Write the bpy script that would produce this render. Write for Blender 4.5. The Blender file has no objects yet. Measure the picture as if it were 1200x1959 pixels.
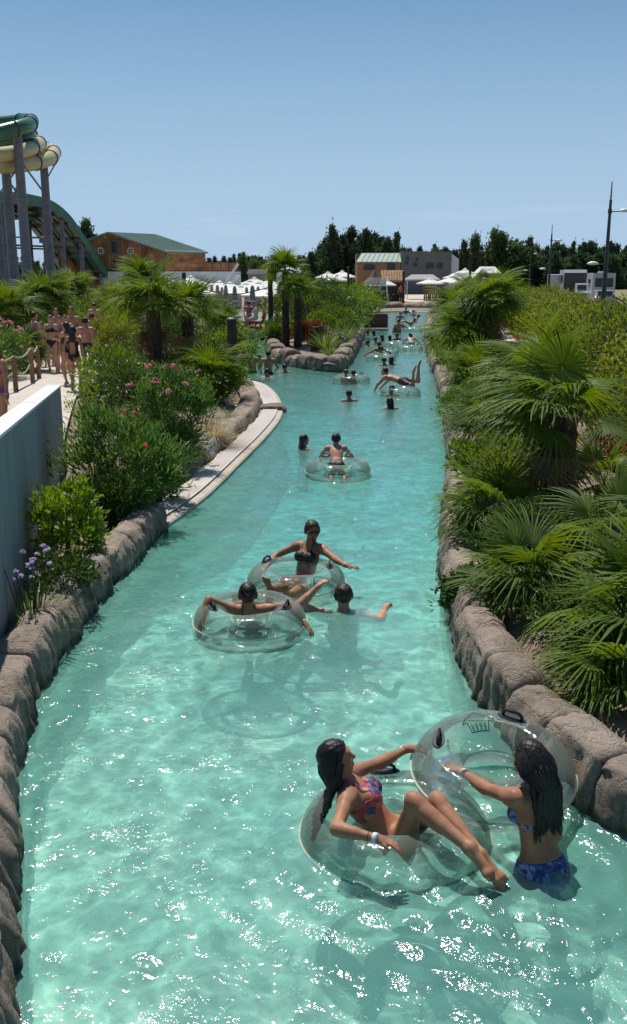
import bpy, bmesh, math, random
import numpy as np
from mathutils import Vector, Matrix, noise, geometry
rad = math.radians
SC = bpy.context.scene
COL = SC.collection
# ------------------------------------------------------------------ camera, sky, sun, exposure
FPX, CX, CY, CAMH = 1800.0, 600.0, 979.5, 3.3
PITCH = math.atan(457.5 / FPX)
cam = bpy.data.cameras.new('camera')
camo = bpy.data.objects.new('camera', cam)
COL.objects.link(camo)
camo.location = (0, 0, CAMH)
camo.rotation_euler = (math.pi / 2 - PITCH, 0, 0)
cam.sensor_fit = 'VERTICAL'
cam.sensor_height = 24
cam.lens = 24 * FPX / 1959
cam.clip_start = 0.05
cam.clip_end = 6000
SC.camera = camo
SUN_EL, SUN_AZ = rad(63), rad(17)          # azimuth measured from +Y towards -X
SUNV = Vector((-math.sin(SUN_AZ) * math.cos(SUN_EL), math.cos(SUN_AZ) * math.cos(SUN_EL), math.sin(SUN_EL)))
world = bpy.data.worlds.new('World')
SC.world = world
world.use_nodes = True
wn, wl = world.node_tree.nodes, world.node_tree.links
wn.clear()
wo = wn.new('ShaderNodeOutputWorld')
wb = wn.new('ShaderNodeBackground')
ws = wn.new('ShaderNodeTexSky')
ws.sky_type = 'NISHITA'
ws.sun_disc = False
ws.sun_elevation = SUN_EL
ws.sun_rotation = -SUN_AZ
ws.altitude = 0
ws.air_density = 1.0
ws.dust_density = 0.5
ws.ozone_density = 6.0
wb.inputs['Strength'].default_value = 0.068
# pale summer haze low over the horizon, the same all round
wg = wn.new('ShaderNodeTexCoord'); wsx = wn.new('ShaderNodeSeparateXYZ'); wmr = wn.new('ShaderNodeMapRange'); wmx = wn.new('ShaderNodeMix'); wmu = wn.new('ShaderNodeMix')
wmu.data_type = wmx.data_type = 'RGBA'; wmu.blend_type = 'MULTIPLY'; wmu.inputs[0].default_value = 1; wmu.inputs[7].default_value = (.74, .98, 1.0, 1)
wmr.interpolation_type = 'SMOOTHSTEP'
for i_, v_ in ((1, -0.02), (2, 0.36), (3, 0.96), (4, 0.0)): wmr.inputs[i_].default_value = v_
wl.new(wg.outputs['Generated'], wsx.inputs[0]); wl.new(wsx.outputs[2], wmr.inputs[0]); wl.new(wmr.outputs[0], wmx.inputs[0])
wl.new(ws.outputs[0], wmu.inputs[6]); wl.new(wmu.outputs[2], wmx.inputs[6]); wmx.inputs[7].default_value = (5.7, 7.9, 10.6, 1)
# thin wisps of cirrus in the low band
wmp = wn.new('ShaderNodeMapping'); wmp.inputs['Scale'].default_value = (2.2, 2.2, 22); wno = wn.new('ShaderNodeTexNoise'); wno.inputs['Scale'].default_value = 2.4; wno.inputs['Detail'].default_value = 7; wno.inputs['Distortion'].default_value = .8
wl.new(wg.outputs['Generated'], wmp.inputs[0]); wl.new(wmp.outputs[0], wno.inputs['Vector'])
wcr = wn.new('ShaderNodeMapRange'); wel = wn.new('ShaderNodeMapRange'); wml = wn.new('ShaderNodeMath'); wml.operation = 'MULTIPLY'; wcm = wn.new('ShaderNodeMix'); wcm.data_type = 'RGBA'; wcm.inputs[7].default_value = (8.6, 9.9, 11.6, 1)
for i_, v_ in ((1, .52), (2, .80), (3, 0.0), (4, .45)): wcr.inputs[i_].default_value = v_
for i_, v_ in ((1, .10), (2, .03), (3, 0.0), (4, 1.0)): wel.inputs[i_].default_value = v_
wl.new(wno.outputs[0], wcr.inputs[0]); wl.new(wsx.outputs[2], wel.inputs[0]); wl.new(wcr.outputs[0], wml.inputs[0]); wl.new(wel.outputs[0], wml.inputs[1]); wl.new(wml.outputs[0], wcm.inputs[0]); wl.new(wmx.outputs[2], wcm.inputs[6])
wl.new(wcm.outputs[2], wb.inputs[0])
wl.new(wb.outputs[0], wo.inputs[0])
sun = bpy.data.lights.new('sun', 'SUN')
sun.energy = 4.2
sun.angle = rad(0.53)
sun.color = (1.0, 0.95, 0.87)
suno = bpy.data.objects.new('sun', sun)
COL.objects.link(suno)
suno.rotation_euler = (-SUNV).to_track_quat('-Z', 'Y').to_euler()
suno.location = (-10, 20, 30)
SC.view_settings.view_transform = 'Standard'
SC.view_settings.look = 'None'
SC.view_settings.gamma = 1
SC.view_settings.use_curve_mapping = False
SC.view_settings.exposure = 0.15
cy = SC.cycles
cy.use_denoising = True
cy.max_bounces = 10
cy.diffuse_bounces = 3
cy.glossy_bounces = 4
cy.transmission_bounces = 6
cy.transparent_max_bounces = 24
cy.caustics_reflective = False
cy.caustics_refractive = False
cy.sample_clamp_indirect = 6

# ------------------------------------------------------------------ camera geometry: photo pixel -> point of the place
def ray(px, py):
    a, b = (px - CX) / FPX, (CY - py) / FPX
    c, s = math.cos(PITCH), math.sin(PITCH)
    return Vector((a, c + b * s, -s + b * c))

def G(px, py, z=0.0):
    r = ray(px, py)
    t = (z - CAMH) / r.z
    return Vector((r.x * t, r.y * t, z))

def W(px, py, d):
    r = ray(px, py)
    t = d / r.y
    return Vector((r.x * t, d, CAMH + r.z * t))

def XZ(px, d, z):                        # point at distance d and height z that shows in image column px
    depth = d * math.cos(PITCH) + (CAMH - z) * math.sin(PITCH)
    return Vector(((px - CX) / FPX * depth, d, z))

# ------------------------------------------------------------------ object helpers
def tag(o, label=None, cat=None, group=None, kind=None):
    if label: o['label'] = label
    if cat: o['category'] = cat
    if group: o['group'] = group
    if kind: o['kind'] = kind
    return o

def link(o, parent=None):
    COL.objects.link(o)
    if parent is not None: o.parent = parent
    return o

def empty(name, loc=(0, 0, 0), rz=0.0):
    o = bpy.data.objects.new(name, None)
    o.empty_display_size = 0.2
    o.location = loc
    o.rotation_euler = (0, 0, rz)
    return link(o)

def thing(name, label, cat, loc=(0, 0, 0), rz=0.0, group=None):
    return tag(empty(name, loc, rz), label, cat, group)

def mesh_obj(name, me, parent=None, mats=(), loc=None):
    o = bpy.data.objects.new(name, me)
    for m in mats: me.materials.append(m)
    if loc is not None: o.location = loc
    return link(o, parent)

def smooth(me, on=True):
    me.polygons.foreach_set('use_smooth', [on] * len(me.polygons))

def np_mesh(name, V, F, attr=None, smooth_on=True, mat_idx=None):
    """V (n,3); F (m,k) with constant k, or list of faces"""
    me = bpy.data.meshes.new(name)
    V = np.asarray(V, dtype=np.float32)
    if isinstance(F, np.ndarray):
        m, k = F.shape
        me.vertices.add(len(V)); me.vertices.foreach_set('co', V.ravel())
        me.loops.add(m * k); me.loops.foreach_set('vertex_index', F.astype(np.int32).ravel())
        me.polygons.add(m)
        me.polygons.foreach_set('loop_start', np.arange(0, m * k, k, dtype=np.int32))
        me.update(calc_edges=True)
    else:
        me.from_pydata([tuple(v) for v in V], [], F); me.update()
    me.validate()
    if smooth_on: smooth(me)
    if mat_idx is not None: me.polygons.foreach_set('material_index', np.asarray(mat_idx, dtype=np.int32))
    if attr is not None:
        a = me.attributes.new('rnd', 'FLOAT', 'POINT')
        a.data.foreach_set('value', np.asarray(attr, dtype=np.float32))
    return me

class MB:
    """collects simple solids and links them as ONE mesh object"""
    def __init__(s): s.V, s.F = [], []
    def add(s, V, F):
        n = len(s.V); s.V += [tuple(v) for v in V]; s.F += [tuple(i + n for i in f) for f in F]; return s
    def box(s, c, size, rz=0.0, M=None, taper=1.0):
        x, y, z = [q / 2 for q in size]
        P = [(-x, -y, -z), (x, -y, -z), (x, y, -z), (-x, y, -z), (-x * taper, -y * taper, z), (x * taper, -y * taper, z), (x * taper, y * taper, z), (-x * taper, y * taper, z)]
        R = Matrix.Rotation(rz, 3, 'Z') if M is None else M
        c = Vector(c)
        s.add([R @ Vector(p) + c for p in P], [(0, 3, 2, 1), (4, 5, 6, 7), (0, 1, 5, 4), (1, 2, 6, 5), (2, 3, 7, 6), (3, 0, 4, 7)]); return s
    def prism(s, poly, axis_from, axis_to, xdir, ydir):
        """extrude 2D poly (u,v) given in xdir,ydir from axis_from to axis_to"""
        a, b, xd, yd = Vector(axis_from), Vector(axis_to), Vector(xdir), Vector(ydir)
        n = len(poly)
        V = [a + xd * u + yd * v for u, v in poly] + [b + xd * u + yd * v for u, v in poly]
        F = [tuple(range(n))[::-1], tuple(range(n, 2 * n))] + [(i, (i + 1) % n, n + (i + 1) % n, n + i) for i in range(n)]
        s.add(V, F); return s
    def tube(s, pts, r, n=8, cap=True):
        pts = [Vector(p) for p in pts]
        rs = r if isinstance(r, (list, tuple)) else [r] * len(pts)
        up = None; V = []; F = []
        for i, p in enumerate(pts):
            t = (pts[min(i + 1, len(pts) - 1)] - pts[max(i - 1, 0)])
            t = t.normalized() if t.length > 1e-9 else Vector((0, 0, 1))
            if up is None:
                up = t.orthogonal().normalized()
            up = (up - t * up.dot(t))
            up = up.normalized() if up.length > 1e-6 else t.orthogonal().normalized()
            sd = t.cross(up)
            for k in range(n):
                a = 2 * math.pi * k / n
                V.append(p + (up * math.cos(a) + sd * math.sin(a)) * rs[i])
        for i in range(len(pts) - 1):
            for k in range(n):
                k2 = (k + 1) % n
                F.append((i * n + k, i * n + k2, (i + 1) * n + k2, (i + 1) * n + k))
        if cap:
            F.append(tuple(range(n))[::-1]); F.append(tuple((len(pts) - 1) * n + k for k in range(n)))
        s.add(V, F); return s
    def lathe(s, prof, c=(0, 0, 0), n=16, cap=True):
        c = Vector(c); V = []; F = []
        for r, z in prof:
            for k in range(n):
                a = 2 * math.pi * k / n
                V.append(c + Vector((r * math.cos(a), r * math.sin(a), z)))
        for i in range(len(prof) - 1):
            for k in range(n):
                k2 = (k + 1) % n
                F.append((i * n + k, i * n + k2, (i + 1) * n + k2, (i + 1) * n + k))
        if cap:
            F.append(tuple(range(n))[::-1]); F.append(tuple((len(prof) - 1) * n + k for k in range(n)))
        s.add(V, F); return s
    def mesh(s, name, smooth_on=False, bevel=0.0):
        me = bpy.data.meshes.new(name)
        me.from_pydata(s.V, [], s.F); me.update()
        bm = bmesh.new(); bm.from_mesh(me)
        bmesh.ops.recalc_face_normals(bm, faces=bm.faces)
        if bevel > 0:
            bmesh.ops.bevel(bm, geom=[e for e in bm.edges if e.is_manifold and e.calc_face_angle(0) > 0.5], offset=bevel, segments=2, affect='EDGES', profile=0.6)
        bm.to_mesh(me); bm.free()
        if smooth_on:
            smooth(me)
            try: me.set_sharp_from_angle(angle=rad(40))
            except Exception: pass
        return me
    def build(s, name, mat, parent=None, smooth_on=False, bevel=0.0, loc=None):
        return mesh_obj(name, s.mesh(name, smooth_on, bevel), parent, [mat] if mat else [], loc)

def copy_tree(o, parent=None):
    c = o.copy(); COL.objects.link(c)
    if parent is not None: c.parent = parent
    for ch in list(o.children): copy_tree(ch, c)
    return c

# ------------------------------------------------------------------ materials
def nodes_of(name):
    m = bpy.data.materials.new(name); m.use_nodes = True
    nt = m.node_tree; nt.nodes.clear()
    out = nt.nodes.new('ShaderNodeOutputMaterial')
    return m, nt, out

def N(nt, typ, **kw):
    n = nt.nodes.new(typ)
    for k, v in kw.items():
        if k in ('inp',):
            for a, b in v.items(): n.inputs[a].default_value = b
        else: setattr(n, k, v)
    return n

def ramp(nt, stops, interp='LINEAR'):
    r = nt.nodes.new('ShaderNodeValToRGB'); r.color_ramp.interpolation = interp
    el = r.color_ramp.elements
    el[0].position, el[0].color = stops[0][0], (*stops[0][1], 1)
    el[1].position, el[1].color = stops[-1][0], (*stops[-1][1], 1)
    for p, c in stops[1:-1]:
        e = el.new(p); e.color = (*c, 1)
    return r

def coords(nt, kind='Object', scale=(1, 1, 1)):
    tc = nt.nodes.new('ShaderNodeTexCoord'); mp = nt.nodes.new('ShaderNodeMapping')
    mp.inputs['Scale'].default_value = scale
    if kind == 'World':
        g = nt.nodes.new('ShaderNodeNewGeometry'); nt.links.new(g.outputs['Position'], mp.inputs[0])
    else: nt.links.new(tc.outputs[kind], mp.inputs[0])
    return mp.outputs[0]

def mat(name, c1, c2=None, rough=0.6, scale=8.0, detail=6.0, bump=0.0, bscale=None, metallic=0.0, spec=0.5, stretch=(1, 1, 1), space='Object', lo=0.35, hi=0.65, bdist=0.02):
    m, nt, out = nodes_of(name)
    b = N(nt, 'ShaderNodeBsdfPrincipled', inp={'Roughness': rough, 'Metallic': metallic, 'Specular IOR Level': spec})
    nt.links.new(b.outputs[0], out.inputs[0])
    co = coords(nt, space, stretch)
    nz = N(nt, 'ShaderNodeTexNoise', inp={'Scale': scale, 'Detail': detail, 'Roughness': 0.6})
    nt.links.new(co, nz.inputs['Vector'])
    if c2 is None: c2 = tuple(min(1, v * 0.8) for v in c1)
    r = ramp(nt, [(lo, c2), (hi, c1)])
    nt.links.new(nz.outputs[0], r.inputs[0]); nt.links.new(r.outputs[0], b.inputs['Base Color'])
    if bump:
        n2 = N(nt, 'ShaderNodeTexNoise', inp={'Scale': bscale or scale * 4, 'Detail': 5.0, 'Roughness': 0.65})
        nt.links.new(co, n2.inputs['Vector'])
        bp = N(nt, 'ShaderNodeBump', inp={'Strength': bump, 'Distance': bdist})
        nt.links.new(n2.outputs[0], bp.inputs['Height']); nt.links.new(bp.outputs[0], b.inputs['Normal'])
    return m

def leaf_mat(name, dark, light, rough=0.42, trans=0.3, spec=0.5, back=None):
    """foliage: colour runs with a per leaf random value, a little light comes through the blade"""
    m, nt, out = nodes_of(name)
    at = N(nt, 'ShaderNodeAttribute', attribute_name='rnd')
    oi = N(nt, 'ShaderNodeObjectInfo')
    nz = N(nt, 'ShaderNodeTexNoise', inp={'Scale': 2.2, 'Detail': 3.0})
    nt.links.new(coords(nt, 'World'), nz.inputs['Vector'])
    a = N(nt, 'ShaderNodeMath', operation='MULTIPLY', inp={1: 0.55}); nt.links.new(at.outputs['Fac'], a.inputs[0])
    b = N(nt, 'ShaderNodeMath', operation='MULTIPLY_ADD', inp={1: 0.25}); nt.links.new(oi.outputs['Random'], b.inputs[0]); nt.links.new(a.outputs[0], b.inputs[2])
    c = N(nt, 'ShaderNodeMath', operation='MULTIPLY_ADD', inp={1: 0.35}); nt.links.new(nz.outputs[0], c.inputs[0]); nt.links.new(b.outputs[0], c.inputs[2])
    mid = tuple((x + y) / 2 for x, y in zip(dark, light))
    r = ramp(nt, [(0.15, dark), (0.55, mid), (1.0, light)])
    nt.links.new(c.outputs[0], r.inputs[0])
    p = N(nt, 'ShaderNodeBsdfPrincipled', inp={'Roughness': rough, 'Specular IOR Level': spec})
    nt.links.new(r.outputs[0], p.inputs['Base Color'])
    t = N(nt, 'ShaderNodeBsdfTranslucent')
    hs = N(nt, 'ShaderNodeHueSaturation', inp={'Hue': 0.475, 'Saturation': 1.15, 'Value': 1.7}); nt.links.new(r.outputs[0], hs.inputs['Color']); nt.links.new(hs.outputs[0], t.inputs[0])
    mx = N(nt, 'ShaderNodeMixShader', inp={0: trans})
    nt.links.new(p.outputs[0], mx.inputs[1]); nt.links.new(t.outputs[0], mx.inputs[2]); nt.links.new(mx.outputs[0], out.inputs[0])
    return m

M = {}
M['soil'] = mat('sandy_soil', (0.36, 0.27, 0.20), (0.20, 0.15, 0.11), 0.95, 3.0, 9, 0.8, 60, space='World', bdist=0.03)
M['ground'] = mat('dry_ground', (0.42, 0.36, 0.27), (0.25, 0.22, 0.13), 0.95, 0.35, 9, 0.5, 20, space='World')
M['paving'] = mat('pale_paving', (0.60, 0.53, 0.46), (0.50, 0.44, 0.38), 0.85, 1.3, 8, 0.15, 40, space='World')
M['asphalt'] = mat('asphalt', (0.20, 0.19, 0.18), (0.14, 0.135, 0.13), 0.9, 2, 8, 0.2, 60, space='World')
M['field'] = mat('dry_grass_field', (0.14, 0.17, 0.045), (0.26, 0.21, 0.09), 0.95, 0.12, 9, 0.6, 4, space='World')
M['beach'] = mat('beach_floor', (0.60, 0.52, 0.42), (0.50, 0.42, 0.34), 0.9, 0.8, 8, 0.2, 30, space='World')
M['white_metal'] = mat('white_metal', (0.75, 0.75, 0.73), (0.62, 0.62, 0.60), 0.45, 3)
M['canvas'] = mat('white_canvas', (0.80, 0.79, 0.75), (0.68, 0.67, 0.63), 0.85, 4)
M['canvas_grey'] = mat('grey_canvas', (0.42, 0.40, 0.37), (0.33, 0.31, 0.29), 0.9, 5)
M['dark_wood'] = mat('dark_wood', (0.055, 0.042, 0.035), (0.025, 0.02, 0.018), 0.85, 9, 8, 0.6, 30, stretch=(1, 1, .15))
M['post_wood'] = mat('post_wood', (0.30, 0.17, 0.09), (0.18, 0.10, 0.055), 0.8, 9, 8, 0.4, 30, stretch=(1, 1, .15))
M['rope'] = mat('rope', (0.42, 0.40, 0.32), (0.28, 0.26, 0.2), 0.9, 60)
M['concrete'] = mat('blue_grey_concrete', (0.30, 0.335, 0.325), (0.20, 0.235, 0.23), 0.85, 2.2, 10, 0.2, 40, space='World', stretch=(1, 1, .22), lo=.28, hi=.62)
M['render_white'] = mat('white_render', (0.78, 0.79, 0.80), (0.68, 0.69, 0.70), 0.9, 1.2, 8)
M['steel'] = mat('painted_steel', (0.19, 0.20, 0.22), (0.13, 0.14, 0.155), 0.5, 2, 8, 0.1, 20)
M['dark_steel'] = mat('dark_steel', (0.055, 0.06, 0.06), (0.035, 0.04, 0.04), 0.5, 3)
M['green_fibre'] = mat('green_fibreglass', (0.05, 0.17, 0.09), (0.035, 0.13, 0.075), 0.3, 1.4, 8)
M['yellow_fibre'] = mat('yellow_fibreglass', (0.62, 0.52, 0.26), (0.54, 0.45, 0.22), 0.3, 1.4, 8)
M['green_roof'] = mat('green_metal_roof', (0.20, 0.34, 0.29), (0.16, 0.28, 0.235), 0.5, 1.2, 8)
M['glass_dark'] = mat('dark_window_glass', (0.03, 0.035, 0.04), (0.02, 0.025, 0.03), 0.08, 1)
M['black'] = mat('black_plastic', (0.015, 0.015, 0.016), (0.01, 0.01, 0.011), 0.5, 10)
M['black_rubber'] = mat('black_rubber', (0.02, 0.02, 0.02), (0.014, 0.014, 0.014), 0.8, 10)
M['orange_wall'] = mat('ochre_timber_wall', (0.42, 0.25, 0.12), (0.33, 0.19, 0.09), 0.8, 2.5, 8, stretch=(1, 1, 6))
M['grey_wall'] = mat('grey_clad_wall', (0.20, 0.205, 0.20), (0.17, 0.175, 0.17), 0.75, 0.6, 8)
M['tile'] = mat('pale_clay_tile', (0.55, 0.38, 0.24), (0.38, 0.24, 0.15), 0.9, 1.5, 6, space='World')
M['thatch'] = mat('grey_thatch', (0.22, 0.19, 0.16), (0.12, 0.10, 0.085), 0.95, 8, 8, 0.5)
M['red'] = mat('red_plastic', (0.45, 0.03, 0.035), (0.36, 0.025, 0.03), 0.4, 5)
M['ledge'] = mat('cream_concrete_ledge', (0.52, 0.47, 0.39), (0.40, 0.35, 0.28), 0.85, 5, 9, 0.25, 60, space='World')
M['grate'] = mat('pale_pink_grating', (0.78, 0.71, 0.66), (0.70, 0.63, 0.58), 0.6, 5, space='World')
M['slot'] = mat('dark_slot', (0.22, 0.2, 0.19), (0.16, 0.15, 0.14), 0.8, 5)
M['far_wall'] = mat('maroon_rim', (0.12, 0.06, 0.055), (0.08, 0.045, 0.04), 0.8, 3)
M['trunk'] = mat('fibrous_palm_trunk', (0.095, 0.06, 0.04), (0.03, 0.02, 0.014), 0.95, 16, 8, 1.0, 40, stretch=(1, 1, .25))
M['bark'] = mat('bark', (0.10, 0.075, 0.055), (0.05, 0.04, 0.03), 0.95, 8, 8, 0.7, 20, stretch=(1, 1, .3))
M['stem'] = mat('woody_stem', (0.13, 0.12, 0.05), (0.07, 0.06, 0.03), 0.9, 8)

# rock: warm grey cast concrete, darker streaks where water runs down
def rock_mat(name, c1, c2, c3):
    m, nt, out = nodes_of(name)
    b = N(nt, 'ShaderNodeBsdfPrincipled', inp={'Roughness': 0.85, 'Specular IOR Level': 0.3})
    nt.links.new(b.outputs[0], out.inputs[0])
    co = coords(nt, 'World')
    n1 = N(nt, 'ShaderNodeTexNoise', inp={'Scale': 4.0, 'Detail': 10.0, 'Roughness': 0.7}); nt.links.new(co, n1.inputs['Vector'])
    r = ramp(nt, [(0.3, c2), (0.52, c1), (0.75, c3)])
    nt.links.new(n1.outputs[0], r.inputs[0])
    cs = coords(nt, 'World', (7, 7, .5))
    n3 = N(nt, 'ShaderNodeTexNoise', inp={'Scale': 2.0, 'Detail': 5.0}); nt.links.new(cs, n3.inputs['Vector'])
    r3 = ramp(nt, [(0.38, (.42, .40, .40)), (0.55, (1, 1, 1))]); nt.links.new(n3.outputs[0], r3.inputs[0])
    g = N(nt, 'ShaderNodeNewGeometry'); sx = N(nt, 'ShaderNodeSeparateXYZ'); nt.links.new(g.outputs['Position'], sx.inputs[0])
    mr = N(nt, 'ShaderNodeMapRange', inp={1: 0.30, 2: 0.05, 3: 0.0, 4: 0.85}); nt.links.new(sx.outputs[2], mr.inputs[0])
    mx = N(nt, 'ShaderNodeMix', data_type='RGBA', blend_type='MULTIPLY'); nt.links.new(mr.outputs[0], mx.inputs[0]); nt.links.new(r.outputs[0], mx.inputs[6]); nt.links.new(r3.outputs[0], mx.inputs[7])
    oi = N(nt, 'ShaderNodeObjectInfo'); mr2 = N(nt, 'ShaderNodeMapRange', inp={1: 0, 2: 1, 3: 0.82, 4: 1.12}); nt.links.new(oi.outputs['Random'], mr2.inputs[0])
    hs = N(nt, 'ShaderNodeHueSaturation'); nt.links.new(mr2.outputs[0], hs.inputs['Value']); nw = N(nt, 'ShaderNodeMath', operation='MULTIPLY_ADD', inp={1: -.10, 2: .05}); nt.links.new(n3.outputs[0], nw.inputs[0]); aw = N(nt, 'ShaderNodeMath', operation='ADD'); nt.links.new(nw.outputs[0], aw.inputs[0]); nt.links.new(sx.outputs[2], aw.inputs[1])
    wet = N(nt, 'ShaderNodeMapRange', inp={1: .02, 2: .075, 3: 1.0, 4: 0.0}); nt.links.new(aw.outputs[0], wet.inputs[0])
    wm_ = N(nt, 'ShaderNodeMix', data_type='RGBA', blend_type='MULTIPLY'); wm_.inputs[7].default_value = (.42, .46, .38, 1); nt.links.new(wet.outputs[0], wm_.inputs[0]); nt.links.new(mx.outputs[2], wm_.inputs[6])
    nt.links.new(wm_.outputs[2], hs.inputs['Color']); nt.links.new(hs.outputs[0], b.inputs['Base Color'])
    n2 = N(nt, 'ShaderNodeTexNoise', inp={'Scale': 38.0, 'Detail': 7.0, 'Roughness': 0.75}); nt.links.new(co, n2.inputs['Vector'])
    v = N(nt, 'ShaderNodeTexVoronoi', feature='DISTANCE_TO_EDGE', inp={'Scale': 5.0}); 
    wv = N(nt, 'ShaderNodeTexNoise', inp={'Scale': 6.0, 'Detail': 4.0}); nt.links.new(co, wv.inputs['Vector'])
    vm = N(nt, 'ShaderNodeMix', data_type='RGBA', inp={0: 0.35}); nt.links.new(co, vm.inputs[6]); nt.links.new(wv.outputs[1], vm.inputs[7]); nt.links.new(vm.outputs[2], v.inputs['Vector'])
    vr = N(nt, 'ShaderNodeMapRange', inp={1: 0.0, 2: 0.05}); nt.links.new(v.outputs[0], vr.inputs[0])
    ad = N(nt, 'ShaderNodeMath', operation='MULTIPLY_ADD', inp={1: 0.35}); nt.links.new(vr.outputs[0], ad.inputs[0]); nt.links.new(n2.outputs[0], ad.inputs[2])
    bp = N(nt, 'ShaderNodeBump', inp={'Strength': 0.9, 'Distance': 0.04}); nt.links.new(ad.outputs[0], bp.inputs['Height']); nt.links.new(bp.outputs[0], b.inputs['Normal'])
    return m
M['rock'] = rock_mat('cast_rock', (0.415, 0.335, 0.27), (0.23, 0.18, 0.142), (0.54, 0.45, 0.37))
M['rock_far'] = rock_mat('brown_cast_rock', (0.32, 0.255, 0.205), (0.18, 0.14, 0.11), (0.42, 0.34, 0.28))
# ------------------------------------------------------------------ SDF figures: smooth unions meshed by surface nets
def cap(a, b, ra, rb, k=0.03): return ('c', np.array(a, float), np.array(b, float), ra, rb, k)
def ell(c, R, r, k=0.03): return ('e', np.array(c, float), np.array(R, float), np.array(r, float), k)      # R rows = local axes

def prim_eval(p, X, Y, Z):
    if p[0] == 'c':
        a, b, ra, rb = p[1:5]
        ab = b - a; L2 = max(ab @ ab, 1e-12)
        dx, dy, dz = X - a[0], Y - a[1], Z - a[2]
        t = np.clip((dx * ab[0] + dy * ab[1] + dz * ab[2]) / L2, 0, 1)
        return np.sqrt((dx - ab[0] * t) ** 2 + (dy - ab[1] * t) ** 2 + (dz - ab[2] * t) ** 2) - (ra + (rb - ra) * t)
    c, R, r = p[1:4]
    dx, dy, dz = X - c[0], Y - c[1], Z - c[2]
    u = (dx * R[0, 0] + dy * R[0, 1] + dz * R[0, 2]) / r[0]
    v = (dx * R[1, 0] + dy * R[1, 1] + dz * R[1, 2]) / r[1]
    w = (dx * R[2, 0] + dy * R[2, 1] + dz * R[2, 2]) / r[2]
    k0 = np.sqrt(u * u + v * v + w * w) + 1e-9
    k1 = np.sqrt((u / r[0]) ** 2 + (v / r[1]) ** 2 + (w / r[2]) ** 2) + 1e-9
    return k0 * (k0 - 1) / k1

def prim_bounds(p):
    if p[0] == 'c':
        r = max(p[3], p[4]); return np.minimum(p[1], p[2]) - r, np.maximum(p[1], p[2]) + r
    r = np.max(p[3]); return p[1] - r, p[1] + r

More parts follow.
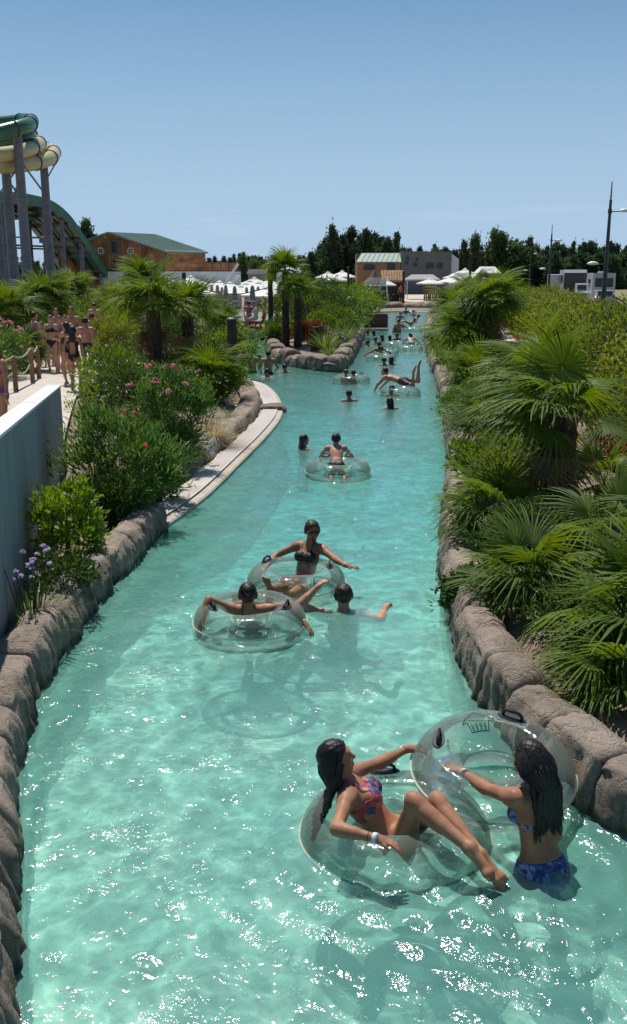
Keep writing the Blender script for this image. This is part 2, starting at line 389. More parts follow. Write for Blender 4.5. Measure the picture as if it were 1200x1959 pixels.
class Grid:
    def __init__(s, prims, vox, pad=0.03):
        lo = np.min([prim_bounds(p)[0] for p in prims], axis=0) - pad
        hi = np.max([prim_bounds(p)[1] for p in prims], axis=0) + pad
        s.vox, s.lo = vox, lo
        s.n = np.ceil((hi - lo) / vox).astype(int) + 2
        s.ax = [lo[i] + vox * np.arange(s.n[i]) for i in range(3)]
        s.D = s.field(prims)
    def field(s, prims):
        D = np.full(s.n, 0.5, dtype=np.float32)
        for p in prims:
            k = p[-1]; l, h = prim_bounds(p); m = abs(k) * 1.1 + 3 * s.vox
            i0 = np.clip(np.floor((l - m - s.lo) / s.vox).astype(int), 0, s.n - 1); i1 = np.clip(np.ceil((h + m - s.lo) / s.vox).astype(int) + 1, 1, s.n)
            sl = tuple(slice(i0[i], i1[i]) for i in range(3))
            X = s.ax[0][sl[0]][:, None, None]; Y = s.ax[1][sl[1]][None, :, None]; Z = s.ax[2][sl[2]][None, None, :]
            d = prim_eval(p, X, Y, Z); A = D[sl]
            if k >= 0:
                k = max(k, 1e-4); h_ = np.clip(0.5 + 0.5 * (A - d) / k, 0, 1)
                D[sl] = A * (1 - h_) + d * h_ - k * h_ * (1 - h_)
            else:                                   # negative blend: carve
                k = -k; d = -d; h_ = np.clip(0.5 - 0.5 * (A - d) / k, 0, 1)
                D[sl] = A * (1 - h_) + d * h_ + k * h_ * (1 - h_)
        return D
    def xyz(s): return s.ax[0][:, None, None], s.ax[1][None, :, None], s.ax[2][None, None, :]
    def nets(s, D):
        ins = D < 0
        nx, ny, nz = D.shape
        cnt = np.zeros((nx - 1, ny - 1, nz - 1), np.int8)
        for dx in (0, 1):
            for dy in (0, 1):
                for dz in (0, 1): cnt += ins[dx:nx - 1 + dx, dy:ny - 1 + dy, dz:nz - 1 + dz]
        act = (cnt > 0) & (cnt < 8)
        idx = np.full(act.shape, -1, np.int64)
        C = np.argwhere(act)
        if len(C) == 0: return np.zeros((0, 3)), np.zeros((0, 4), int)
        idx[act] = np.arange(len(C))
        S = np.zeros((len(C), 3)); Kc = np.zeros(len(C))
        corners = [(a, b, c) for a in (0, 1) for b in (0, 1) for c in (0, 1)]
        val = {q: D[C[:, 0] + q[0], C[:, 1] + q[1], C[:, 2] + q[2]] for q in corners}
        for q in corners:
            for a in range(3):
                if q[a] == 0:
                    q2 = list(q); q2[a] = 1; q2 = tuple(q2)
                    v0, v1 = val[q], val[q2]
                    m = (v0 < 0) != (v1 < 0)
                    t = v0[m] / (v0[m] - v1[m])
                    P = np.tile(np.array(q, float), (m.sum(), 1)); P[:, a] = t
                    S[m] += P; Kc[m] += 1
        V = s.lo + s.vox * (C + S / Kc[:, None])
        F = []
        for a in range(3):
            b, c = (a + 1) % 3, (a + 2) % 3
            sh0 = [slice(None)] * 3; sh1 = [slice(None)] * 3
            sh0[a] = slice(0, -1); sh1[a] = slice(1, None)
            e = ins[tuple(sh0)] != ins[tuple(sh1)]
            E = np.argwhere(e)
            E = E[(E[:, b] > 0) & (E[:, c] > 0) & (E[:, b] < D.shape[b] - 1) & (E[:, c] < D.shape[c] - 1)]
            if len(E) == 0: continue
            def cell(db, dc):
                Q = E.copy(); Q[:, b] += db; Q[:, c] += dc
                return idx[Q[:, 0], Q[:, 1], Q[:, 2]]
            q = np.stack([cell(-1, -1), cell(0, -1), cell(0, 0), cell(-1, 0)], axis=1)
            flip = ~ins[E[:, 0], E[:, 1], E[:, 2]]
            q[flip] = q[flip][:, ::-1]
            F.append(q)
        F = np.concatenate(F); F = F[(F >= 0).all(axis=1)]
        return V, F
    def mesh(s, name, D, relax=1):
        V, F = s.nets(D)
        for _ in range(relax):
            A = np.zeros_like(V); c = np.zeros(len(V))
            for i in range(4):
                for j in ((i + 1) % 4, (i + 3) % 4):
                    np.add.at(A, F[:, i], V[F[:, j]]); np.add.at(c, F[:, i], 1)
            c[c == 0] = 1
            V = V * 0.5 + 0.5 * A / c[:, None]
        return np_mesh(name, V, F)

def skin_mat(name, c, wet=0.50):
    m, nt, out = nodes_of(name)
    b = N(nt, 'ShaderNodeBsdfPrincipled', inp={'Roughness': wet, 'Specular IOR Level': 0.32, 'Subsurface Weight': 0.12, 'Subsurface Scale': 0.02, 'Subsurface Radius': (1, .35, .2)})
    nz = N(nt, 'ShaderNodeTexNoise', inp={'Scale': 9.0, 'Detail': 6.0}); nt.links.new(coords(nt), nz.inputs['Vector'])
    r = ramp(nt, [(0.3, (c[0] * .74, c[1] * .68, c[2] * .66)), (0.7, tuple(min(1, v * 1.16) for v in c))])
    nt.links.new(nz.outputs[0], r.inputs[0]); nt.links.new(r.outputs[0], b.inputs['Base Color'])
    n2 = N(nt, 'ShaderNodeTexNoise', inp={'Scale': 160.0, 'Detail': 3.0}); nt.links.new(coords(nt), n2.inputs['Vector'])
    r2 = N(nt, 'ShaderNodeMapRange', inp={1: 0.3, 2: 0.7, 3: wet - 0.12, 4: wet + 0.2}); nt.links.new(n2.outputs[0], r2.inputs[0]); nt.links.new(r2.outputs[0], b.inputs['Roughness'])
    bp = N(nt, 'ShaderNodeBump', inp={'Strength': 0.12, 'Distance': 0.002}); nt.links.new(n2.outputs[0], bp.inputs['Height']); nt.links.new(bp.outputs[0], b.inputs['Normal'])
    nt.links.new(b.outputs[0], out.inputs[0]); return m
SKIN = {k: skin_mat('skin_' + k, c) for k, c in {
    'tan': (0.40, 0.20, 0.115), 'fair': (0.62, 0.39, 0.28), 'red': (0.56, 0.29, 0.195), 'olive': (0.40, 0.21, 0.12), 'deep': (0.24, 0.11, 0.06)}.items()}

def hair_mat(name, c):
    m, nt, out = nodes_of(name)
    b = N(nt, 'ShaderNodeBsdfPrincipled', inp={'Roughness': 0.5, 'Specular IOR Level': 0.4})
    nz = N(nt, 'ShaderNodeTexNoise', inp={'Scale': 30.0, 'Detail': 5.0}); nt.links.new(coords(nt, 'Object', (1, 1, .2)), nz.inputs['Vector'])
    r = ramp(nt, [(0.3, tuple(v * 0.5 for v in c)), (0.7, tuple(v * 1.5 for v in c))]); nt.links.new(nz.outputs[0], r.inputs[0]); nt.links.new(r.outputs[0], b.inputs['Base Color'])
    bp = N(nt, 'ShaderNodeBump', inp={'Strength': 0.7, 'Distance': 0.01}); nt.links.new(nz.outputs[0], bp.inputs['Height']); nt.links.new(bp.outputs[0], b.inputs['Normal'])
    nt.links.new(b.outputs[0], out.inputs[0]); return m
HAIR = {k: hair_mat('hair_' + k, c) for k, c in {'black': (0.012, 0.009, 0.008), 'brown': (0.028, 0.017, 0.011), 'light': (0.11, 0.06, 0.03), 'blond': (0.25, 0.16, 0.08), 'white': (0.6, 0.6, 0.58)}.items()}

CLOTH = {}
def cloth(key, c):
    if key not in CLOTH: CLOTH[key] = mat('swimwear_' + key, c, tuple(v * 0.8 for v in c), 0.6, 30, 4, 0.15, 200, bdist=0.002)
    return CLOTH[key]
for k, c in {'black': (0.012, 0.012, 0.013), 'blue': (0.03, 0.25, 0.48), 'navy': (0.015, 0.02, 0.06), 'yellow': (0.55, 0.42, 0.03), 'purple': (0.22, 0.05, 0.30),
             'coral': (0.55, 0.12, 0.10), 'red': (0.4, 0.02, 0.03), 'white': (0.72, 0.72, 0.7), 'brown': (0.06, 0.035, 0.028), 'grey': (0.12, 0.12, 0.13), 'green': (0.04, 0.12, 0.06), 'teal': (0.03, 0.3, 0.35), 'pink': (0.6, 0.15, 0.25)}.items(): cloth(k, c)

def pattern_cloth(name, cols, scale):
    m, nt, out = nodes_of(name)
    b = N(nt, 'ShaderNodeBsdfPrincipled', inp={'Roughness': 0.6})
    v = N(nt, 'ShaderNodeTexVoronoi', distance='CHEBYCHEV', inp={'Scale': scale, 'Randomness': 0.75}); nt.links.new(coords(nt), v.inputs['Vector'])
    sx = N(nt, 'ShaderNodeSeparateColor'); nt.links.new(v.outputs['Color'], sx.inputs[0])
    r = ramp(nt, [(i / (len(cols) - 1), c) for i, c in enumerate(cols)], 'CONSTANT'); nt.links.new(sx.outputs[0], r.inputs[0])
    w = N(nt, 'ShaderNodeTexNoise', inp={'Scale': 110.0, 'Detail': 2.0}); nt.links.new(coords(nt), w.inputs['Vector'])
    hs = N(nt, 'ShaderNodeHueSaturation'); mr = N(nt, 'ShaderNodeMapRange', inp={1: 0.35, 2: 0.65, 3: 0.5, 4: 1.4}); nt.links.new(w.outputs[0], mr.inputs[0]); nt.links.new(mr.outputs[0], hs.inputs['Value']); nt.links.new(r.outputs[0], hs.inputs['Color'])
    nt.links.new(hs.outputs[0], b.inputs['Base Color']); nt.links.new(b.outputs[0], out.inputs[0]); return m
CLOTH['ethnic'] = pattern_cloth('patterned_swimwear', [(0.03, 0.03, 0.10), (0.45, 0.07, 0.08), (0.05, 0.06, 0.22), (0.5, 0.16, 0.12), (0.08, 0.02, 0.06)], 22)
CLOTH['bluefloral'] = pattern_cloth('blue_patterned_swimwear', [(0.02, 0.04, 0.16), (0.05, 0.12, 0.36), (0.25, 0.32, 0.5), (0.02, 0.03, 0.12)], 40)

def nrm(v):
    v = np.asarray(v, float); return v / (np.linalg.norm(v) + 1e-12)

def two_bone(a, c, l1, l2, hint):
    """joint between a and c; c is pulled in if out of reach"""
    a, c = np.asarray(a, float), np.asarray(c, float)
    d = c - a; L = np.linalg.norm(d)
    if L > (l1 + l2) * 0.995: c = a + d / L * (l1 + l2) * 0.995; d = c - a; L = np.linalg.norm(d)
    L = max(L, abs(l1 - l2) * 1.05 + 1e-4); u = nrm(d)
    x = (l1 * l1 - l2 * l2 + L * L) / (2 * L); h = math.sqrt(max(l1 * l1 - x * x, 0))
    hv = np.asarray(hint, float); hv = hv - u * (hv @ u)
    if np.linalg.norm(hv) < 1e-6: hv = np.cross(u, (0.3, 0.5, 0.8))
    return a + u * x + nrm(hv) * h, c

def rotv(v, axis, ang):
    return np.array(Matrix.Rotation(ang, 3, Vector(axis)) @ Vector(v))

def person(label, loc, yaw=0.0, H=1.68, sex='f', skin='tan', pelvis=(0, 0, 0.88), lean=0.0, side=0.0, twist=0.0, head=(0.0, 0.0, 0.0),
           hands=None, feet=None, elbows=None, knees=None, toes=None, palm=None, vox=0.016, detail=0, hair=('short', 'brown'), wear=(), build=1.0, headscale=1.0,
           curl=0.4, spread=0.1, group=None, chest_bend=0.0, extra=None):
    """local frame: x right, y the way the body faces, z up. hands/feet: (right, left) targets"""
    s = H / 1.68
    pv = np.array(pelvis, float)
    # torso frames
    r = np.array((1.0, 0, 0)); f = np.array((0, 1.0, 0)); u = np.array((0, 0, 1.0))
    u, f = rotv(u, r, -lean), rotv(f, r, -lean)
    u, r = rotv(u, f, side), rotv(r, f, side)
    uc, fc, rc = u.copy(), f.copy(), r.copy()
    if chest_bend: uc, fc = rotv(uc, rc, -chest_bend), rotv(fc, rc, -chest_bend)
    if twist: rc, fc = rotv(rc, uc, twist), rotv(fc, uc, twist)
    man = sex == 'm'
    waist = pv + u * 0.17 * s
    chest = waist + uc * 0.17 * s
    sw = (0.175 if man else 0.152) * s * (0.5 * build + 0.5)
    shl = chest + uc * 0.125 * s
    neck = shl + uc * 0.03 * s
    SR, SL = shl + rc * sw, shl - rc * sw
    hw = 0.088 * s
    HR, HL = pv + r * hw - u * 0.035 * s, pv - r * hw - u * 0.035 * s
    # head frame
    hu, hf, hr = uc.copy(), fc.copy(), rc.copy()
    hy, hp, ht = head
    zz = np.array((0, 0, 1.0))
    hu = nrm(uc * 0.35 + zz * 0.65) if uc[2] > -0.2 else uc
    hf = nrm(fc - hu * (fc @ hu)); hr = np.cross(hf, hu)
    hf, hr = rotv(hf, hu, hy), rotv(hr, hu, hy)
    hu, hf = rotv(hu, hr, hp), rotv(hf, hr, hp)
    hu, hr = rotv(hu, hf, ht), rotv(hr, hf, ht)
    hs = s * headscale
    hc = neck + nrm(uc * .6 + hu * .4) * 0.105 * s + hu * 0.06 * hs + hf * 0.018 * hs
    la1, la2 = 0.285 * s, 0.245 * s
    ll1, ll2 = 0.415 * s, 0.405 * s
    if hands is None: hands = ((sw + .1 * s, 0.04, pv[2] - 0.03), (-sw - .1 * s, 0.04, pv[2] - 0.03))
    if feet is None: feet = ((hw + .02, 0, 0.07 * s), (-hw - .02, 0, 0.07 * s))
    if elbows is None: elbows = (rc * 0.6 - fc * 0.7 - uc * .3, -rc * 0.6 - fc * 0.7 - uc * .3)
    if knees is None: knees = (f + r * .1, f - r * .1)
    if toes is None: toes = (None, None)
    RT = np.stack([r, f, u]); RC = np.stack([rc, fc, uc]); RH = np.stack([hr, hf, hu])
    b = build
    P = []
    P += [ell(pv + u * .03 * s, RT, np.array((.150 if not man else .142, .105, .115)) * s * b, .05),
          ell(waist + u * .01 * s, np.stack([rc, fc, uc]), np.array((.118 if not man else .135, .088, .14)) * s * b, .06),
          ell(chest + uc * .0 * s, RC, np.array((.132 if not man else .155, .098, .165)) * s * b, .05),
          cap(SR - rc * .03 * s, SL + rc * .03 * s, .05 * s, .05 * s, .05),
          cap(neck - uc * .01 * s, shl + rc * sw * .75, .045 * s, .035 * s, .04), cap(neck - uc * .01 * s, shl - rc * sw * .75, .045 * s, .035 * s, .04)]
    for sg in (1, -1):
        P.append(ell(pv + r * sg * .068 * s - f * .05 * s - u * .055 * s, RT, np.array((.082, .08, .088)) * s * b, .04))
        if man: P.append(ell(chest + rc * sg * .07 * s + fc * .06 * s + uc * .045 * s, RC, np.array((.075, .045, .06)) * s, .04))
        else: P.append(ell(chest + rc * sg * .066 * s + fc * .088 * s - uc * .005 * s, RC, np.array((.062, .055, .062)) * s * b, .03))
    J = {}
    bones = []
    for side_i, (sh, hand, eh) in enumerate(((SR, hands[0], elbows[0]), (SL, hands[1], elbows[1]))):
        el, wr = two_bone(sh, hand, la1, la2, eh)
        am = 1.18 if man else 1.0
        P += [cap(sh, el, .05 * s * am, .036 * s * am, .035), cap(el, wr, .038 * s * am, .024 * s * am, .02), ell(sh + (el - sh) * .12, RC, np.array((.054, .054, .054)) * s * am, .03)]
        fa = nrm(wr - el)
        if detail: P.append(cap(el + (wr - el) * .15, el + (wr - el) * .45, .041 * s * am, .034 * s * am, .02))
        # hand
        pn = np.asarray(palm[side_i], float) if palm and palm[side_i] is not None else -zz * .9 + rc * (.2 if side_i == 0 else -.2)
        hd = fa
        if palm and len(palm) > 2 and palm[2 + side_i] is not None: hd = nrm(palm[2 + side_i])
        pn = pn - hd * (pn @ hd); pn = nrm(pn)
        sd = nrm(np.cross(hd, pn))                                  # across the palm
        thumb = sd if (sd @ (fc + uc * .5 + hd * 0.01)) >= 0 else -sd
        if detail:
            P += [cap(wr, wr + hd * .03 * s, .022 * s, .024 * s, .02)]
            for q in (-.024, -.008, .008, .024): P.append(cap(wr + hd * .02 * s + sd * q * .7 * s, wr + hd * .078 * s + sd * q * s, .0125 * s, .0105 * s, .014))
            for i, (q, ln) in enumerate(zip((-.027, -.009, .009, .027), (.075, .086, .08, .062))):
                if (thumb @ sd) < 0: q = -q
                q = -q                                              # index finger lies on the thumb side
                k0 = wr + hd * .082 * s + sd * q * s
                dr = nrm(hd + sd * q * spread * 60)
                a1 = curl * .55; d1 = nrm(dr * math.cos(a1) + pn * math.sin(a1)); k1 = k0 + d1 * ln * .5 * s
                a2 = curl * 1.5; d2 = nrm(dr * math.cos(a2) + pn * math.sin(a2)); k2 = k1 + d2 * ln * .32 * s
                a3 = curl * 2.1; d3 = nrm(dr * math.cos(a3) + pn * math.sin(a3)); k3 = k2 + d3 * ln * .22 * s
                P += [cap(k0, k1, .0092 * s, .0083 * s, .005), cap(k1, k2, .0083 * s, .0075 * s, .004), cap(k2, k3, .0075 * s, .006 * s, .004)]
            t0 = wr + hd * .022 * s + thumb * .022 * s
            t1 = t0 + nrm(hd * .75 + thumb * .6 + pn * .25) * .036 * s; t2 = t1 + nrm(hd + thumb * .25 + pn * .3) * .03 * s
            P += [cap(t0, t1, .013 * s, .010 * s, .01), cap(t1, t2, .010 * s, .007 * s, .005)]
        else:
            P += [cap(wr, wr + hd * .075 * s, .024 * s, .022 * s, .02), cap(wr + hd * .075 * s - sd * .018 * s, wr + nrm(hd + pn * curl) * .16 * s - sd * .016 * s, .014 * s, .010 * s, .012),
                  cap(wr + hd * .075 * s + sd * .012 * s, wr + nrm(hd + pn * curl) * .165 * s + sd * .014 * s, .014 * s, .010 * s, .012), cap(wr + hd * .02 * s, wr + hd * .08 * s + thumb * .045 * s, .014 * s, .010 * s, .012)]
        J['el%d' % side_i], J['wr%d' % side_i], J['hd%d' % side_i] = el, wr, hd
    for side_i, (hp_, ft, kh) in enumerate(((HR, feet[0], knees[0]), (HL, feet[1], knees[1]))):
        kn, an = two_bone(hp_, ft, ll1, ll2, kh)
        lm = 1.05 if man else 1.0
        P += [cap(hp_ + (kn - hp_) * .02, kn, .085 * s * b, .052 * s, .05), cap(kn, an, .05 * s * lm, .034 * s, .03)]
        sh_ = nrm(an - kn); bk = nrm(np.asarray(kh, float) - sh_ * (np.asarray(kh, float) @ sh_)) if np.linalg.norm(np.cross(kh, sh_)) > 1e-5 else f
        P += [cap(kn + sh_ * .08 * s - bk * .018 * s, kn + sh_ * .2 * s - bk * .012 * s, .05 * s * lm, .036 * s, .04), cap(kn + bk * .012 * s - sh_ * .02 * s, kn + bk * .012 * s + sh_ * .02 * s, .04 * s, .04 * s, .03)]
        td = toes[side_i]
        td = nrm(td) if td is not None else nrm(bk * .95 - zz * .12 if abs(sh_[2]) > .5 else bk + sh_ * .6)
        st = nrm(np.cross(td, sh_))
        heel = an - td * .03 * s + sh_ * .035 * s; ball = an + td * .115 * s + sh_ * .05 * s
        P += [cap(an, heel, .034 * s, .03 * s, .02), cap(heel, ball, .028 * s, .024 * s, .025), cap(an + td * .02 * s, ball, .03 * s, .022 * s, .03), cap(ball - st * .02 * s, ball + st * .02 * s, .023 * s, .023 * s, .02)]
        if detail:
            for i in range(5):
                q = (i - 2) * .0165
                if side_i == 1: q = -q
                P.append(cap(ball + st * q * s, ball + st * q * 1.1 * s + td * (.058 - .007 * i) * s + sh_ * .004 * s, .0115 * s, (.0098 if i else .0125) * s, .006))
        else: P.append(cap(ball, ball + td * .045 * s + sh_ * .004 * s, .024 * s, .018 * s, .02))
        J['kn%d' % side_i], J['an%d' % side_i], J['td%d' % side_i] = kn, an, td
    # neck and head
    P.append(cap(neck - uc * .02 * s, hc - hf * .02 * hs - hu * .05 * hs, (.058 if man else .05) * s, .05 * s, .03))
    HP = [ell(hc + hu * .03 * hs - hf * .012 * hs, RH, np.array((.074, .094, .086)) * hs, .02),
          ell(hc - hu * .032 * hs + hf * .02 * hs, RH, np.array((.058, .072, .078)) * hs, .03),
          ell(hc - hu * .09 * hs + hf * .055 * hs, RH, np.array((.027, .025, .02)) * hs, .03)]
    HP += [cap(hc + hu * .012 * hs + hf * .083 * hs, hc - hu * .024 * hs + hf * .107 * hs, .008 * hs, .0125 * hs, .012),
           cap(hc + hu * .03 * hs + hf * .078 * hs - hr * .03 * hs, hc + hu * .03 * hs + hf * .078 * hs + hr * .03 * hs, .012 * hs, .012 * hs, .02)]
    for sg in (1, -1):
        HP.append(ell(hc + hr * sg * .075 * hs - hf * .006 * hs - hu * .006 * hs, RH, np.array((.009, .02, .031)) * hs, .008))
        if detail:
            HP.append(ell(hc + hr * sg * .031 * hs + hf * .092 * hs + hu * .008 * hs, RH, np.array((.018, .012, .011)) * hs, -.012))
            HP.append(ell(hc + hr * sg * .031 * hs + hf * .073 * hs + hu * .008 * hs, RH, np.array((.014, .014, .0125)) * hs, .003))
            HP.append(ell(hc + hr * sg * .04 * hs + hf * .06 * hs - hu * .03 * hs, RH, np.array((.024, .022, .02)) * hs, .02))
            HP.append(ell(hc + hr * sg * .010 * hs + hf * .098 * hs - hu * .03 * hs, RH, np.array((.008, .008, .007)) * hs, .006))
    if detail:
        HP += [cap(hc - hu * .054 * hs + hf * .088 * hs - hr * .02 * hs, hc - hu * .054 * hs + hf * .088 * hs + hr * .02 * hs, .0075 * hs, .0075 * hs, .006),
               cap(hc - hu * .067 * hs + hf * .086 * hs - hr * .017 * hs, hc - hu * .067 * hs + hf * .086 * hs + hr * .017 * hs, .0085 * hs, .0085 * hs, .006)]
    g = Grid(P + HP, vox)
    if np.prod(g.n.astype(float)) > 6e7: raise RuntimeError('grid too large')
    me = g.mesh('person', g.D, 1)
    body = mesh_obj('person', me, None, [SKIN[skin]], loc)
    body.rotation_euler = (0, 0, yaw)
    tag(body, label, 'person', group)
    # smooth transfer helpers for clothes
    X, Y, Z = g.xyz()
    def dotp(o, a): return (X - o[0]) * a[0] + (Y - o[1]) * a[1] + (Z - o[2]) * a[2]
    def sphere(o, q): return np.sqrt((X - o[0]) ** 2 + (Y - o[1]) ** 2 + (Z - o[2]) ** 2) - q
    def garment(name, region, key, off=0.006):
        D = np.maximum(g.D - max(off, vox * .45), region)
        m2 = g.mesh(name, D.astype(np.float32), 1)
        if len(m2.vertices): return mesh_obj(name, m2, body, [CLOTH[key]])
    torso = prim_eval(cap(pv - u * .15 * s, shl - uc * .08 * s, .2 * s * b, .165 * s * b), X, Y, Z)
    for w in wear:
        kind, key = w[0], w[1]
        if kind in ('bikini', 'bottom'):
            top_h = .075 * s if len(w) < 3 else w[2] * s
            legR = dotp(HR, nrm(-u * .75 - r * -.62 * -1 + 0 * f)) if False else None
            vr = dotp(pv, r); vu = dotp(pv, u); vf = dotp(pv, f)
            reg = np.maximum(vu - top_h, -(vu + .17 * s))
            reg = np.maximum(reg, (np.abs(vr) - (.052 * s + (vu + .12 * s) * .80)) * .7)          # high cut legs
            reg = np.maximum(reg, prim_eval(ell(pv - u * .04 * s, RT, np.array((.22, .2, .2)) * s * b), X, Y, Z))
            garment('bikini_bottom', reg, key)
        if kind in ('bikini', 'top'):
            vr = dotp(chest, rc); vu = dotp(chest, uc); vf = dotp(chest, fc)
            cup = np.minimum(*(prim_eval(ell(chest + rc * sg * .068 * s + fc * .085 * s + uc * .0 * s, RC, np.array((.072, .11, .066)) * s * b), X, Y, Z) for sg in (1, -1)))
            band = np.maximum(np.abs(vu + .045 * s) - .012 * s, torso)
            strap = np.maximum(np.abs(np.abs(vr) - (.062 + .0) * s) - .007 * s, np.maximum(-vu, np.maximum(torso - .05 * s, -(vf + .12 * s))))
            garment('bikini_top', np.minimum(np.minimum(np.maximum(cup, -vf), band), strap), key, .004)
        if kind == 'croptop':
            vr = dotp(chest, rc); vu = dotp(chest, uc)
            reg = np.maximum(np.maximum(vu - .085 * s + np.maximum(0, np.abs(vr) - .05 * s) * .9, -(vu + .085 * s)), torso - .01)
            strap = np.maximum(np.abs(np.abs(vr) - .075 * s) - .012 * s, np.maximum(-vu, torso - .06 * s))
            garment('bikini_top', np.minimum(reg, strap), key)
        if kind == 'swimsuit':
            vr = dotp(pv, r); vu = dotp(pv, u); vuc = dotp(chest, uc); vrc = dotp(chest, rc); vfc = dotp(chest, fc)
            reg = np.maximum(-(vu + .17 * s), (np.abs(vr) - (.055 * s + (vu + .12 * s) * .85)) * .7)
            reg = np.maximum(reg, np.maximum(torso - .01, vuc - .05 * s))
            openb = np.maximum(np.maximum(vfc + .02 * s, -(vu - .06 * s)), np.abs(vrc) - .075 * s)
            reg = np.maximum(reg, -openb)
            strap = np.maximum(np.abs(np.abs(vrc) - .075 * s + (vuc - .05 * s) * .4) - .012 * s, np.maximum(-vuc - .05 * s, torso - .06 * s))
            garment('swimsuit', np.minimum(reg, strap), key)
        if kind in ('trunks', 'briefs', 'longshorts'):
            ln = {'trunks': .55, 'briefs': .2, 'longshorts': .95}[kind]
            vu = dotp(pv, u)
            legs = np.minimum(prim_eval(cap(HR, HR + (J['kn0'] - HR) * ln, .10 * s, .095 * s), X, Y, Z), prim_eval(cap(HL, HL + (J['kn1'] - HL) * ln, .10 * s, .095 * s), X, Y, Z))
            legs = np.maximum(legs, np.maximum(*(-(dotp(pk, nrm(pk - qk))) * -1 for pk, qk in ((HR + (J['kn0'] - HR) * ln, HR), (HL + (J['kn1'] - HL) * ln, HL)))) if kind == 'briefs_' else legs)
            hipz = prim_eval(ell(pv, RT, np.array((.2, .18, .16)) * s * b), X, Y, Z)
            reg = np.maximum(np.minimum(legs, hipz), vu - .085 * s)
            garment('swim_trunks', reg, key, .010 if kind != 'briefs' else .006)
        if kind in ('shirt', 'tank'):
            vu = dotp(pv, u); arms = torso - .02
            if kind == 'shirt': arms = np.minimum(arms, np.minimum(prim_eval(cap(SR, SR + (J['el0'] - SR) * .7, .09 * s, .08 * s), X, Y, Z), prim_eval(cap(SL, SL + (J['el1'] - SL) * .7, .09 * s, .08 * s), X, Y, Z)))
            arms = np.minimum(arms, prim_eval(cap(SR - rc * .05, SL + rc * .05, .08 * s, .08 * s), X, Y, Z))
            reg = np.maximum(np.maximum(arms, -(vu - .0 * s)), dotp(neck, uc) - .005)
            garment('shirt' if kind == 'shirt' else 'tank_top', reg, key, .010)
        if kind == 'band':                                       # bracelet / watch: (kind, key, wrist index, offset, width)
            wi, of, wd = w[2], w[3], w[4]
            wr, el = J['wr%d' % wi], J['el%d' % wi]; dv = nrm(el - wr); c0 = wr + dv * of
            reg = np.maximum(np.abs(dotp(c0, dv)) - wd / 2, sphere(c0, .06))
            garment('wristband' if len(w) < 6 else w[5], reg, key, .003)
    # hair
    hk, hcol = hair
    if hk != 'none':
        gh = Grid(HP, max(vox * .8, .008), pad=.06)
        D = gh.D - .012 * hs
        Xh, Yh, Zh = gh.xyz()
        def hd_(a, o=hc): return (Xh - o[0]) * a[0] + (Yh - o[1]) * a[1] + (Zh - o[2]) * a[2]
        nn = nrm(hu * .62 - hf * .78)
        cut = -(hd_(nn) - (-.012 if hk != 'short' else .004) * hs)
        D = np.maximum(D, cut)
        if hk == 'short': D = np.maximum(D, -(hd_(hu) + .045 * hs))
        wob = .005 * np.sin(Xh * 160 + Zh * 60) * np.sin(Yh * 140 - Zh * 90)
        D = D + wob
        extra_p = []
        back = hc - hf * .085 * hs
        if hk == 'bun': extra_p = [ell(hc - hf * .115 * hs + hu * .01 * hs, RH, np.array((.036, .034, .036)) * hs, .02)]
        if hk == 'pony': extra_p = [cap(hc - hf * .1 * hs + hu * .01 * hs, hc - hf * .14 * hs - hu * .09 * hs, .026 * hs, .024 * hs, .02), cap(hc - hf * .14 * hs - hu * .09 * hs, hc - hf * .13 * hs - zz * .26 * hs, .024 * hs, .010 * hs, .02)]
        if hk == 'long':
            for q in (-.05, -.018, .018, .05): extra_p.append(cap(hc - hf * .06 * hs + hr * q * hs, neck + rc * q * 1.4 * s - fc * .09 * s - uc * .12 * s, .034 * hs, .022 * hs, .03))
        if hk == 'bob':
            for q in (-.06, -.03, .0, .03, .06): extra_p.append(cap(hc - hf * .05 * hs + hr * q * hs, neck + rc * q * 1.1 * s - fc * .07 * s, .032 * hs, .022 * hs, .03))
        if extra_p:
            gh2 = Grid(HP + extra_p, max(vox * .8, .008), pad=.06)
            D2 = gh2.field(extra_p)
            Xh, Yh, Zh = gh2.xyz()
            D1 = gh2.field(HP) - .012 * hs
            cut = -((Xh - hc[0]) * nn[0] + (Yh - hc[1]) * nn[1] + (Zh - hc[2]) * nn[2] - (-.012) * hs)
            D1 = np.maximum(D1, cut)
            h_ = np.clip(.5 + .5 * (D1 - D2) / .03, 0, 1); D = D1 * (1 - h_) + D2 * h_ - .03 * h_ * (1 - h_)
            D = D + .004 * np.sin(Xh * 190) * np.sin(Yh * 170 + Zh * 30)
            gh = gh2
        m3 = gh.mesh('hair', D.astype(np.float32), 1)
        if len(m3.vertices): mesh_obj('hair' if hcol != 'white' else 'cap', m3, body, [HAIR[hcol]])
    J.update(hc=hc, hf=hf, hu=hu, hr=hr, neck=neck, chest=chest, uc=uc, fc=fc, rc=rc, pv=pv, s=s, HR=HR, HL=HL, SR=SR, SL=SL, hs=hs)
    return body, J
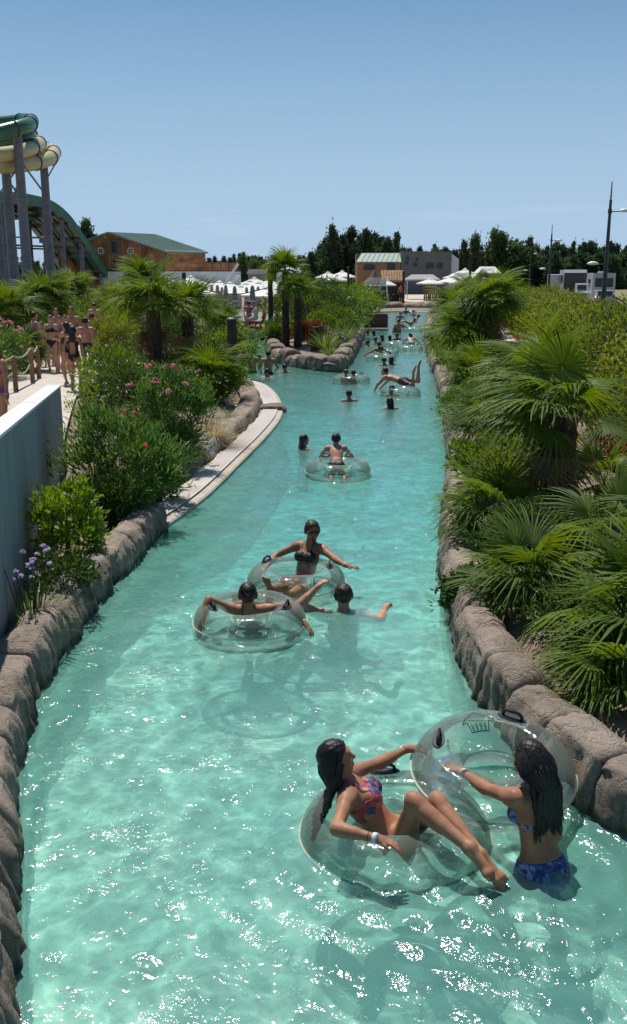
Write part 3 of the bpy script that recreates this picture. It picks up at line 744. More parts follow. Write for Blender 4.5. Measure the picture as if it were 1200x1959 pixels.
# ------------------------------------------------------------------ river outline (water level z = 0)
GP = lambda lst, z=0.0: [G(x, y, z) for x, y in lst]
LEFT_NEAR = [Vector((-0.9, -3, 0)), Vector((-1.0, 1.5, 0)), Vector((-1.2, 2.7, 0))] + GP([(36, 1959), (30, 1750), (32, 1600), (42, 1450), (75, 1330), (130, 1240), (210, 1130), (320, 1012)])
LEDGE = GP([(323, 1008), (400, 950), (465, 885), (515, 833), (540, 797), (538, 770), (520, 746), (500, 735), (478, 731)])
LEFT_FAR = GP([(455, 722), (425, 700), (410, 675), (425, 658), (455, 652), (500, 648)])
ISLAND = GP([(508, 660), (520, 688), (560, 701), (600, 708), (648, 712), (673, 690), (690, 655), (697, 638), (694, 615), (690, 603)])
FAR = GP([(690, 599), (740, 597), (790, 596), (821, 597)])
RIGHT = [Vector((4.6, -3, 0)), Vector((3.6, 2, 0)), Vector((2.6, 3.7, 0))] + GP([(1195, 1595), (1090, 1537), (1000, 1450), (920, 1350), (880, 1270), (852, 1130), (845, 1050), (858, 900), (850, 800), (835, 730), (818, 680), (812, 640), (820, 605)])
OUT = LEFT_NEAR + LEDGE + LEFT_FAR + ISLAND + FAR + RIGHT[::-1]

def resample(pts, step, closed=False):
    """points every step(d) metres along a polyline, smoothed with Catmull-Rom"""
    P = [Vector(p) for p in pts]; Q = []
    for i in range(len(P) - 1):
        p0, p1, p2, p3 = P[max(i - 1, 0)], P[i], P[i + 1], P[min(i + 2, len(P) - 1)]
        for k in range(24):
            t = k / 24
            q = 0.5 * ((2 * p1) + (p2 - p0) * t + (2 * p0 - 5 * p1 + 4 * p2 - p3) * t * t + (3 * p1 - p0 - 3 * p2 + p3) * t ** 3)
            Q.append(q)
    Q.append(P[-1])
    R = [Q[0]]; acc = 0
    for a, b in zip(Q, Q[1:]):
        acc += (b - a).length
        if acc >= step(b): R.append(b); acc = 0
    if (R[-1] - Q[-1]).length > step(Q[-1]) * .3: R.append(Q[-1])
    return R

RIVER = []
for seg in (LEFT_NEAR, LEDGE, LEFT_FAR, ISLAND, FAR, RIGHT[::-1]):
    RIVER += resample(seg, lambda p: max(.25, p.y * .02))[:]
RIV2 = np.array([(p.x, p.y) for p in RIVER])

def in_poly(P, poly):
    x, y = P[:, 0], P[:, 1]; ins = np.zeros(len(P), bool)
    n = len(poly); j = n - 1
    for i in range(n):
        xi, yi = poly[i]; xj, yj = poly[j]
        m = ((yi > y) != (yj > y)) & (x < (xj - xi) * (y - yi) / (yj - yi + 1e-12) + xi)
        ins ^= m; j = i
    return ins

def dist_poly(P, poly):
    A = poly; B = np.roll(poly, -1, axis=0); best = np.full(len(P), 1e9)
    for a, b in zip(A, B):
        ab = b - a; t = np.clip(((P - a) @ ab) / (ab @ ab + 1e-12), 0, 1)
        best = np.minimum(best, np.linalg.norm(P - (a + t[:, None] * ab), axis=1))
    return best

BANKZ = 0.30
def ground_z(P):
    d = dist_poly(P, RIV2)
    z = np.where(d < .12, -.06, -.06 + (BANKZ + .06) * np.clip((d - .12) / .45, 0, 1))
    far = np.clip((P[:, 1] - 60) / 40, 0, 1)
    z = z * (1 - far) + 0.12 * far
    LD = np.array([(p.x, p.y) for p in LEDGE]); dl = np.full(len(P), 1e9)
    for a, b in zip(LD[:-1], LD[1:]):
        ab = b - a; t = np.clip(((P - a) @ ab) / (ab @ ab), 0, 1); dl = np.minimum(dl, np.linalg.norm(P - (a + t[:, None] * ab), axis=1))
    z = np.where(dl < .75, -.10, np.where(dl < 1.2, -.10 + (z + .10) * (dl - .75) / .45, z))
    lump = np.array([noise.noise(Vector((x * .9, y * .9, 0))) for x, y in P]) * .06
    near = np.clip(1 - P[:, 1] / 60, 0, 1) * np.clip((d - .25) / .5, 0, 1) * np.clip((dl - .75) / .4, 0, 1)
    return z + lump * near

# ground: one sheet with the river cut out
rng = np.random.default_rng(3)
pts = []
y = -3.0
while y < 100:
    st = max(.45, y * .05)
    for x in np.arange(-12 - y * .35, 12 + y * .35, st): pts.append((x + rng.uniform(-.2, .2) * st, y + rng.uniform(-.2, .2) * st))
    y += st
for rr in (130, 200, 320, 500, 800, 1400, 2600):
    for a in np.arange(0, 2 * math.pi, .2): pts.append((rr * math.cos(a), rr * math.sin(a)))
pts = np.array(pts)
dd = dist_poly(pts, RIV2); ii = in_poly(pts, RIV2)
pts = pts[(~ii) & (dd > .12)]
allp = [Vector(p) for p in RIV2] + [Vector(p) for p in pts]
nR = len(RIV2)
cd = geometry.delaunay_2d_cdt(allp, [(i, (i + 1) % nR) for i in range(nR)], [], 0, 1e-5)
gv = np.array([(v.x, v.y) for v in cd[0]]); gf = np.array([f for f in cd[2] if len(f) == 3])
cen = gv[gf].mean(axis=1)
gf = gf[~in_poly(cen, RIV2)]
gz = ground_z(gv)
a_ = gv[gf]; cr = (a_[:, 1, 0] - a_[:, 0, 0]) * (a_[:, 2, 1] - a_[:, 0, 1]) - (a_[:, 1, 1] - a_[:, 0, 1]) * (a_[:, 2, 0] - a_[:, 0, 0])
gf[cr < 0] = gf[cr < 0][:, ::-1]
gmat = M['soil']
gm = np_mesh('ground', np.column_stack([gv, gz]), gf)
tag(mesh_obj('ground', gm, None, [gmat]), kind='structure')
GV, GZ = gv, gz
def gz_at(x, y):
    return float(ground_z(np.array([[x, y]]))[0])

def sheet(name, pts3, material, dens=None, kind='structure', lift=0.0):
    """flat-ish polygon sheet from 3D outline"""
    P = [Vector((p[0], p[1])) for p in pts3]; n = len(P)
    r = geometry.delaunay_2d_cdt(P, [(i, (i + 1) % n) for i in range(n)], [], 1, 1e-5)
    zmap = [pts3[o[0]][2] if o else 0 for o in r[3]]
    V = [(v.x, v.y, z + lift) for v, z in zip(r[0], zmap)]
    fs = []
    for f in r[2]:
        a, b, c = [Vector(V[i]) for i in f[:3]]
        fs.append(f if (b - a).cross(c - a).z > 0 else f[::-1])
    me = bpy.data.meshes.new(name); me.from_pydata(V, [], fs); me.update()
    return tag(mesh_obj(name, me, None, [material]), kind=kind)

def strip(name, L, R, z, material, n=1, kind='structure'):
    """ribbon between polyline L and R with heights z"""
    V = []; F = []; m = 6
    for (l, r_, zz) in zip(L, R, z):
        for k in range(m + 1): V.append((l[0] + (r_[0] - l[0]) * k / m, l[1] + (r_[1] - l[1]) * k / m, zz))
    for i in range(len(L) - 1):
        for k in range(m):
            a = i * (m + 1) + k; F.append((a, a + 1, a + m + 2, a + m + 1))
    me = bpy.data.meshes.new(name); me.from_pydata(V, [], F); me.update()
    if me.polygons[0].normal.z < 0: me.flip_normals()
    smooth(me)
    return tag(mesh_obj(name, me, None, [material]), kind=kind)

# path on the left: rises towards the bridge the photo was taken from
PATH = [(3, -9.5, -2.05, 1.75), (6, -9.5, -2.52, 1.42), (8, -9.5, -2.86, 1.22), (11, -9.8, -3.38, .92), (15, -10.2, -4.05, .60), (18, -10.5, -4.75, .45), (22, -10.8, -5.6, .41), (26, -11, -6.3, .40),
        (30, -11.2, -7.1, .39), (38, -12.2, -8.9, .37), (48, -14.0, -10.9, .35), (58, -16.5, -13.3, .33), (68, -19.5, -16.4, .3), (80, -25, -21, .28)]
strip('path', [(p[1], p[0]) for p in PATH], [(p[2], p[0]) for p in PATH], [p[3] for p in PATH], M['paving'])
def path_z(y):
    return float(np.interp(y, [p[0] for p in PATH], [p[3] for p in PATH]))
# far sand beach beyond the river, second pool, road and field
bz = .34
sheet('beach', [(*XZ(680, 100, bz)[:2], bz), (*XZ(850, 100, bz)[:2], bz), (*XZ(870, 135, bz)[:2], bz), (*XZ(560, 135, bz)[:2], bz), (*XZ(560, 104, bz)[:2], bz)], M['beach'])
sheet('road', [(7.5, -5, .24), (10.5, -5, .24), (16, 40, .24), (27.2, 84, .24), (35, 112, .24), (68, 230, .24), (58, 230, .24), (27, 112, .24), (20.5, 84, .24), (10.8, 40, .24)][::1], M['asphalt'], lift=.12)
sheet('field', [(12, 10, .24), (60, -5, .24), (260, 180, .24), (59, 200, .24), (35.6, 112, .24), (27.8, 84, .24), (16.6, 40, .24)], M['field'], lift=.135)

# riverbed and water
def river_rows():
    """centre band of the river by distance, wide enough to run under the banks"""
    ys = []; inv = np.linspace(1 / 0.9, 1 / 106, 760)
    y0 = np.array([1 / v for v in inv]); 
    return y0
bed_mat, nt, out = nodes_of('painted_riverbed')
b = N(nt, 'ShaderNodeBsdfPrincipled', inp={'Roughness': 0.9})
n1 = N(nt, 'ShaderNodeTexNoise', inp={'Scale': 0.9, 'Detail': 6.0, 'Distortion': .6}); nt.links.new(coords(nt, 'World'), n1.inputs['Vector'])
r = ramp(nt, [(.35, (.60, .78, .60)), (.65, (.93, .95, .74))]); nt.links.new(n1.outputs[0], r.inputs[0]); nt.links.new(r.outputs[0], b.inputs['Base Color']); nt.links.new(b.outputs[0], out.inputs[0])
BEDZ = -0.70
xl, xr = RIV2[:, 0].min() - 1, RIV2[:, 0].max() + 1
V = []; F = []
ny_, nx_ = 60, 30
for j in range(ny_):
    y_ = -3 + (110 + 3) * (j / (ny_ - 1)) ** 2
    for i in range(nx_):
        x_ = xl + (xr - xl) * i / (nx_ - 1)
        t_ = min(1, max(0, (y_ - 9.5) / 7)); V.append((x_, y_, BEDZ - .65 * t_ * t_ * (3 - 2 * t_) + .02 * math.sin(x_ * 1.3 + y_ * .4)))
for j in range(ny_ - 1):
    for i in range(nx_ - 1): F.append((j * nx_ + i, j * nx_ + i + 1, (j + 1) * nx_ + i + 1, (j + 1) * nx_ + i))
tag(mesh_obj('riverbed', np_mesh('riverbed', V, np.array(F)), None, [bed_mat]), kind='structure')
# painted side walls of the channel, under the rocks
V = []; F = []
for p in RIVER: V += [(p.x, p.y, -1.4), (p.x, p.y, -.012)]
for i in range(len(RIVER)):
    j = (i + 1) % len(RIVER); F.append((2 * i, 2 * i + 1, 2 * j + 1, 2 * j))
tag(mesh_obj('pool_wall', np_mesh('pool_wall', V, np.array(F)), None, [bed_mat]), kind='structure')

def row_extent(y):
    """left and right limits of the river polygon on the line y"""
    xs = []
    n = len(RIV2)
    for i in range(n):
        (x0, y0), (x1, y1) = RIV2[i], RIV2[(i + 1) % n]
        if (y0 - y) * (y1 - y) <= 0 and y0 != y1: xs.append(x0 + (x1 - x0) * (y - y0) / (y1 - y0))
    return (min(xs), max(xs)) if xs else (-1, 3)
ROWS = river_rows(); NCOL = 330
ROWS = np.concatenate([[-2.5, -1.5, -.5, .3], ROWS])
WX = np.zeros((len(ROWS), NCOL)); WY = np.zeros_like(WX)
for j, yy in enumerate(ROWS):
    a, b_ = row_extent(min(yy, 97.0)); a -= .35; b_ += .35
    WX[j] = np.linspace(a, b_, NCOL); WY[j] = yy
wr_ = np.random.default_rng(11)
def waves(X, Y):
    Z = np.zeros_like(X)
    wx = X + .12 * np.sin(Y * 1.7 + .5 * np.sin(X * 2.1)) + .05 * np.sin(Y * 5.1 + X * 2.2); wy = Y + .12 * np.sin(X * 2.3 + 1.1 + .6 * np.sin(Y * 1.1)) + .05 * np.sin(X * 5.7 - Y * 3.0)
    env = .65 + .35 * np.sin(X * .9 + .4 * np.sin(Y * .6)) * np.sin(Y * .55 + 1.0)
    for lam, amp, n in ((1.5, .008, 6), (.75, .006, 8), (.38, .0038, 12), (.2, .0021, 14), (.11, .0010, 12)):
        for _ in range(n):
            th = wr_.normal(math.pi / 2, .95); l = lam * wr_.uniform(.7, 1.35); ph = wr_.uniform(0, 6.28)
            k = 2 * math.pi / l
            s_ = np.sin(k * (wx * math.cos(th) + wy * math.sin(th)) + ph)
            fade = np.clip(1.25 - Y * Y / (940 * 3.3) / (l * .30), 0, 1)
            Z += amp * fade * (.8 * s_ - .35 * np.sqrt(s_ * s_ + .06)) * (.6 + .4 * env)
    return Z * env * .55
# rings pushed up round the floating people and tubes
WZ = waves(WX, WY)
for (px_, py_, a_, l_) in ((760, 1600, .010, .22), (1030, 1650, .012, .2), (480, 1190, .008, .22), (660, 1140, .008, .2), (645, 905, .006, .25), (750, 755, .012, .4)):
    c_ = G(px_, py_); rr = np.hypot(WX - c_.x, WY - c_.y)
    WZ += a_ * np.sin(2 * math.pi * rr / l_) * np.exp(-((rr - .7) / .55) ** 2)
nr, nc = WX.shape
top = np.stack([WX, WY, WZ], -1).reshape(-1, 3)
I = np.arange(nr * nc).reshape(nr, nc)
FT = np.stack([I[:-1, :-1], I[:-1, 1:], I[1:, 1:], I[1:, :-1]], -1).reshape(-1, 4)
wat, nt, out = nodes_of('pool_water')
co = coords(nt, 'World')
fres = N(nt, 'ShaderNodeFresnel', inp={'IOR': 1.47})
gl = N(nt, 'ShaderNodeBsdfGlossy', inp={'Roughness': 0.10, 'Color': (1, 1, 1, 1)})
na = N(nt, 'ShaderNodeTexNoise', inp={'Scale': 7.0, 'Detail': 3.0, 'Roughness': .55, 'Distortion': 1.4}); nt.links.new(coords(nt, 'World', (1, .8, 1)), na.inputs['Vector'])
nb = N(nt, 'ShaderNodeTexNoise', inp={'Scale': 30.0, 'Detail': 2.0, 'Roughness': .6, 'Distortion': .8}); nt.links.new(coords(nt, 'World', (1, .7, 1)), nb.inputs['Vector'])
npatch = N(nt, 'ShaderNodeTexNoise', inp={'Scale': 1.1, 'Detail': 3.0}); nt.links.new(co, npatch.inputs['Vector'])
pr = N(nt, 'ShaderNodeMapRange', inp={1: .50, 2: .74, 3: .12, 4: 1.5}); nt.links.new(npatch.outputs[0], pr.inputs[0])
mb = N(nt, 'ShaderNodeMath', operation='MULTIPLY'); nt.links.new(nb.outputs[0], mb.inputs[0]); nt.links.new(pr.outputs[0], mb.inputs[1])
mad = N(nt, 'ShaderNodeMath', operation='MULTIPLY_ADD', inp={1: .85}); nt.links.new(mb.outputs[0], mad.inputs[0]); nt.links.new(na.outputs[0], mad.inputs[2])
bp = N(nt, 'ShaderNodeBump', inp={'Strength': 1.0, 'Distance': .020}); nt.links.new(mad.outputs[0], bp.inputs['Height'])
nt.links.new(bp.outputs[0], gl.inputs['Normal']); nt.links.new(bp.outputs[0], fres.inputs['Normal'])
# caustic light painted into the surface: folded noise lines brighten its transparent colour
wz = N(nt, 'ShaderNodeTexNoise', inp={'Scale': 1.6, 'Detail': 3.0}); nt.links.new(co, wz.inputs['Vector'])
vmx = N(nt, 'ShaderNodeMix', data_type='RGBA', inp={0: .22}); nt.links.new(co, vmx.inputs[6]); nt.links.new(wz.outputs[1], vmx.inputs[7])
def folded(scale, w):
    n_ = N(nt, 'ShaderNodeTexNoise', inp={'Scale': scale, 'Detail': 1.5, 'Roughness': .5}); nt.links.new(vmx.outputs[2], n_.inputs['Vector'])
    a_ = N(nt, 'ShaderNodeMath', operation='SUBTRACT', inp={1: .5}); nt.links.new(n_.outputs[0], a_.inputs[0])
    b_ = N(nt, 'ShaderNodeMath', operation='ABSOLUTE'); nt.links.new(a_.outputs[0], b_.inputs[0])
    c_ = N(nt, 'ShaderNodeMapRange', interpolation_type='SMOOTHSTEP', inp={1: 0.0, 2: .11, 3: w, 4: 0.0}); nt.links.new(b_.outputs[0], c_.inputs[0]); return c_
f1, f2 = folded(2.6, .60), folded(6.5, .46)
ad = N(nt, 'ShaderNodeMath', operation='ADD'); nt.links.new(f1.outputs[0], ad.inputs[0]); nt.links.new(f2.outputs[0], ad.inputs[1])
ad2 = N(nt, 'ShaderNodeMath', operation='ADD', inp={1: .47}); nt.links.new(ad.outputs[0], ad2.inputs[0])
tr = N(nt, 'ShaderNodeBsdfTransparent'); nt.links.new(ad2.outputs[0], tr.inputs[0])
rf = N(nt, 'ShaderNodeBsdfRefraction', inp={'IOR': 1.13, 'Roughness': 0.0, 'Color': (1, 1, 1, 1)}); nt.links.new(bp.outputs[0], rf.inputs['Normal'])
df = N(nt, 'ShaderNodeBsdfDiffuse', inp={'Color': (.25, .65, .56, 1)})
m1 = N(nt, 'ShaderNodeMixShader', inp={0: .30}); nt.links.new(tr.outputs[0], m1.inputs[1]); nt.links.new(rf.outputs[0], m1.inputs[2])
m2 = N(nt, 'ShaderNodeMixShader', inp={0: .31}); nt.links.new(m1.outputs[0], m2.inputs[1]); nt.links.new(df.outputs[0], m2.inputs[2])
m3 = N(nt, 'ShaderNodeMixShader'); nt.links.new(fres.outputs[0], m3.inputs[0]); nt.links.new(m2.outputs[0], m3.inputs[1]); nt.links.new(gl.outputs[0], m3.inputs[2])
nt.links.new(m3.outputs[0], out.inputs[0])
va = N(nt, 'ShaderNodeVolumeAbsorption', inp={'Color': (.05, .81, .88, 1), 'Density': .40}); nt.links.new(va.outputs[0], out.inputs['Volume'])
# closed body of water: top sheet, sides and a bottom below the bed
bot = top.copy(); bot[:, 2] = -1.6
per = np.concatenate([I[0, :], I[1:, -1], I[-1, -2::-1], I[-2:0:-1, 0]])
pn = len(top)
sideF = np.array([(per[i], per[i] + pn, per[(i + 1) % len(per)] + pn, per[(i + 1) % len(per)]) for i in range(len(per))])
# bottom only needs its rim: a coarse strip per row
botF = np.stack([I[:-1, 0] + pn, I[1:, 0] + pn, I[1:, -1] + pn, I[:-1, -1] + pn], -1)
FW = np.concatenate([FT, sideF])
use = np.zeros(2 * pn, bool); use[:pn] = True; use[per + pn] = True
remap = np.cumsum(use) - 1
# rim verts between corner columns are needed row by row
FW2 = np.concatenate([FW, botF])
use[botF.ravel()] = True; remap = np.cumsum(use) - 1
wm = np_mesh('water', np.concatenate([top, bot])[use], remap[FW2])
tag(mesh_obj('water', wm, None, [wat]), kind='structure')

# ------------------------------------------------------------------ cast rock edging: one rock per block
def rock_block(a, b, na_, nb_, h, w, face_in, seed, n_l=14, n_s=18, depth=.9):
    """block between water-edge points a,b; na_,nb_ = outward (land) normals; returns verts relative to a"""
    V = []; rnd = random.Random(seed)
    hh = h * rnd.uniform(.95, 1.05); ww = w * rnd.uniform(.96, 1.04)
    prof = []
    for k in range(n_s + 1):
        t = k / n_s
        prof.append(t)
    for i in range(n_l + 1):
        u = i / n_l
        e = min(u, 1 - u) * (b - a).length
        joint = 1 - .13 * math.exp(-(e / .020) ** 1.2)                     # recessed joint at both ends
        o = a.lerp(b, u); nn = na_.lerp(nb_, u).normalized()
        bulge = 1 + .04 * math.sin(math.pi * u)
        for t in prof:
            # t: 0 foot in the water .. .45 shoulder .. 1 back on land
            if t < .5:
                q = t / .5
                x = -.16 + .05 * q + (.10 * max(0, q - .72) ** 1.4 * 6 * w)
                z = -depth + (depth + hh * .88) * min(1, q * 1.0)
            else:
                q = (t - .5) / .5
                ang = math.pi * q
                x = -.11 + .08 * w + (ww * .55) * (1 - math.cos(ang)); z = hh * .88 + hh * .16 * math.sin(ang) - hh * .55 * max(0, q - .55) ** 1.2
            zc = z if z < 0 else z * joint * (bulge if t > .3 else 1)
            p = o + nn * (x + (1 - joint) * .2 * (1 if t < .6 else -1)) + Vector((0, 0, zc))
            p0 = p * 3.1; d = (noise.noise(p * 1.9) * .06 + noise.noise(p * 3.1 + Vector((7, 3, 1))) * .13 * max(0, w - .45)) * (1.6 if w > .6 else 1) + noise.noise(p * 5.5) * .03 + abs(noise.noise(p * 10)) * .022 + noise.noise(p * 24) * .007
            fl = .016 * math.sin((o.x + o.y) * 42 + 5 * noise.noise(o * 4)) * (1 if .1 < t < .48 else 0)   # fluting on the wet face
            dirn = (-nn if t < .48 else Vector((0, 0, 1)))
            V.append(p + dirn * (d + fl) * (.6 + .5 * min(1, w / .4)))
    F = []
    m = n_s + 1
    for i in range(n_l):
        for k in range(n_s): F.append((i * m + k, i * m + k + 1, (i + 1) * m + k + 1, (i + 1) * m + k))
    F.append(tuple(range(m))[::-1]); F.append(tuple(n_l * m + k for k in range(m)))
    return V, F

def rock_row(name, label, pts, land_side, h, w, step, seed, material, offs=0.09, hfun=None, depth=.14):
    """land_side +1: land to the right of the walking direction"""
    R = resample(pts, step)
    root = thing(name, label, 'rock edging', tuple(R[len(R) // 2].xy) + (0,))
    o0 = Vector(root.location)
    nrm_ = []
    for i in range(len(R)):
        t = (R[min(i + 1, len(R) - 1)] - R[max(i - 1, 0)]).normalized()
        nrm_.append(Vector((t.y, -t.x, 0)) * land_side)
    for i in range(len(R) - 1):
        a, b_ = R[i] + nrm_[i] * offs, R[i + 1] + nrm_[i + 1] * offs
        d = (a + b_).length / 2
        near = d < 14
        V, F = rock_block(a, b_, nrm_[i], nrm_[i + 1], h if hfun is None else hfun(i, R[i]), w, True, seed + i, 18 if near else (14 if d < 48 else 5), 24 if near else (20 if d < 48 else 8), depth)
        me = bpy.data.meshes.new('rock'); me.from_pydata([v - o0 for v in V], [], F); me.update(); smooth(me)
        bm_ = bmesh.new(); bm_.from_mesh(me); bmesh.ops.recalc_face_normals(bm_, faces=bm_.faces); bm_.to_mesh(me); bm_.free()
        mesh_obj('rock', me, root, [material])
    return root
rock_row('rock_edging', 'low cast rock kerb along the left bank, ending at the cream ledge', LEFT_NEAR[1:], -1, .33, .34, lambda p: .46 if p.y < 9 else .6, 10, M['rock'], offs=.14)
# behind the ledge
def offset(pts, d):
    out_ = []
    for i, p in enumerate(pts):
        t = (pts[min(i + 1, len(pts) - 1)] - pts[max(i - 1, 0)]).normalized()
        out_.append(p + Vector((-t.y, t.x, 0)) * d)
    return out_
LS = resample(LEDGE, lambda p: .3)
rock_row('rock_edging', 'line of lumpy cast rocks behind the cream ledge on the left bank', offset(LS, .60)[::3], -1, .30, .42, lambda p: .8, 60, M['rock'], depth=.14)
rock_row('rock_edging', 'lumpy boulder kerb round the planted point in mid river', ISLAND, -1, .42, .55, lambda p: .85 if p.y < 45 else 1.8, 120, M['rock_far'], hfun=lambda i, p: .42 + .10 * math.sin(i * 2.3))
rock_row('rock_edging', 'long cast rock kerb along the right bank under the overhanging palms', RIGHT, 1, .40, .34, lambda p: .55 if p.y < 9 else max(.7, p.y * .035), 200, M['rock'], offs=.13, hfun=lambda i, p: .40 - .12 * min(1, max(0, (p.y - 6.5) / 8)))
rock_row('rock_edging', 'brown rock rim of the far shore in front of the sandy beach', [Vector((p.x, p.y + 4.5, 0)) for p in GP([(655, 599), (690, 599), (740, 597), (790, 596), (850, 597)])], -1, .62, 1.3, lambda p: 1.7, 320, M['rock_far'], hfun=lambda i, p: .55 + .25 * noise.noise(Vector((i * 1.7, 0, 0))))
rock_row('rock_edging', 'low pale rock rim at the back of the left side arm', LEFT_FAR, -1, .22, .8, lambda p: 1.6, 360, M['rock'])

# ledge with overflow grating, in two lengths parted by a rock
def ledge(name, label, i0, i1):
    seg = LS[i0:i1]; inn = offset(LS, .64)[i0:i1]; g0 = offset(LS, .15)[i0:i1]; g1 = offset(LS, .47)[i0:i1]
    root = thing(name, label, 'poolside ledge', tuple(seg[0].xy) + (0,)); o0 = Vector(root.location)
    V = []; F = []
    for a, b_ in zip(seg, inn):
        a2 = a.lerp(b_, .04)
        V += [a - o0 + Vector((0, 0, -.008)), a - o0 + Vector((0, 0, .035)), a2 - o0 + Vector((0, 0, .055)), b_ - o0 + Vector((0, 0, .075)), b_ - o0 + Vector((0, 0, -.008))]
    for i in range(len(seg) - 1):
        for k in range(4): F.append((i * 5 + k, i * 5 + k + 1, i * 5 + k + 6, i * 5 + k + 5))
    F += [tuple(range(5)), tuple((len(seg) - 1) * 5 + k for k in range(5))[::-1]]
    me = bpy.data.meshes.new('ledge_slab'); me.from_pydata(V, [], F); me.update()
    mesh_obj('ledge_slab', me, root, [M['ledge']])
    # grating: cross bars on a dark channel
    ch = MB()
    for i in range(len(seg) - 1):
        q = [g0[i], g0[i + 1], g1[i + 1], g1[i]]
        ch.add([p - o0 + Vector((0, 0, .0765)) for p in q], [(0, 1, 2, 3)])
    ch.build('channel', M['slot'], root)
    A = resample(g0, lambda p: .034); B = resample(g1, lambda p: .001)
    fr = MB(); n = 0
    L0 = len(A)
    bars = MB()
    B_ = np.array([(p.x, p.y) for p in B])
    for i in range(L0 - 1):
        a = A[i]; t = (A[i + 1] - A[i]).normalized(); nn = Vector((-t.y, t.x, 0)); mid = a + nn * .16
        bars.box(mid - o0 + Vector((0, 0, .084)), (.026, .316, .012), M=Matrix((t, nn, Vector((0, 0, 1)))).transposed())
    for g in (g0, g1):
        for a, b_ in zip(g, g[1:]):
            t = (b_ - a); l = t.length; t.normalize(); nn = Vector((-t.y, t.x, 0))
            bars.box((a + b_) / 2 - o0 + Vector((0, 0, .085)), (l + .01, .014, .016), M=Matrix((t, nn, Vector((0, 0, 1)))).transposed())
    k = bars.build('grating', M['grate'], root); k['kind'] = 'stuff'
    return root
nL = len(LS)
kcut = int(nL * .62)
ledge('overflow_ledge', 'long cream poolside ledge with pale grating, nearer length before the crossing rock', 0, kcut)
ledge('overflow_ledge', 'shorter curved cream poolside ledge with pale grating beyond the crossing rock', kcut + 1, nL)
c_ = LS[kcut]; ci = offset(LS, .6)[kcut]
cr_root = rock_row('rock', 'flat rock lying across the cream ledge between its two lengths', [c_ + (c_ - ci) * .0 + Vector((0, -.22, 0)), c_ + Vector((0, .22, 0))], -1, .14, .55, lambda p: .5, 400, M['rock'])
tag(cr_root, cat='rock')
# ------------------------------------------------------------------ buildings
def plank_mat(name, cols, vertical, width):
    m, nt, out = nodes_of(name)
    b = N(nt, 'ShaderNodeBsdfPrincipled', inp={'Roughness': 0.85}); nt.links.new(b.outputs[0], out.inputs[0])
    tc = N(nt, 'ShaderNodeTexCoord'); br = N(nt, 'ShaderNodeTexBrick', offset=.37, inp={'Scale': 1.0, 'Brick Width': 2.2, 'Row Height': width, 'Mortar Size': .012, 'Mortar': (.03, .018, .012, 1), 'Bias': 0.0})
    mp = N(nt, 'ShaderNodeMapping'); mp.inputs['Rotation'].default_value = (rad(90), 0, 0) if not vertical else (rad(90), 0, rad(90))
    sw = N(nt, 'ShaderNodeSeparateXYZ'); cb = N(nt, 'ShaderNodeCombineXYZ'); nt.links.new(tc.outputs['Object'], sw.inputs[0])
    ad = N(nt, 'ShaderNodeMath', operation='ADD'); nt.links.new(sw.outputs[0], ad.inputs[0]); nt.links.new(sw.outputs[1], ad.inputs[1])
    nt.links.new(ad.outputs[0], cb.inputs[1 if vertical else 0]); nt.links.new(sw.outputs[2], cb.inputs[0 if vertical else 1])
    nt.links.new(cb.outputs[0], br.inputs['Vector'])
    br.inputs['Color1'].default_value = (*cols[0], 1); br.inputs['Color2'].default_value = (*cols[1], 1)
    nz = N(nt, 'ShaderNodeTexNoise', inp={'Scale': 1.3, 'Detail': 6.0}); nt.links.new(tc.outputs['Object'], nz.inputs['Vector'])
    hs = N(nt, 'ShaderNodeHueSaturation'); mr = N(nt, 'ShaderNodeMapRange', inp={1: .3, 2: .7, 3: .55, 4: 1.4}); nt.links.new(nz.outputs[0], mr.inputs[0]); nt.links.new(mr.outputs[0], hs.inputs['Value'])
    nt.links.new(br.outputs[0], hs.inputs['Color']); nt.links.new(hs.outputs[0], b.inputs['Base Color']); return m
M['plank_v'] = plank_mat('weathered_planks_upright', [(.52, .21, .09), (.27, .115, .055)], True, .28)
M['plank_h'] = plank_mat('weathered_planks_level', [(.52, .24, .11), (.31, .14, .07)], False, .25)

def window(parent, c, w, h, facing, frame='steel', glass='glass_dark', bars=1):
    """framed window on a wall: facing = outward normal"""
    n = Vector(facing).normalized(); t = Vector((-n.y, n.x, 0)); up = Vector((0, 0, 1)); R = Matrix((t, n, up)).transposed()
    c = Vector(c); f = MB(); th = .07
    for sx in (-1, 1): f.box(c + t * sx * (w / 2) + n * .06, (th, .14, h + th), M=R)
    for sz in (-1, 1): f.box(c + up * sz * (h / 2) + n * .058, (w - th, .13, th), M=R)
    for k in range(1, bars + 1): f.box(c + t * (-w / 2 + w * k / (bars + 1)) + n * .05, (.05, .1, h - th), M=R)
    o = f.build('window', M[frame], parent)
    MB().box(c + n * .02, (w - .05, .03, h - .05), M=R).build('pane', M[glass], o)
    return o

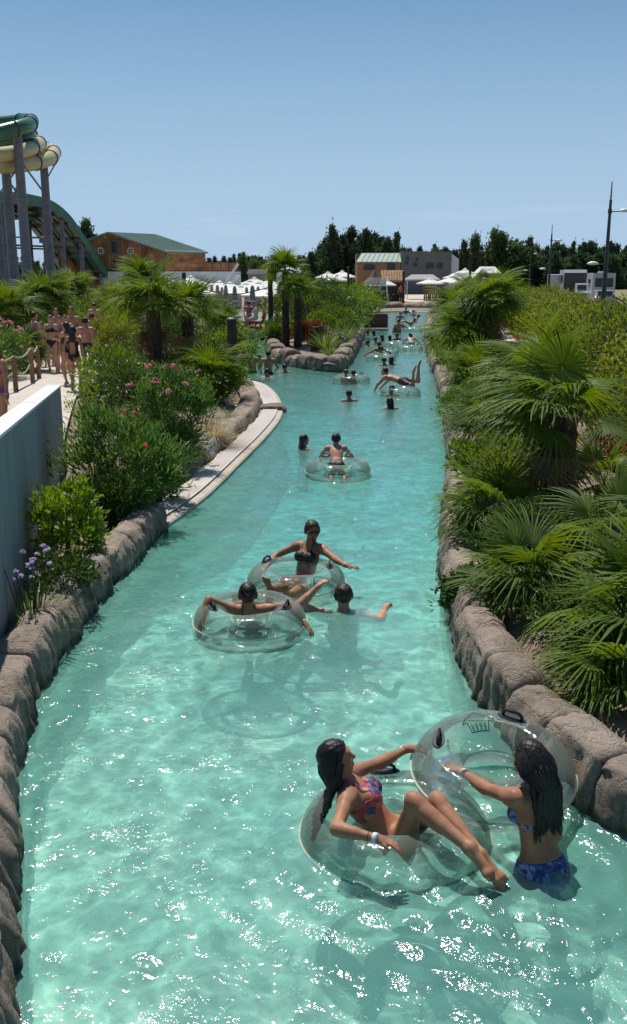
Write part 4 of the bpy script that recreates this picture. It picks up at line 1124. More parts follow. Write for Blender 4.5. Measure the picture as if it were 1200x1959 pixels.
# timber hall with green roof
d0 = 80.0
Pl, Pr, Pk = XZ(118, d0, .2), XZ(318, d0, .2), XZ(218, d0, .2)
e = Vector((.56, .83, 0)); Lh = 4.9
ze, zr = 5.05, 6.45
hall = thing('timber_hall', 'brown plank clad hall with a green metal gable roof behind the slide', 'building', tuple(Pk))
O = Vector(Pk)
def loc(p, z): return Vector((p.x, p.y, z)) - O
zm = 3.55
n_ = Vector((0, -1, 0))
mb = MB(); mb.prism([(0, zm - .2), (Pr.x - Pl.x, zm - .2), (Pr.x - Pl.x, ze - .2), (Pk.x - Pl.x, zr - .2), (0, ze - .2)], loc(Pl, .2), loc(Pl, .2) + Vector((0, .3, 0)), (1, 0, 0), (0, 0, 1)); mb.build('gable_wall', M['plank_v'], hall)
mb = MB(); mb.prism([(0, 0), (Pr.x - Pl.x, 0), (Pr.x - Pl.x, zm - .2), (0, zm - .2)], loc(Pl, .2) + Vector((0, -.01, 0)), loc(Pl, .2) + Vector((0, .3, 0)), (1, 0, 0), (0, 0, 1)); mb.build('lower_wall', M['plank_h'], hall)
mb = MB(); mb.prism([(0, 0), (Lh, 0), (Lh, ze - .2), (0, ze - .2)], loc(Pr, .2) + e * .31, loc(Pr, .2) + e * .31 + Vector((-.25, .17, 0)), e, (0, 0, 1)); mb.build('side_wall', M['plank_h'], hall)
MB().box(loc(Pk, zm) + Vector((0, -.08, 0)), (Pr.x - Pl.x, .1, .12)).build('rail', M['post_wood'], hall)
rf_ = MB()
k0, k1, e0, e1, l0, l1 = loc(Pk, zr + .1), loc(Pk, zr + .1) + e * (Lh + .3), loc(Pr, ze + .05) + Vector((.25, 0, -.05)), loc(Pr, ze + .05) + Vector((.25, 0, -.05)) + e * (Lh + .3), loc(Pl, ze + .05) + Vector((-.25, 0, -.05)), loc(Pl, ze) + Vector((-.25, 0, 0)) + e * Lh
sh = Vector((-.1, -.25, 0))
for q in ((k0 + sh, k1, e1, e0 + sh), (k0 + sh, l0 + sh, l1, k1)):
    rf_.add(list(q) + [p - Vector((0, 0, .14)) for p in q], [(0, 1, 2, 3), (7, 6, 5, 4), (0, 4, 5, 1), (1, 5, 6, 2), (2, 6, 7, 3), (3, 7, 4, 0)])
ro = rf_.build('roof', M['green_roof'], hall)
sm_ = MB()
for k in range(1, 22):
    t = k / 22
    sm_.tube([k0.lerp(e0, t) + sh + Vector((0, 0, .02)), k1.lerp(e1, t) + Vector((0, 0, .02))], .02, 4)
for q in range(0, 1): pass
sm_.build('roof_seams', M['green_roof'], ro)
def onwall(px, py): 
    p = W(px, py, d0 - .02); return Vector(p) - O
window(hall, onwall(220, 473), .62, 1.0, n_, bars=0); window(hall, onwall(226, 502), .8, .5, n_, bars=1); window(hall, onwall(284, 500), .6, .5, n_, bars=0)
for q in (250, 193):
    c = onwall(q, 480); o = MB()
    o.tube([c + Vector((.24 * math.cos(a), -.05, .24 * math.sin(a))) for a in np.linspace(0, 2 * math.pi, 17)], .045, 6, cap=False)
    o.tube([c + Vector((-.22, -.06, 0)), c + Vector((.22, -.06, 0))], .02, 5); o.tube([c + Vector((0, -.06, -.22)), c + Vector((0, -.06, .22))], .02, 5)
    wo_ = o.build('round_window', M['canvas'], hall)
    MB().prism([(.22 * math.cos(a), .22 * math.sin(a)) for a in np.linspace(0, 2 * math.pi, 13)[:-1]], c + Vector((0, -.02, 0)), c + Vector((0, .0, 0)), (1, 0, 0), (0, 0, 1)).build('pane', M['glass_dark'], wo_)
for q in (0, 1): MB().tube([loc(Pr, .2) + Vector((.06, -.06, 0)), loc(Pr, ze) + Vector((.06, -.06, 0))], .05, 6).build('downpipe', M['steel'], hall) if q == 0 else None
# white podium wall in front of the hall
a, b_ = XZ(196, 79, 0), XZ(462, 79, 0)
pod = thing('podium_wall', 'long pale retaining wall with a brown parapet below the timber hall', 'wall', ((a.x + b_.x) / 2, 79, 0))
wid = b_.x - a.x
MB().box((0, 0, 1.7), (wid, .5, 3.4)).build('wall_slab', M['render_white'], pod)
for k in range(9): MB().box((-wid / 2 + wid * (k + .5) / 9, -.27, 1.75), (.09, .06, 3.1)).build('pilaster', M['render_white'], pod)
ax_ = XZ(320, 79, 0).x - (a.x + b_.x) / 2
for k in range(9):
    w_ = (wid / 2 - ax_ - .3) / 9
    MB().box((ax_ + w_ * (k + .5), -.1, 3.4 + .36), (w_ - .06, .12, .70)).build('parapet_board', M['plank_h'], pod)
st = thing('staircase', 'white railed stair climbing beside the pale podium wall', 'stairs', tuple(XZ(435, 76, 0)))
sb = MB()
for sx in (0, 1.0):
    sb.tube([(-1.2, sx, 1.0), (.9, sx, 4.0)], .06, 6); sb.tube([(-1.2, sx, .2), (.9, sx, 3.2)], .12, 6)
sb.build('stair_rail', M['white_metal'], st)
for k in range(10): MB().box((-1.2 + 2.1 * k / 9, .5, .25 + 3.0 * k / 9), (.3, 1.0, .05)).build('step', M['steel'], st)

# green roofed ochre house and its grey wing
d1 = 150.0
def block(root, px0, px1, d, z0, z1, depth, material, name):
    a, b_ = XZ(px0, d, 0), XZ(px1, d, 0)
    return MB().box(Vector(((a.x + b_.x) / 2, d + depth / 2, (z0 + z1) / 2)) - Vector(root.location), (b_.x - a.x, depth, z1 - z0)).build(name, M[material], root)
p = XZ(722, d1, 0)
hs_ = thing('ochre_house', 'two storey ochre timber house with a green standing seam roof', 'building', tuple(p))
O = Vector(hs_.location)
block(hs_, 683, 765, d1, 0, 5.0, 5.5, 'orange_wall', 'wall')
a, b_ = XZ(681, d1, 0) - O, XZ(775, d1, 0) - O
q = [a + Vector((0, -.3, 4.95)), b_ + Vector((-.7, -.3, 4.95)), b_ + Vector((0, 3.0, 6.3)), a + Vector((1.0, 3.0, 6.3))]
ro = MB().add(q + [v - Vector((0, 0, .15)) for v in q], [(0, 1, 2, 3), (7, 6, 5, 4), (0, 4, 5, 1), (1, 5, 6, 2), (2, 6, 7, 3), (3, 7, 4, 0)]).build('roof', M['green_roof'], hs_)
for k in range(1, 9):
    t = k / 9; MB().tube([q[0].lerp(q[1], t) + Vector((0, 0, .04)), q[3].lerp(q[2], t) + Vector((0, 0, .04))], .05, 5).build('roof_seam', M['canvas_grey'], ro)
MB().box((a + b_) / 2 + Vector((-.3, 4.2, 3.1)), ((b_ - a).x - .8, 2.4, 6.2)).build('rear_wall', M['orange_wall'], hs_)
for x0, x1, y0, y1 in ((697, 717, 507, 516), (742, 755, 505, 515)):
    c = W((x0 + x1) / 2, (y0 + y1) / 2, d1); s_ = d1 / 1800
    window(hs_, Vector(c) - O + Vector((0, -.02, 0)), (x1 - x0) * s_, (y1 - y0) * s_, n_, 'dark_steel', bars=2)
gw = thing('grey_building', 'plain grey clad flat roofed building joined to the ochre house', 'building', tuple(XZ(820, d1, 0)))
O = Vector(gw.location)
a, b_ = XZ(766, d1, 0) - O, XZ(862, d1, 0) - O
a.x += .02
mb = MB(); mb.prism([(0, 0), (b_.x - a.x, 0), (b_.x - a.x, 6.35), (0, 6.45)], a, a + Vector((0, 7, 0)), (1, 0, 0), (0, 0, 1)); mb.build('wall', M['grey_wall'], gw)
mb = MB(); mb.prism([(0, 0), (3.0, 0), (3.0, 5.4), (0, 6.3)], b_ + Vector((.01, 1.2, 0)), b_ + Vector((.01, 6, 0)), (.55, .8, 0), (0, 0, 1)); mb.build('end_wall', M['render_white'], gw)
MB().box((a + b_) / 2 + Vector((0, .1, 6.47)), (b_.x - a.x + .2, .5, .1)).build('coping', M['steel'], gw)
for x0, x1, y0, y1 in ((817, 829, 504, 513), (837, 846, 504, 513), (776, 780, 500, 505), (792, 797, 504, 509), (796, 800, 494, 498), (778, 782, 492, 496)):
    c = W((x0 + x1) / 2, (y0 + y1) / 2, d1); s_ = d1 / 1800
    window(gw, Vector(c) - O + Vector((0, -.02, 0)), (x1 - x0) * s_, (y1 - y0) * s_, n_, 'dark_steel', bars=1 if x1 - x0 > 6 else 0)

# long white sheds with arched roofs
def arch_shed(px, py, d, r, L, label, rz):
    o = thing('arched_shed', label, 'shed', tuple(XZ(px, d, 0)), rz)
    zb = W(px, py, d).z
    mb = MB(); prof = [(r * math.cos(t), zb - r * .2 + r * math.sin(t)) for t in np.linspace(0, math.pi, 15)]
    mb.prism(prof + [(-r, 0), (r, 0)], (0, 0, 0), (0, L, 0), (1, 0, 0), (0, 0, 1)); mb.build('shell', M['white_metal'], o, True)
    MB().prism([(u * .88, v * .93) for u, v in prof] + [(-r * .88, 0), (r * .88, 0)], (0, -.05, 0), (0, -.01, 0), (1, 0, 0), (0, 0, 1)).build('end_panel', M['steel'], o)
    return o
arch_shed(592, 529, 200, 2.4, 12, 'white arched shed with a rounded end wall left of the dark conifers', rad(25))
o = thing('low_shed', 'low shed with a white pitched roof left of the arched shed', 'shed', tuple(XZ(495, 190, 0)))
zb = 3.3 + (522 - 524) * 190 / 1800
MB().box((0, 2, zb / 2), (4.0, 4, zb)).build('wall', M['canvas_grey'], o)
MB().prism([(-2.3, 0), (2.3, 0), (1.6, .9), (-1.9, .9)], (0, -.3, zb), (0, 5, zb), (1, 0, 0), (0, 0, 1)).build('roof', M['white_metal'], o)

# beach huts
hut = thing('tiled_hut', 'small dark beach hut under a single slope of pale clay tiles', 'hut', tuple(XZ(752, 103, .34)))
MB().box((0, 1.2, 1.05), (2.1, 2.2, 2.1)).build('wall', M['dark_wood'], hut)
for sx in (-1.1, 1.1): MB().box((sx, -.35, 1.1), (.12, .12, 2.2)).build('post', M['dark_wood'], hut)
tl = MB()
for i in range(9):
    for j in range(7):
        x = -1.25 + 2.5 * (i + .5) / 9; yy = -.6 + 2.0 * j / 7; z = 2.12 + .95 * j / 7
        tl.tube([(x, yy, z + .05), (x, yy + .36, z + .18)], [.15, .125], 8)
MB().prism([(-.6, 2.06), (1.6, 3.05), (1.6, 2.95), (-.6, 1.96)], (-1.25, 0, 0), (1.25, 0, 0), (0, 1, 0), (0, 0, 1)).build('roof', M['post_wood'], hut)
k = tl.build('roof_tiles', M['tile'], hut, True); k['kind'] = 'stuff'
ch = thing('thatched_kiosk', 'conical thatched kiosk with a two tier roof beside the tiled hut', 'kiosk', tuple(XZ(716, 106, .34)))
MB().lathe([(1.35, 1.85), (.6, 2.45), (.55, 2.5), (.05, 3.35)], n=14).build('roof', M['thatch'], ch)
MB().lathe([(1.45, 1.55), (1.5, 1.6), (1.3, 1.84)], n=14, cap=False).build('lower_roof', M['canvas'], ch)
for k in range(6): MB().box((math.cos(k * 1.047) * 1.1, math.sin(k * 1.047) * 1.1, .85), (.1, .1, 1.75)).build('post', M['post_wood'], ch)
MB().lathe([(.95, 0), (.95, .95), (1.02, 1.0)], n=14).build('counter', M['post_wood'], ch)
lc = thing('lifeguard_chair', 'tall white lifeguard chair on the sand beside the tiled hut', 'chair', tuple(XZ(733, 97, .34)))
for sx in (-1, 1):
    for sy in (-1, 1): MB().tube([(sx * .55, sy * .5, 0), (sx * .32, sy * .28, 1.7)], .04, 6).build('leg', M['white_metal'], lc)
MB().box((0, 0, 1.15), (.8, .7, .06)).build('platform', M['white_metal'], lc)
MB().box((0, 0, 1.7), (.62, .55, .07)).build('seat', M['white_metal'], lc)
MB().box((0, .27, 2.05), (.62, .06, .6)).build('backrest', M['white_metal'], lc)
sc_ = thing('wooden_screen', 'brown slatted wooden screen on the beach under a white parasol', 'screen', tuple(XZ(828, 106, .34)))
for k in range(9): MB().box((-.9 + k * .22, 0, .95), (.16, .06, 1.9)).build('slat', M['post_wood'], sc_)
for z in (.35, 1.55): MB().box((0, .06, z), (2.1, .05, .1)).build('rail', M['post_wood'], sc_)

# ------------------------------------------------------------------ parasols
def umbrella_proto(r=1.5, h=2.3):
    o = thing('parasol', 'open white canvas parasol among the packed parasols left of mid river', 'parasol', group='open white parasols by the pool')
    n = 8; mb = MB(); rings = [(0.0, h + .55), (r * .35, h + .36), (r * .7, h + .15), (r, h), (r * 1.0, h - .16)]
    V = [Vector((0, 0, rings[0][1]))]; F = []
    for q, z in rings[1:]:
        for k in range(n * 2):
            a = math.pi * k / n; qq = q * (1.0 if k % 2 == 0 else .935); V.append(Vector((qq * math.cos(a), qq * math.sin(a), z - (.0 if k % 2 == 0 else .02))))
    for k in range(n * 2): F.append((0, 1 + k, 1 + (k + 1) % (n * 2)))
    for i in range(len(rings) - 2):
        for k in range(n * 2):
            k2 = (k + 1) % (n * 2); F.append((1 + i * n * 2 + k, 1 + (i + 1) * n * 2 + k, 1 + (i + 1) * n * 2 + k2, 1 + i * n * 2 + k2))
    me = bpy.data.meshes.new('canopy'); me.from_pydata(V, [], F); me.update()
    c = mesh_obj('canopy', me, o, [M['canvas']]); sd = c.modifiers.new('thickness', 'SOLIDIFY'); sd.thickness = .01
    MB().lathe([(r * .18, h + .50), (r * .02, h + .68)], n=8).build('vent_cap', M['canvas'], o)
    MB().tube([(0, 0, 0), (0, 0, h + .6)], .035, 8).build('pole', M['post_wood'], o)
    MB().lathe([(.28, 0), (.28, .08), (.06, .12)], n=10).build('base', M['steel'], o)
    rb = MB()
    for k in range(n): rb.tube([(0, 0, h + .5), (r * .98 * math.cos(math.pi * 2 * k / n), r * .98 * math.sin(math.pi * 2 * k / n), h - .03)], .014, 4)
    rb.build('ribs', M['post_wood'], o)
    return o
def closed_proto(h=2.5):
    o = thing('closed_parasol', 'furled grey canvas parasol standing in front of the open parasols', 'parasol', group='furled grey parasols in a row')
    n = 16; V = []; F = []
    prof = [(.04, h), (.10, h - .12), (.15, h - .7), (.20, h - 1.25), (.24, h - 1.55)]
    for q, z in prof:
        for k in range(n):
            a = 2 * math.pi * k / n; qq = q * (1 if k % 2 else .62); V.append((qq * math.cos(a), qq * math.sin(a), z))
    for i in range(len(prof) - 1):
        for k in range(n): F.append((i * n + k, (i + 1) * n + k, (i + 1) * n + (k + 1) % n, i * n + (k + 1) % n))
    F.append(tuple(range(n))); F.append(tuple((len(prof) - 1) * n + k for k in range(n))[::-1])
    me = bpy.data.meshes.new('canopy'); me.from_pydata(V, [], F); me.update(); mesh_obj('canopy', me, o, [M['canvas_grey']])
    MB().tube([(0, 0, 0), (0, 0, h - .5)], .035, 8).build('pole', M['post_wood'], o)
    MB().lathe([(.28, 0), (.28, .08), (.06, .12)], n=10).build('base', M['steel'], o)
    MB().lathe([(.165, h - .95), (.175, h - .9), (.165, h - .85)], n=12, cap=False).build('tie', M['canvas'], o)
    return o
PU, PC = umbrella_proto(), closed_proto()
def put(proto, px, py, d, first, z_off, s=1.0, rz=0.0, label=None, group=None):
    p = W(px, py, d); o = proto if first else copy_tree(proto)
    gz = .14 if d > 60 else .25
    o.location = (p.x, p.y, gz); k = max(.55, (p.z - gz) / z_off); o.scale = (s, s, k); o.rotation_euler = (0, 0, rz)
    if label: o['label'] = label; 
    if label and 'group' in o and not group: del o['group']
    if group: o['group'] = group
    return o
rr = random.Random(5)
opens = [(320, 537, 70), (365, 535, 78), (430, 536, 80), (461, 553, 64), (495, 546, 68), (507, 557, 60), (529, 558, 57), (478, 543, 76), (535, 546, 70), (440, 547, 74), (420, 545, 78), (395, 544, 80), (345, 545, 75), (450, 541, 86), (515, 541, 84), (470, 548, 70), (548, 553, 62), (405, 550, 72), (300, 545, 72), (560, 541, 88), (487, 538, 92), (383, 541, 88)]
for i, (px, py, d) in enumerate(opens): put(PU, px, py - 6, d, i == 0, 2.85, rr.uniform(.85, 1.05), rr.uniform(0, .7))
put(PU, 365, 546, 56, False, 2.85, 1.0, .3, 'largest open white parasol at the left, nearest the fan palms')
for px, py, d in ((577, 541, 80), (590, 548, 70)): put(PU, px, py, d, False, 2.85, 1.0, .2)
closed = [(405, 545, 57), (416, 545, 57), (432, 545, 56), (449, 547, 55), (483, 546, 54), (494, 548, 60), (505, 547, 62), (393, 546, 60), (379, 547, 60), (338, 548, 60), (327, 549, 58), (351, 548, 62), (472, 549, 63), (425, 549, 64), (310, 550, 60)]
for i, (px, py, d) in enumerate(closed): put(PC, px, py, d, i == 0, 2.5, rr.uniform(.95, 1.15), rr.uniform(0, 1))
# beach side parasols and tents
right_lab = 'white parasol or awning top on the beach behind the river mouth'
PB = copy_tree(PU); PB['label'] = 'white canvas parasol on the far beach around the huts'; PB['group'] = 'white parasols on the far beach'
for i, (px, py, d, s) in enumerate([(628, 521, 120, 1.1), (645, 526, 112, .95), (655, 519, 126, 1.2), (823, 533, 105, 1.0), (886, 531, 100, 1.0), (877, 521, 118, 1.3), (890, 515, 126, 1.3), (902, 522, 108, 1.2), (742, 536, 100, .6), (865, 530, 110, 1.2), (915, 527, 104, 1.2)]):
    p = W(px, py, d); o = PB if i == 0 else copy_tree(PB); o.location = (p.x, p.y, .2); o.scale = (s, s, max(.5, (p.z - .2) / 2.85)); o.rotation_euler = (0, 0, i * .5)
def tent(px0, px1, py, d, rise, material, label):
    a, b_ = XZ(px0, d, 0), XZ(px1, d, 0); zt = W(px0, py, d).z; w = b_.x - a.x
    o = thing('tent', label, 'tent', ((a.x + b_.x) / 2, d, .2))
    V = [(-w / 2, -1.6, zt - .2 - rise), (w / 2, -1.6, zt - .2 - rise), (w / 2, 1.6, zt - .2 - rise), (-w / 2, 1.6, zt - .2 - rise), (-w * .32, 0, zt - .2), (w * .32, 0, zt - .2)]
    F = [(0, 1, 5, 4), (1, 2, 5), (2, 3, 4, 5), (3, 0, 4)]
    V += [(x, y, z - .18) for x, y, z in V[:4]]; F += [(0, 6, 7, 1), (1, 7, 8, 2), (2, 8, 9, 3), (3, 9, 6, 0)]
    me = bpy.data.meshes.new('canopy'); me.from_pydata(V, [], F); me.update(); c = mesh_obj('canopy', me, o, [M[material]]); sd = c.modifiers.new('thickness', 'SOLIDIFY'); sd.thickness = .02
    for sx in (-1, 1):
        for sy in (-1, 1): MB().tube([(sx * w * .48, sy * 1.5, 0), (sx * w * .48, sy * 1.5, zt - .3 - rise)], .05, 6).build('pole', M['white_metal'], o)
tent(775, 838, 525, 112, .55, 'canvas_grey', 'long grey awning roof right of the tiled hut')
tent(862, 905, 522, 116, .9, 'canvas_grey', 'grey hipped awning in front of the grey building corner')
tent(908, 952, 510, 122, .75, 'canvas', 'white pitched tent standing tallest right of the grey building')

# ------------------------------------------------------------------ slide tower
tw = thing('slide_tower', 'grey column slide tower carrying green and yellow tube slides at the left edge', 'water slide', tuple(XZ(50, 62, 0)))
O = Vector(tw.location)
def column(px, d, ytop, r, parent, O, name='column', flange=True):
    p = XZ(px, d, 0); zt = W(px, ytop, d).z; mb = MB()
    mb.lathe([(r * 1.05, 0), (r * 1.05, zt * .35), (r, zt * .36), (r * .9, zt)], p - O, 16)
    if flange:
        for q in (.36, .66): mb.lathe([(r, zt * q - .12), (r * 1.2, zt * q - .1), (r * 1.2, zt * q + .1), (r, zt * q + .12)], p - O, 16, cap=False)
    mb.build(name, M['steel'], parent, True); return p - O, zt
c1, z1 = column(60, 60, 250, .30, tw, O); c2, z2 = column(104, 66, 318, .29, tw, O); c3, z3 = column(34, 64, 262, .32, tw, O); c4, z4 = column(12, 68, 300, .30, tw, O); c5, z5 = column(-30, 62, 250, .3, tw, O)
def slide(name, pts, r, material, parent, O):
    R = resample([Vector(p) - O for p in pts], lambda p: .35)
    o = MB().tube(R, r, 14).build(name, M[material], parent, True)
    for k in range(2, len(R) - 1, 6):
        t = (R[k + 1] - R[k - 1]).normalized(); u = t.orthogonal().normalized(); v = t.cross(u)
        MB().tube([R[k] + (u * math.cos(a) + v * math.sin(a)) * r * 1.03 for a in np.linspace(0, 2 * math.pi, 17)], .05, 5, cap=False).build('flange', M['dark_steel'], o)
    return o
slide('green_tube', [W(-60, 268, 57), W(0, 253, 58.5), W(40, 243, 59.5), W(60, 236, 62), W(52, 230, 65), W(20, 234, 66), W(-50, 238, 66)], .43, 'green_fibre', tw, O)
slide('green_tube', [W(-50, 282, 62), W(10, 272, 63), W(48, 263, 64.5), W(58, 257, 67), W(40, 252, 69), W(-40, 254, 70)], .46, 'green_fibre', tw, O)
slide('yellow_tube', [W(-60, 298, 58), W(0, 296, 59.5), W(40, 290, 61), W(68, 281, 63.5), W(74, 272, 66), W(55, 266, 68), W(-30, 268, 69)], .43, 'yellow_fibre', tw, O)
slide('yellow_tube', [W(-60, 318, 58), W(0, 317, 60), W(50, 314, 62), W(88, 306, 64.5), W(103, 296, 67), W(95, 287, 69.5), W(60, 284, 71), W(-30, 288, 72)], .45, 'yellow_fibre', tw, O)
br = MB()
for a, b_, za, zb in ((c1, c3, z1 * .78, z1 * .62), (c3, c1, z1 * .80, z1 * .66), (c1, c2, z2 * .98, z2 * .82), (c4, c3, z1 * .6, z1 * .48), (c1, c4, z1 * .83, z1 * .72), (c2, c3, z2 * .55, z2 * .55)):
    br.tube([a + Vector((0, 0, za)), b_ + Vector((0, 0, zb))], .06, 6)
br.tube([c2 + Vector((0, 0, z2)), c2 + Vector((.9, -.3, z2 + .3))], .06, 6); br.tube([c2 + Vector((0, 0, z2 - 1)), c2 + Vector((.9, -.3, z2 + .2))], .05, 6)
br.build('brace', M['steel'], tw)
# broad green ramp slide
rp = thing('ramp_slide', 'broad green ramp slide sweeping down to the right on steel legs', 'water slide', tuple(XZ(130, 72, 0)))
O = Vector(rp.location)
RD = lambda px: 66 + (px + 40) / 290 * 15
prof = resample([Vector(W(px, py, RD(px))) for px, py in ((-40, 368), (20, 367), (60, 372), (100, 384), (133, 410), (163, 452), (193, 500), (222, 536), (250, 556))], lambda p: .5)
V = []; F = []; wd = 7.0; WV = Vector((-.66, .75, 0))
for p in prof:
    q = p - O
    for dy, dz in ((0, .55), (0.12, .55), (.14, 0.05), (wd - .14, .05), (wd - .12, .55), (wd, .55), (wd, -.2), (0, -.2)): V.append(q + WV * dy + Vector((0, 0, dz - .55)))
for i in range(len(prof) - 1):
    for k in range(8): F.append((i * 8 + k, i * 8 + (k + 1) % 8, (i + 1) * 8 + (k + 1) % 8, (i + 1) * 8 + k))
F += [tuple(range(8)), tuple((len(prof) - 1) * 8 + k for k in range(8))[::-1]]
me = bpy.data.meshes.new('chute'); me.from_pydata(V, [], F); me.update()
bm_ = bmesh.new(); bm_.from_mesh(me); bmesh.ops.recalc_face_normals(bm_, faces=bm_.faces); bm_.to_mesh(me); bm_.free()
mesh_obj('chute', me, rp, [M['green_fibre']])
for k in range(2, len(prof), 3):
    q = prof[k] - O; MB().box(q + WV * wd / 2 + Vector((0, 0, -.88)), (.12, wd - .1, .24), M=Matrix((Vector((.75, .66, 0)), WV, Vector((0, 0, 1)))).transposed()).build('rib', M['dark_steel'], rp)
for yy in (1.2, 3.4, 5.6):
    MB().tube([p - O + WV * yy + Vector((0, 0, -.95)) for p in prof[::2]], .09, 6).build('stringer', M['dark_steel'], rp)
for px, yy in ((132, .4), (165, .4), (199, .4), (60, .4), (95, .4), (20, .4), (132, 6), (165, 6), (60, 6), (95, 6), (20, 6)):
    k = min(range(len(prof)), key=lambda i: abs(prof[i].x / (prof[i].y * .969 + .3) * FPX + CX - px)); p = prof[k] + WV * yy
    MB().tube([Vector((p.x, p.y, 0)) - O, Vector((p.x, p.y, max(.4, p.z - .75))) - O], .17, 10).build('leg', M['steel'], rp, True)
bb = MB()
for z in (1.2, 3.0, 5.2):
    e_ = [p for p in prof if p.z > z + .8][-1]
    for yy in (.4, 6): bb.tube([Vector((prof[0].x, prof[0].y, z)) + WV * yy - O, Vector((e_.x, e_.y, z)) + WV * yy - O], .07, 6)
bb.build('cross_beam', M['dark_steel'], rp)

# ------------------------------------------------------------------ posts, lamps
def post(px, pyb, pyt, d, r, label, lights=False):
    p = XZ(px, d, .15); zt = W(px, pyt, d).z
    o = thing('wooden_post', label, 'post', (p.x, p.y, .1))
    rnd = random.Random(int(px)); mb = MB()
    mb.tube([(0, 0, -.3), (rnd.uniform(-.03, .03), 0, zt * .5), (0, 0, zt - .1)], [r * 1.05, r, r * .92], 12); mb.build('shaft', M['dark_wood'], o, True)
    MB().lathe([(r * 1.05, zt - .105), (r * 1.05, zt - .07), (r * .6, zt - .02)], n=12).build('post_cap', M['dark_steel'], o)
    return o
P1 = post(446, 740, 612, 27.0, .15, 'thick dark timber pile in the bed at the ledge end')
P2 = post(518, 650, 513, 44, .12, 'tall dark pole at the left tip of the planted point')
P3 = post(356, 590, 524, 46, .10, 'dark pole in front of the biggest white parasol')
P4 = post(771, 588, 519, 93, .11, 'dark pole on the beach beside the tiled hut')
P5 = post(666, 555, 512, 90, .11, 'dark pole behind the bushes of the planted point')
P6 = post(897, 560, 486, 80, .11, 'dark pole between the white tents right of the grey building')
post(58, 600, 530, 42, .09, 'slim dark pole behind the path crowd at the left')
# string of lights between two poles
a, b_ = P3.location + Vector((0, 0, W(356, 526, 46).z - .3)), P2.location + Vector((0, 0, W(518, 527, 44).z - .6))
mb = MB(); mb.tube([a.lerp(b_, t) - a + Vector((0, 0, -.5 * math.sin(math.pi * t))) for t in np.linspace(0, 1, 14)], .02, 5)
w_ = mb.build('light_cable', M['black'], None, loc=a); tag(w_, 'slack black cable slung between two dark poles over the parasols', 'cable')

def lamp_proto(H=8.3):
    o = thing('street_lamp', 'tallest street lamp at the right edge, nearest the view', 'street lamp')
    MB().lathe([(.16, 0), (.16, 1.9), (.13, 2.0), (.075, 6.9), (.075, 7.3)], n=14).build('pole', M['dark_steel'], o, True)
    MB().lathe([(.05, 7.3), (.03, H)], n=8).build('spike', M['steel'], o)
    MB().lathe([(.11, 6.55), (.11, 6.8)], n=12).build('collar', M['dark_steel'], o)
    for sx, z, L in ((1, 6.65, 1.0), (-1, 3.7, .85)):
        ar = MB().tube([(0, 0, z), (sx * L * .55, 0, z + .02)], .03, 6).build('arm', M['dark_steel'], o)
        hd = MB(); V = []; F = []; m = 12
        for i, t in enumerate(np.linspace(0, 1, 9)):
            w_ = .21 * math.sin(math.pi * min(1, t * .92 + .06)) ** .6; x = sx * (L * .5 + .62 * t)
            for k in range(m):
                a_ = 2 * math.pi * k / m; V.append((x, w_ * math.cos(a_), z + .03 + (.13 if math.sin(a_) > 0 else .05) * math.sin(a_) * (w_ / .17)))
        for i in range(8):
            for k in range(m): F.append((i * m + k, i * m + (k + 1) % m, (i + 1) * m + (k + 1) % m, (i + 1) * m + k))
        F += [tuple(range(m))[::-1], tuple(8 * m + k for k in range(m))]
        hd.add(V, F); hd.build('lamp_head', M['white_metal'], ar, True)
    return o
LP_ = lamp_proto()
for i, (px, d, yb, lab) in enumerate(((1155, 53, .3, None), (1050, 97, .2, 'second street lamp, rising over the hedge before the dark trees'), (1013, 165, .2, 'third street lamp, smaller, left of the second one'), (986, 230, .2, 'small far street lamp above the fan palm crown'), (1000, 300, .2, 'smallest distant street lamp in the dark treeline'))):
    o = LP_ if i == 0 else copy_tree(LP_)
    if lab: o['label'] = lab
    p = XZ(px, d, 2.0); o.location = (p.x, p.y, yb); o.scale = (1, 1, .93)
    if i > 2: o.scale = (1, 1, .85)

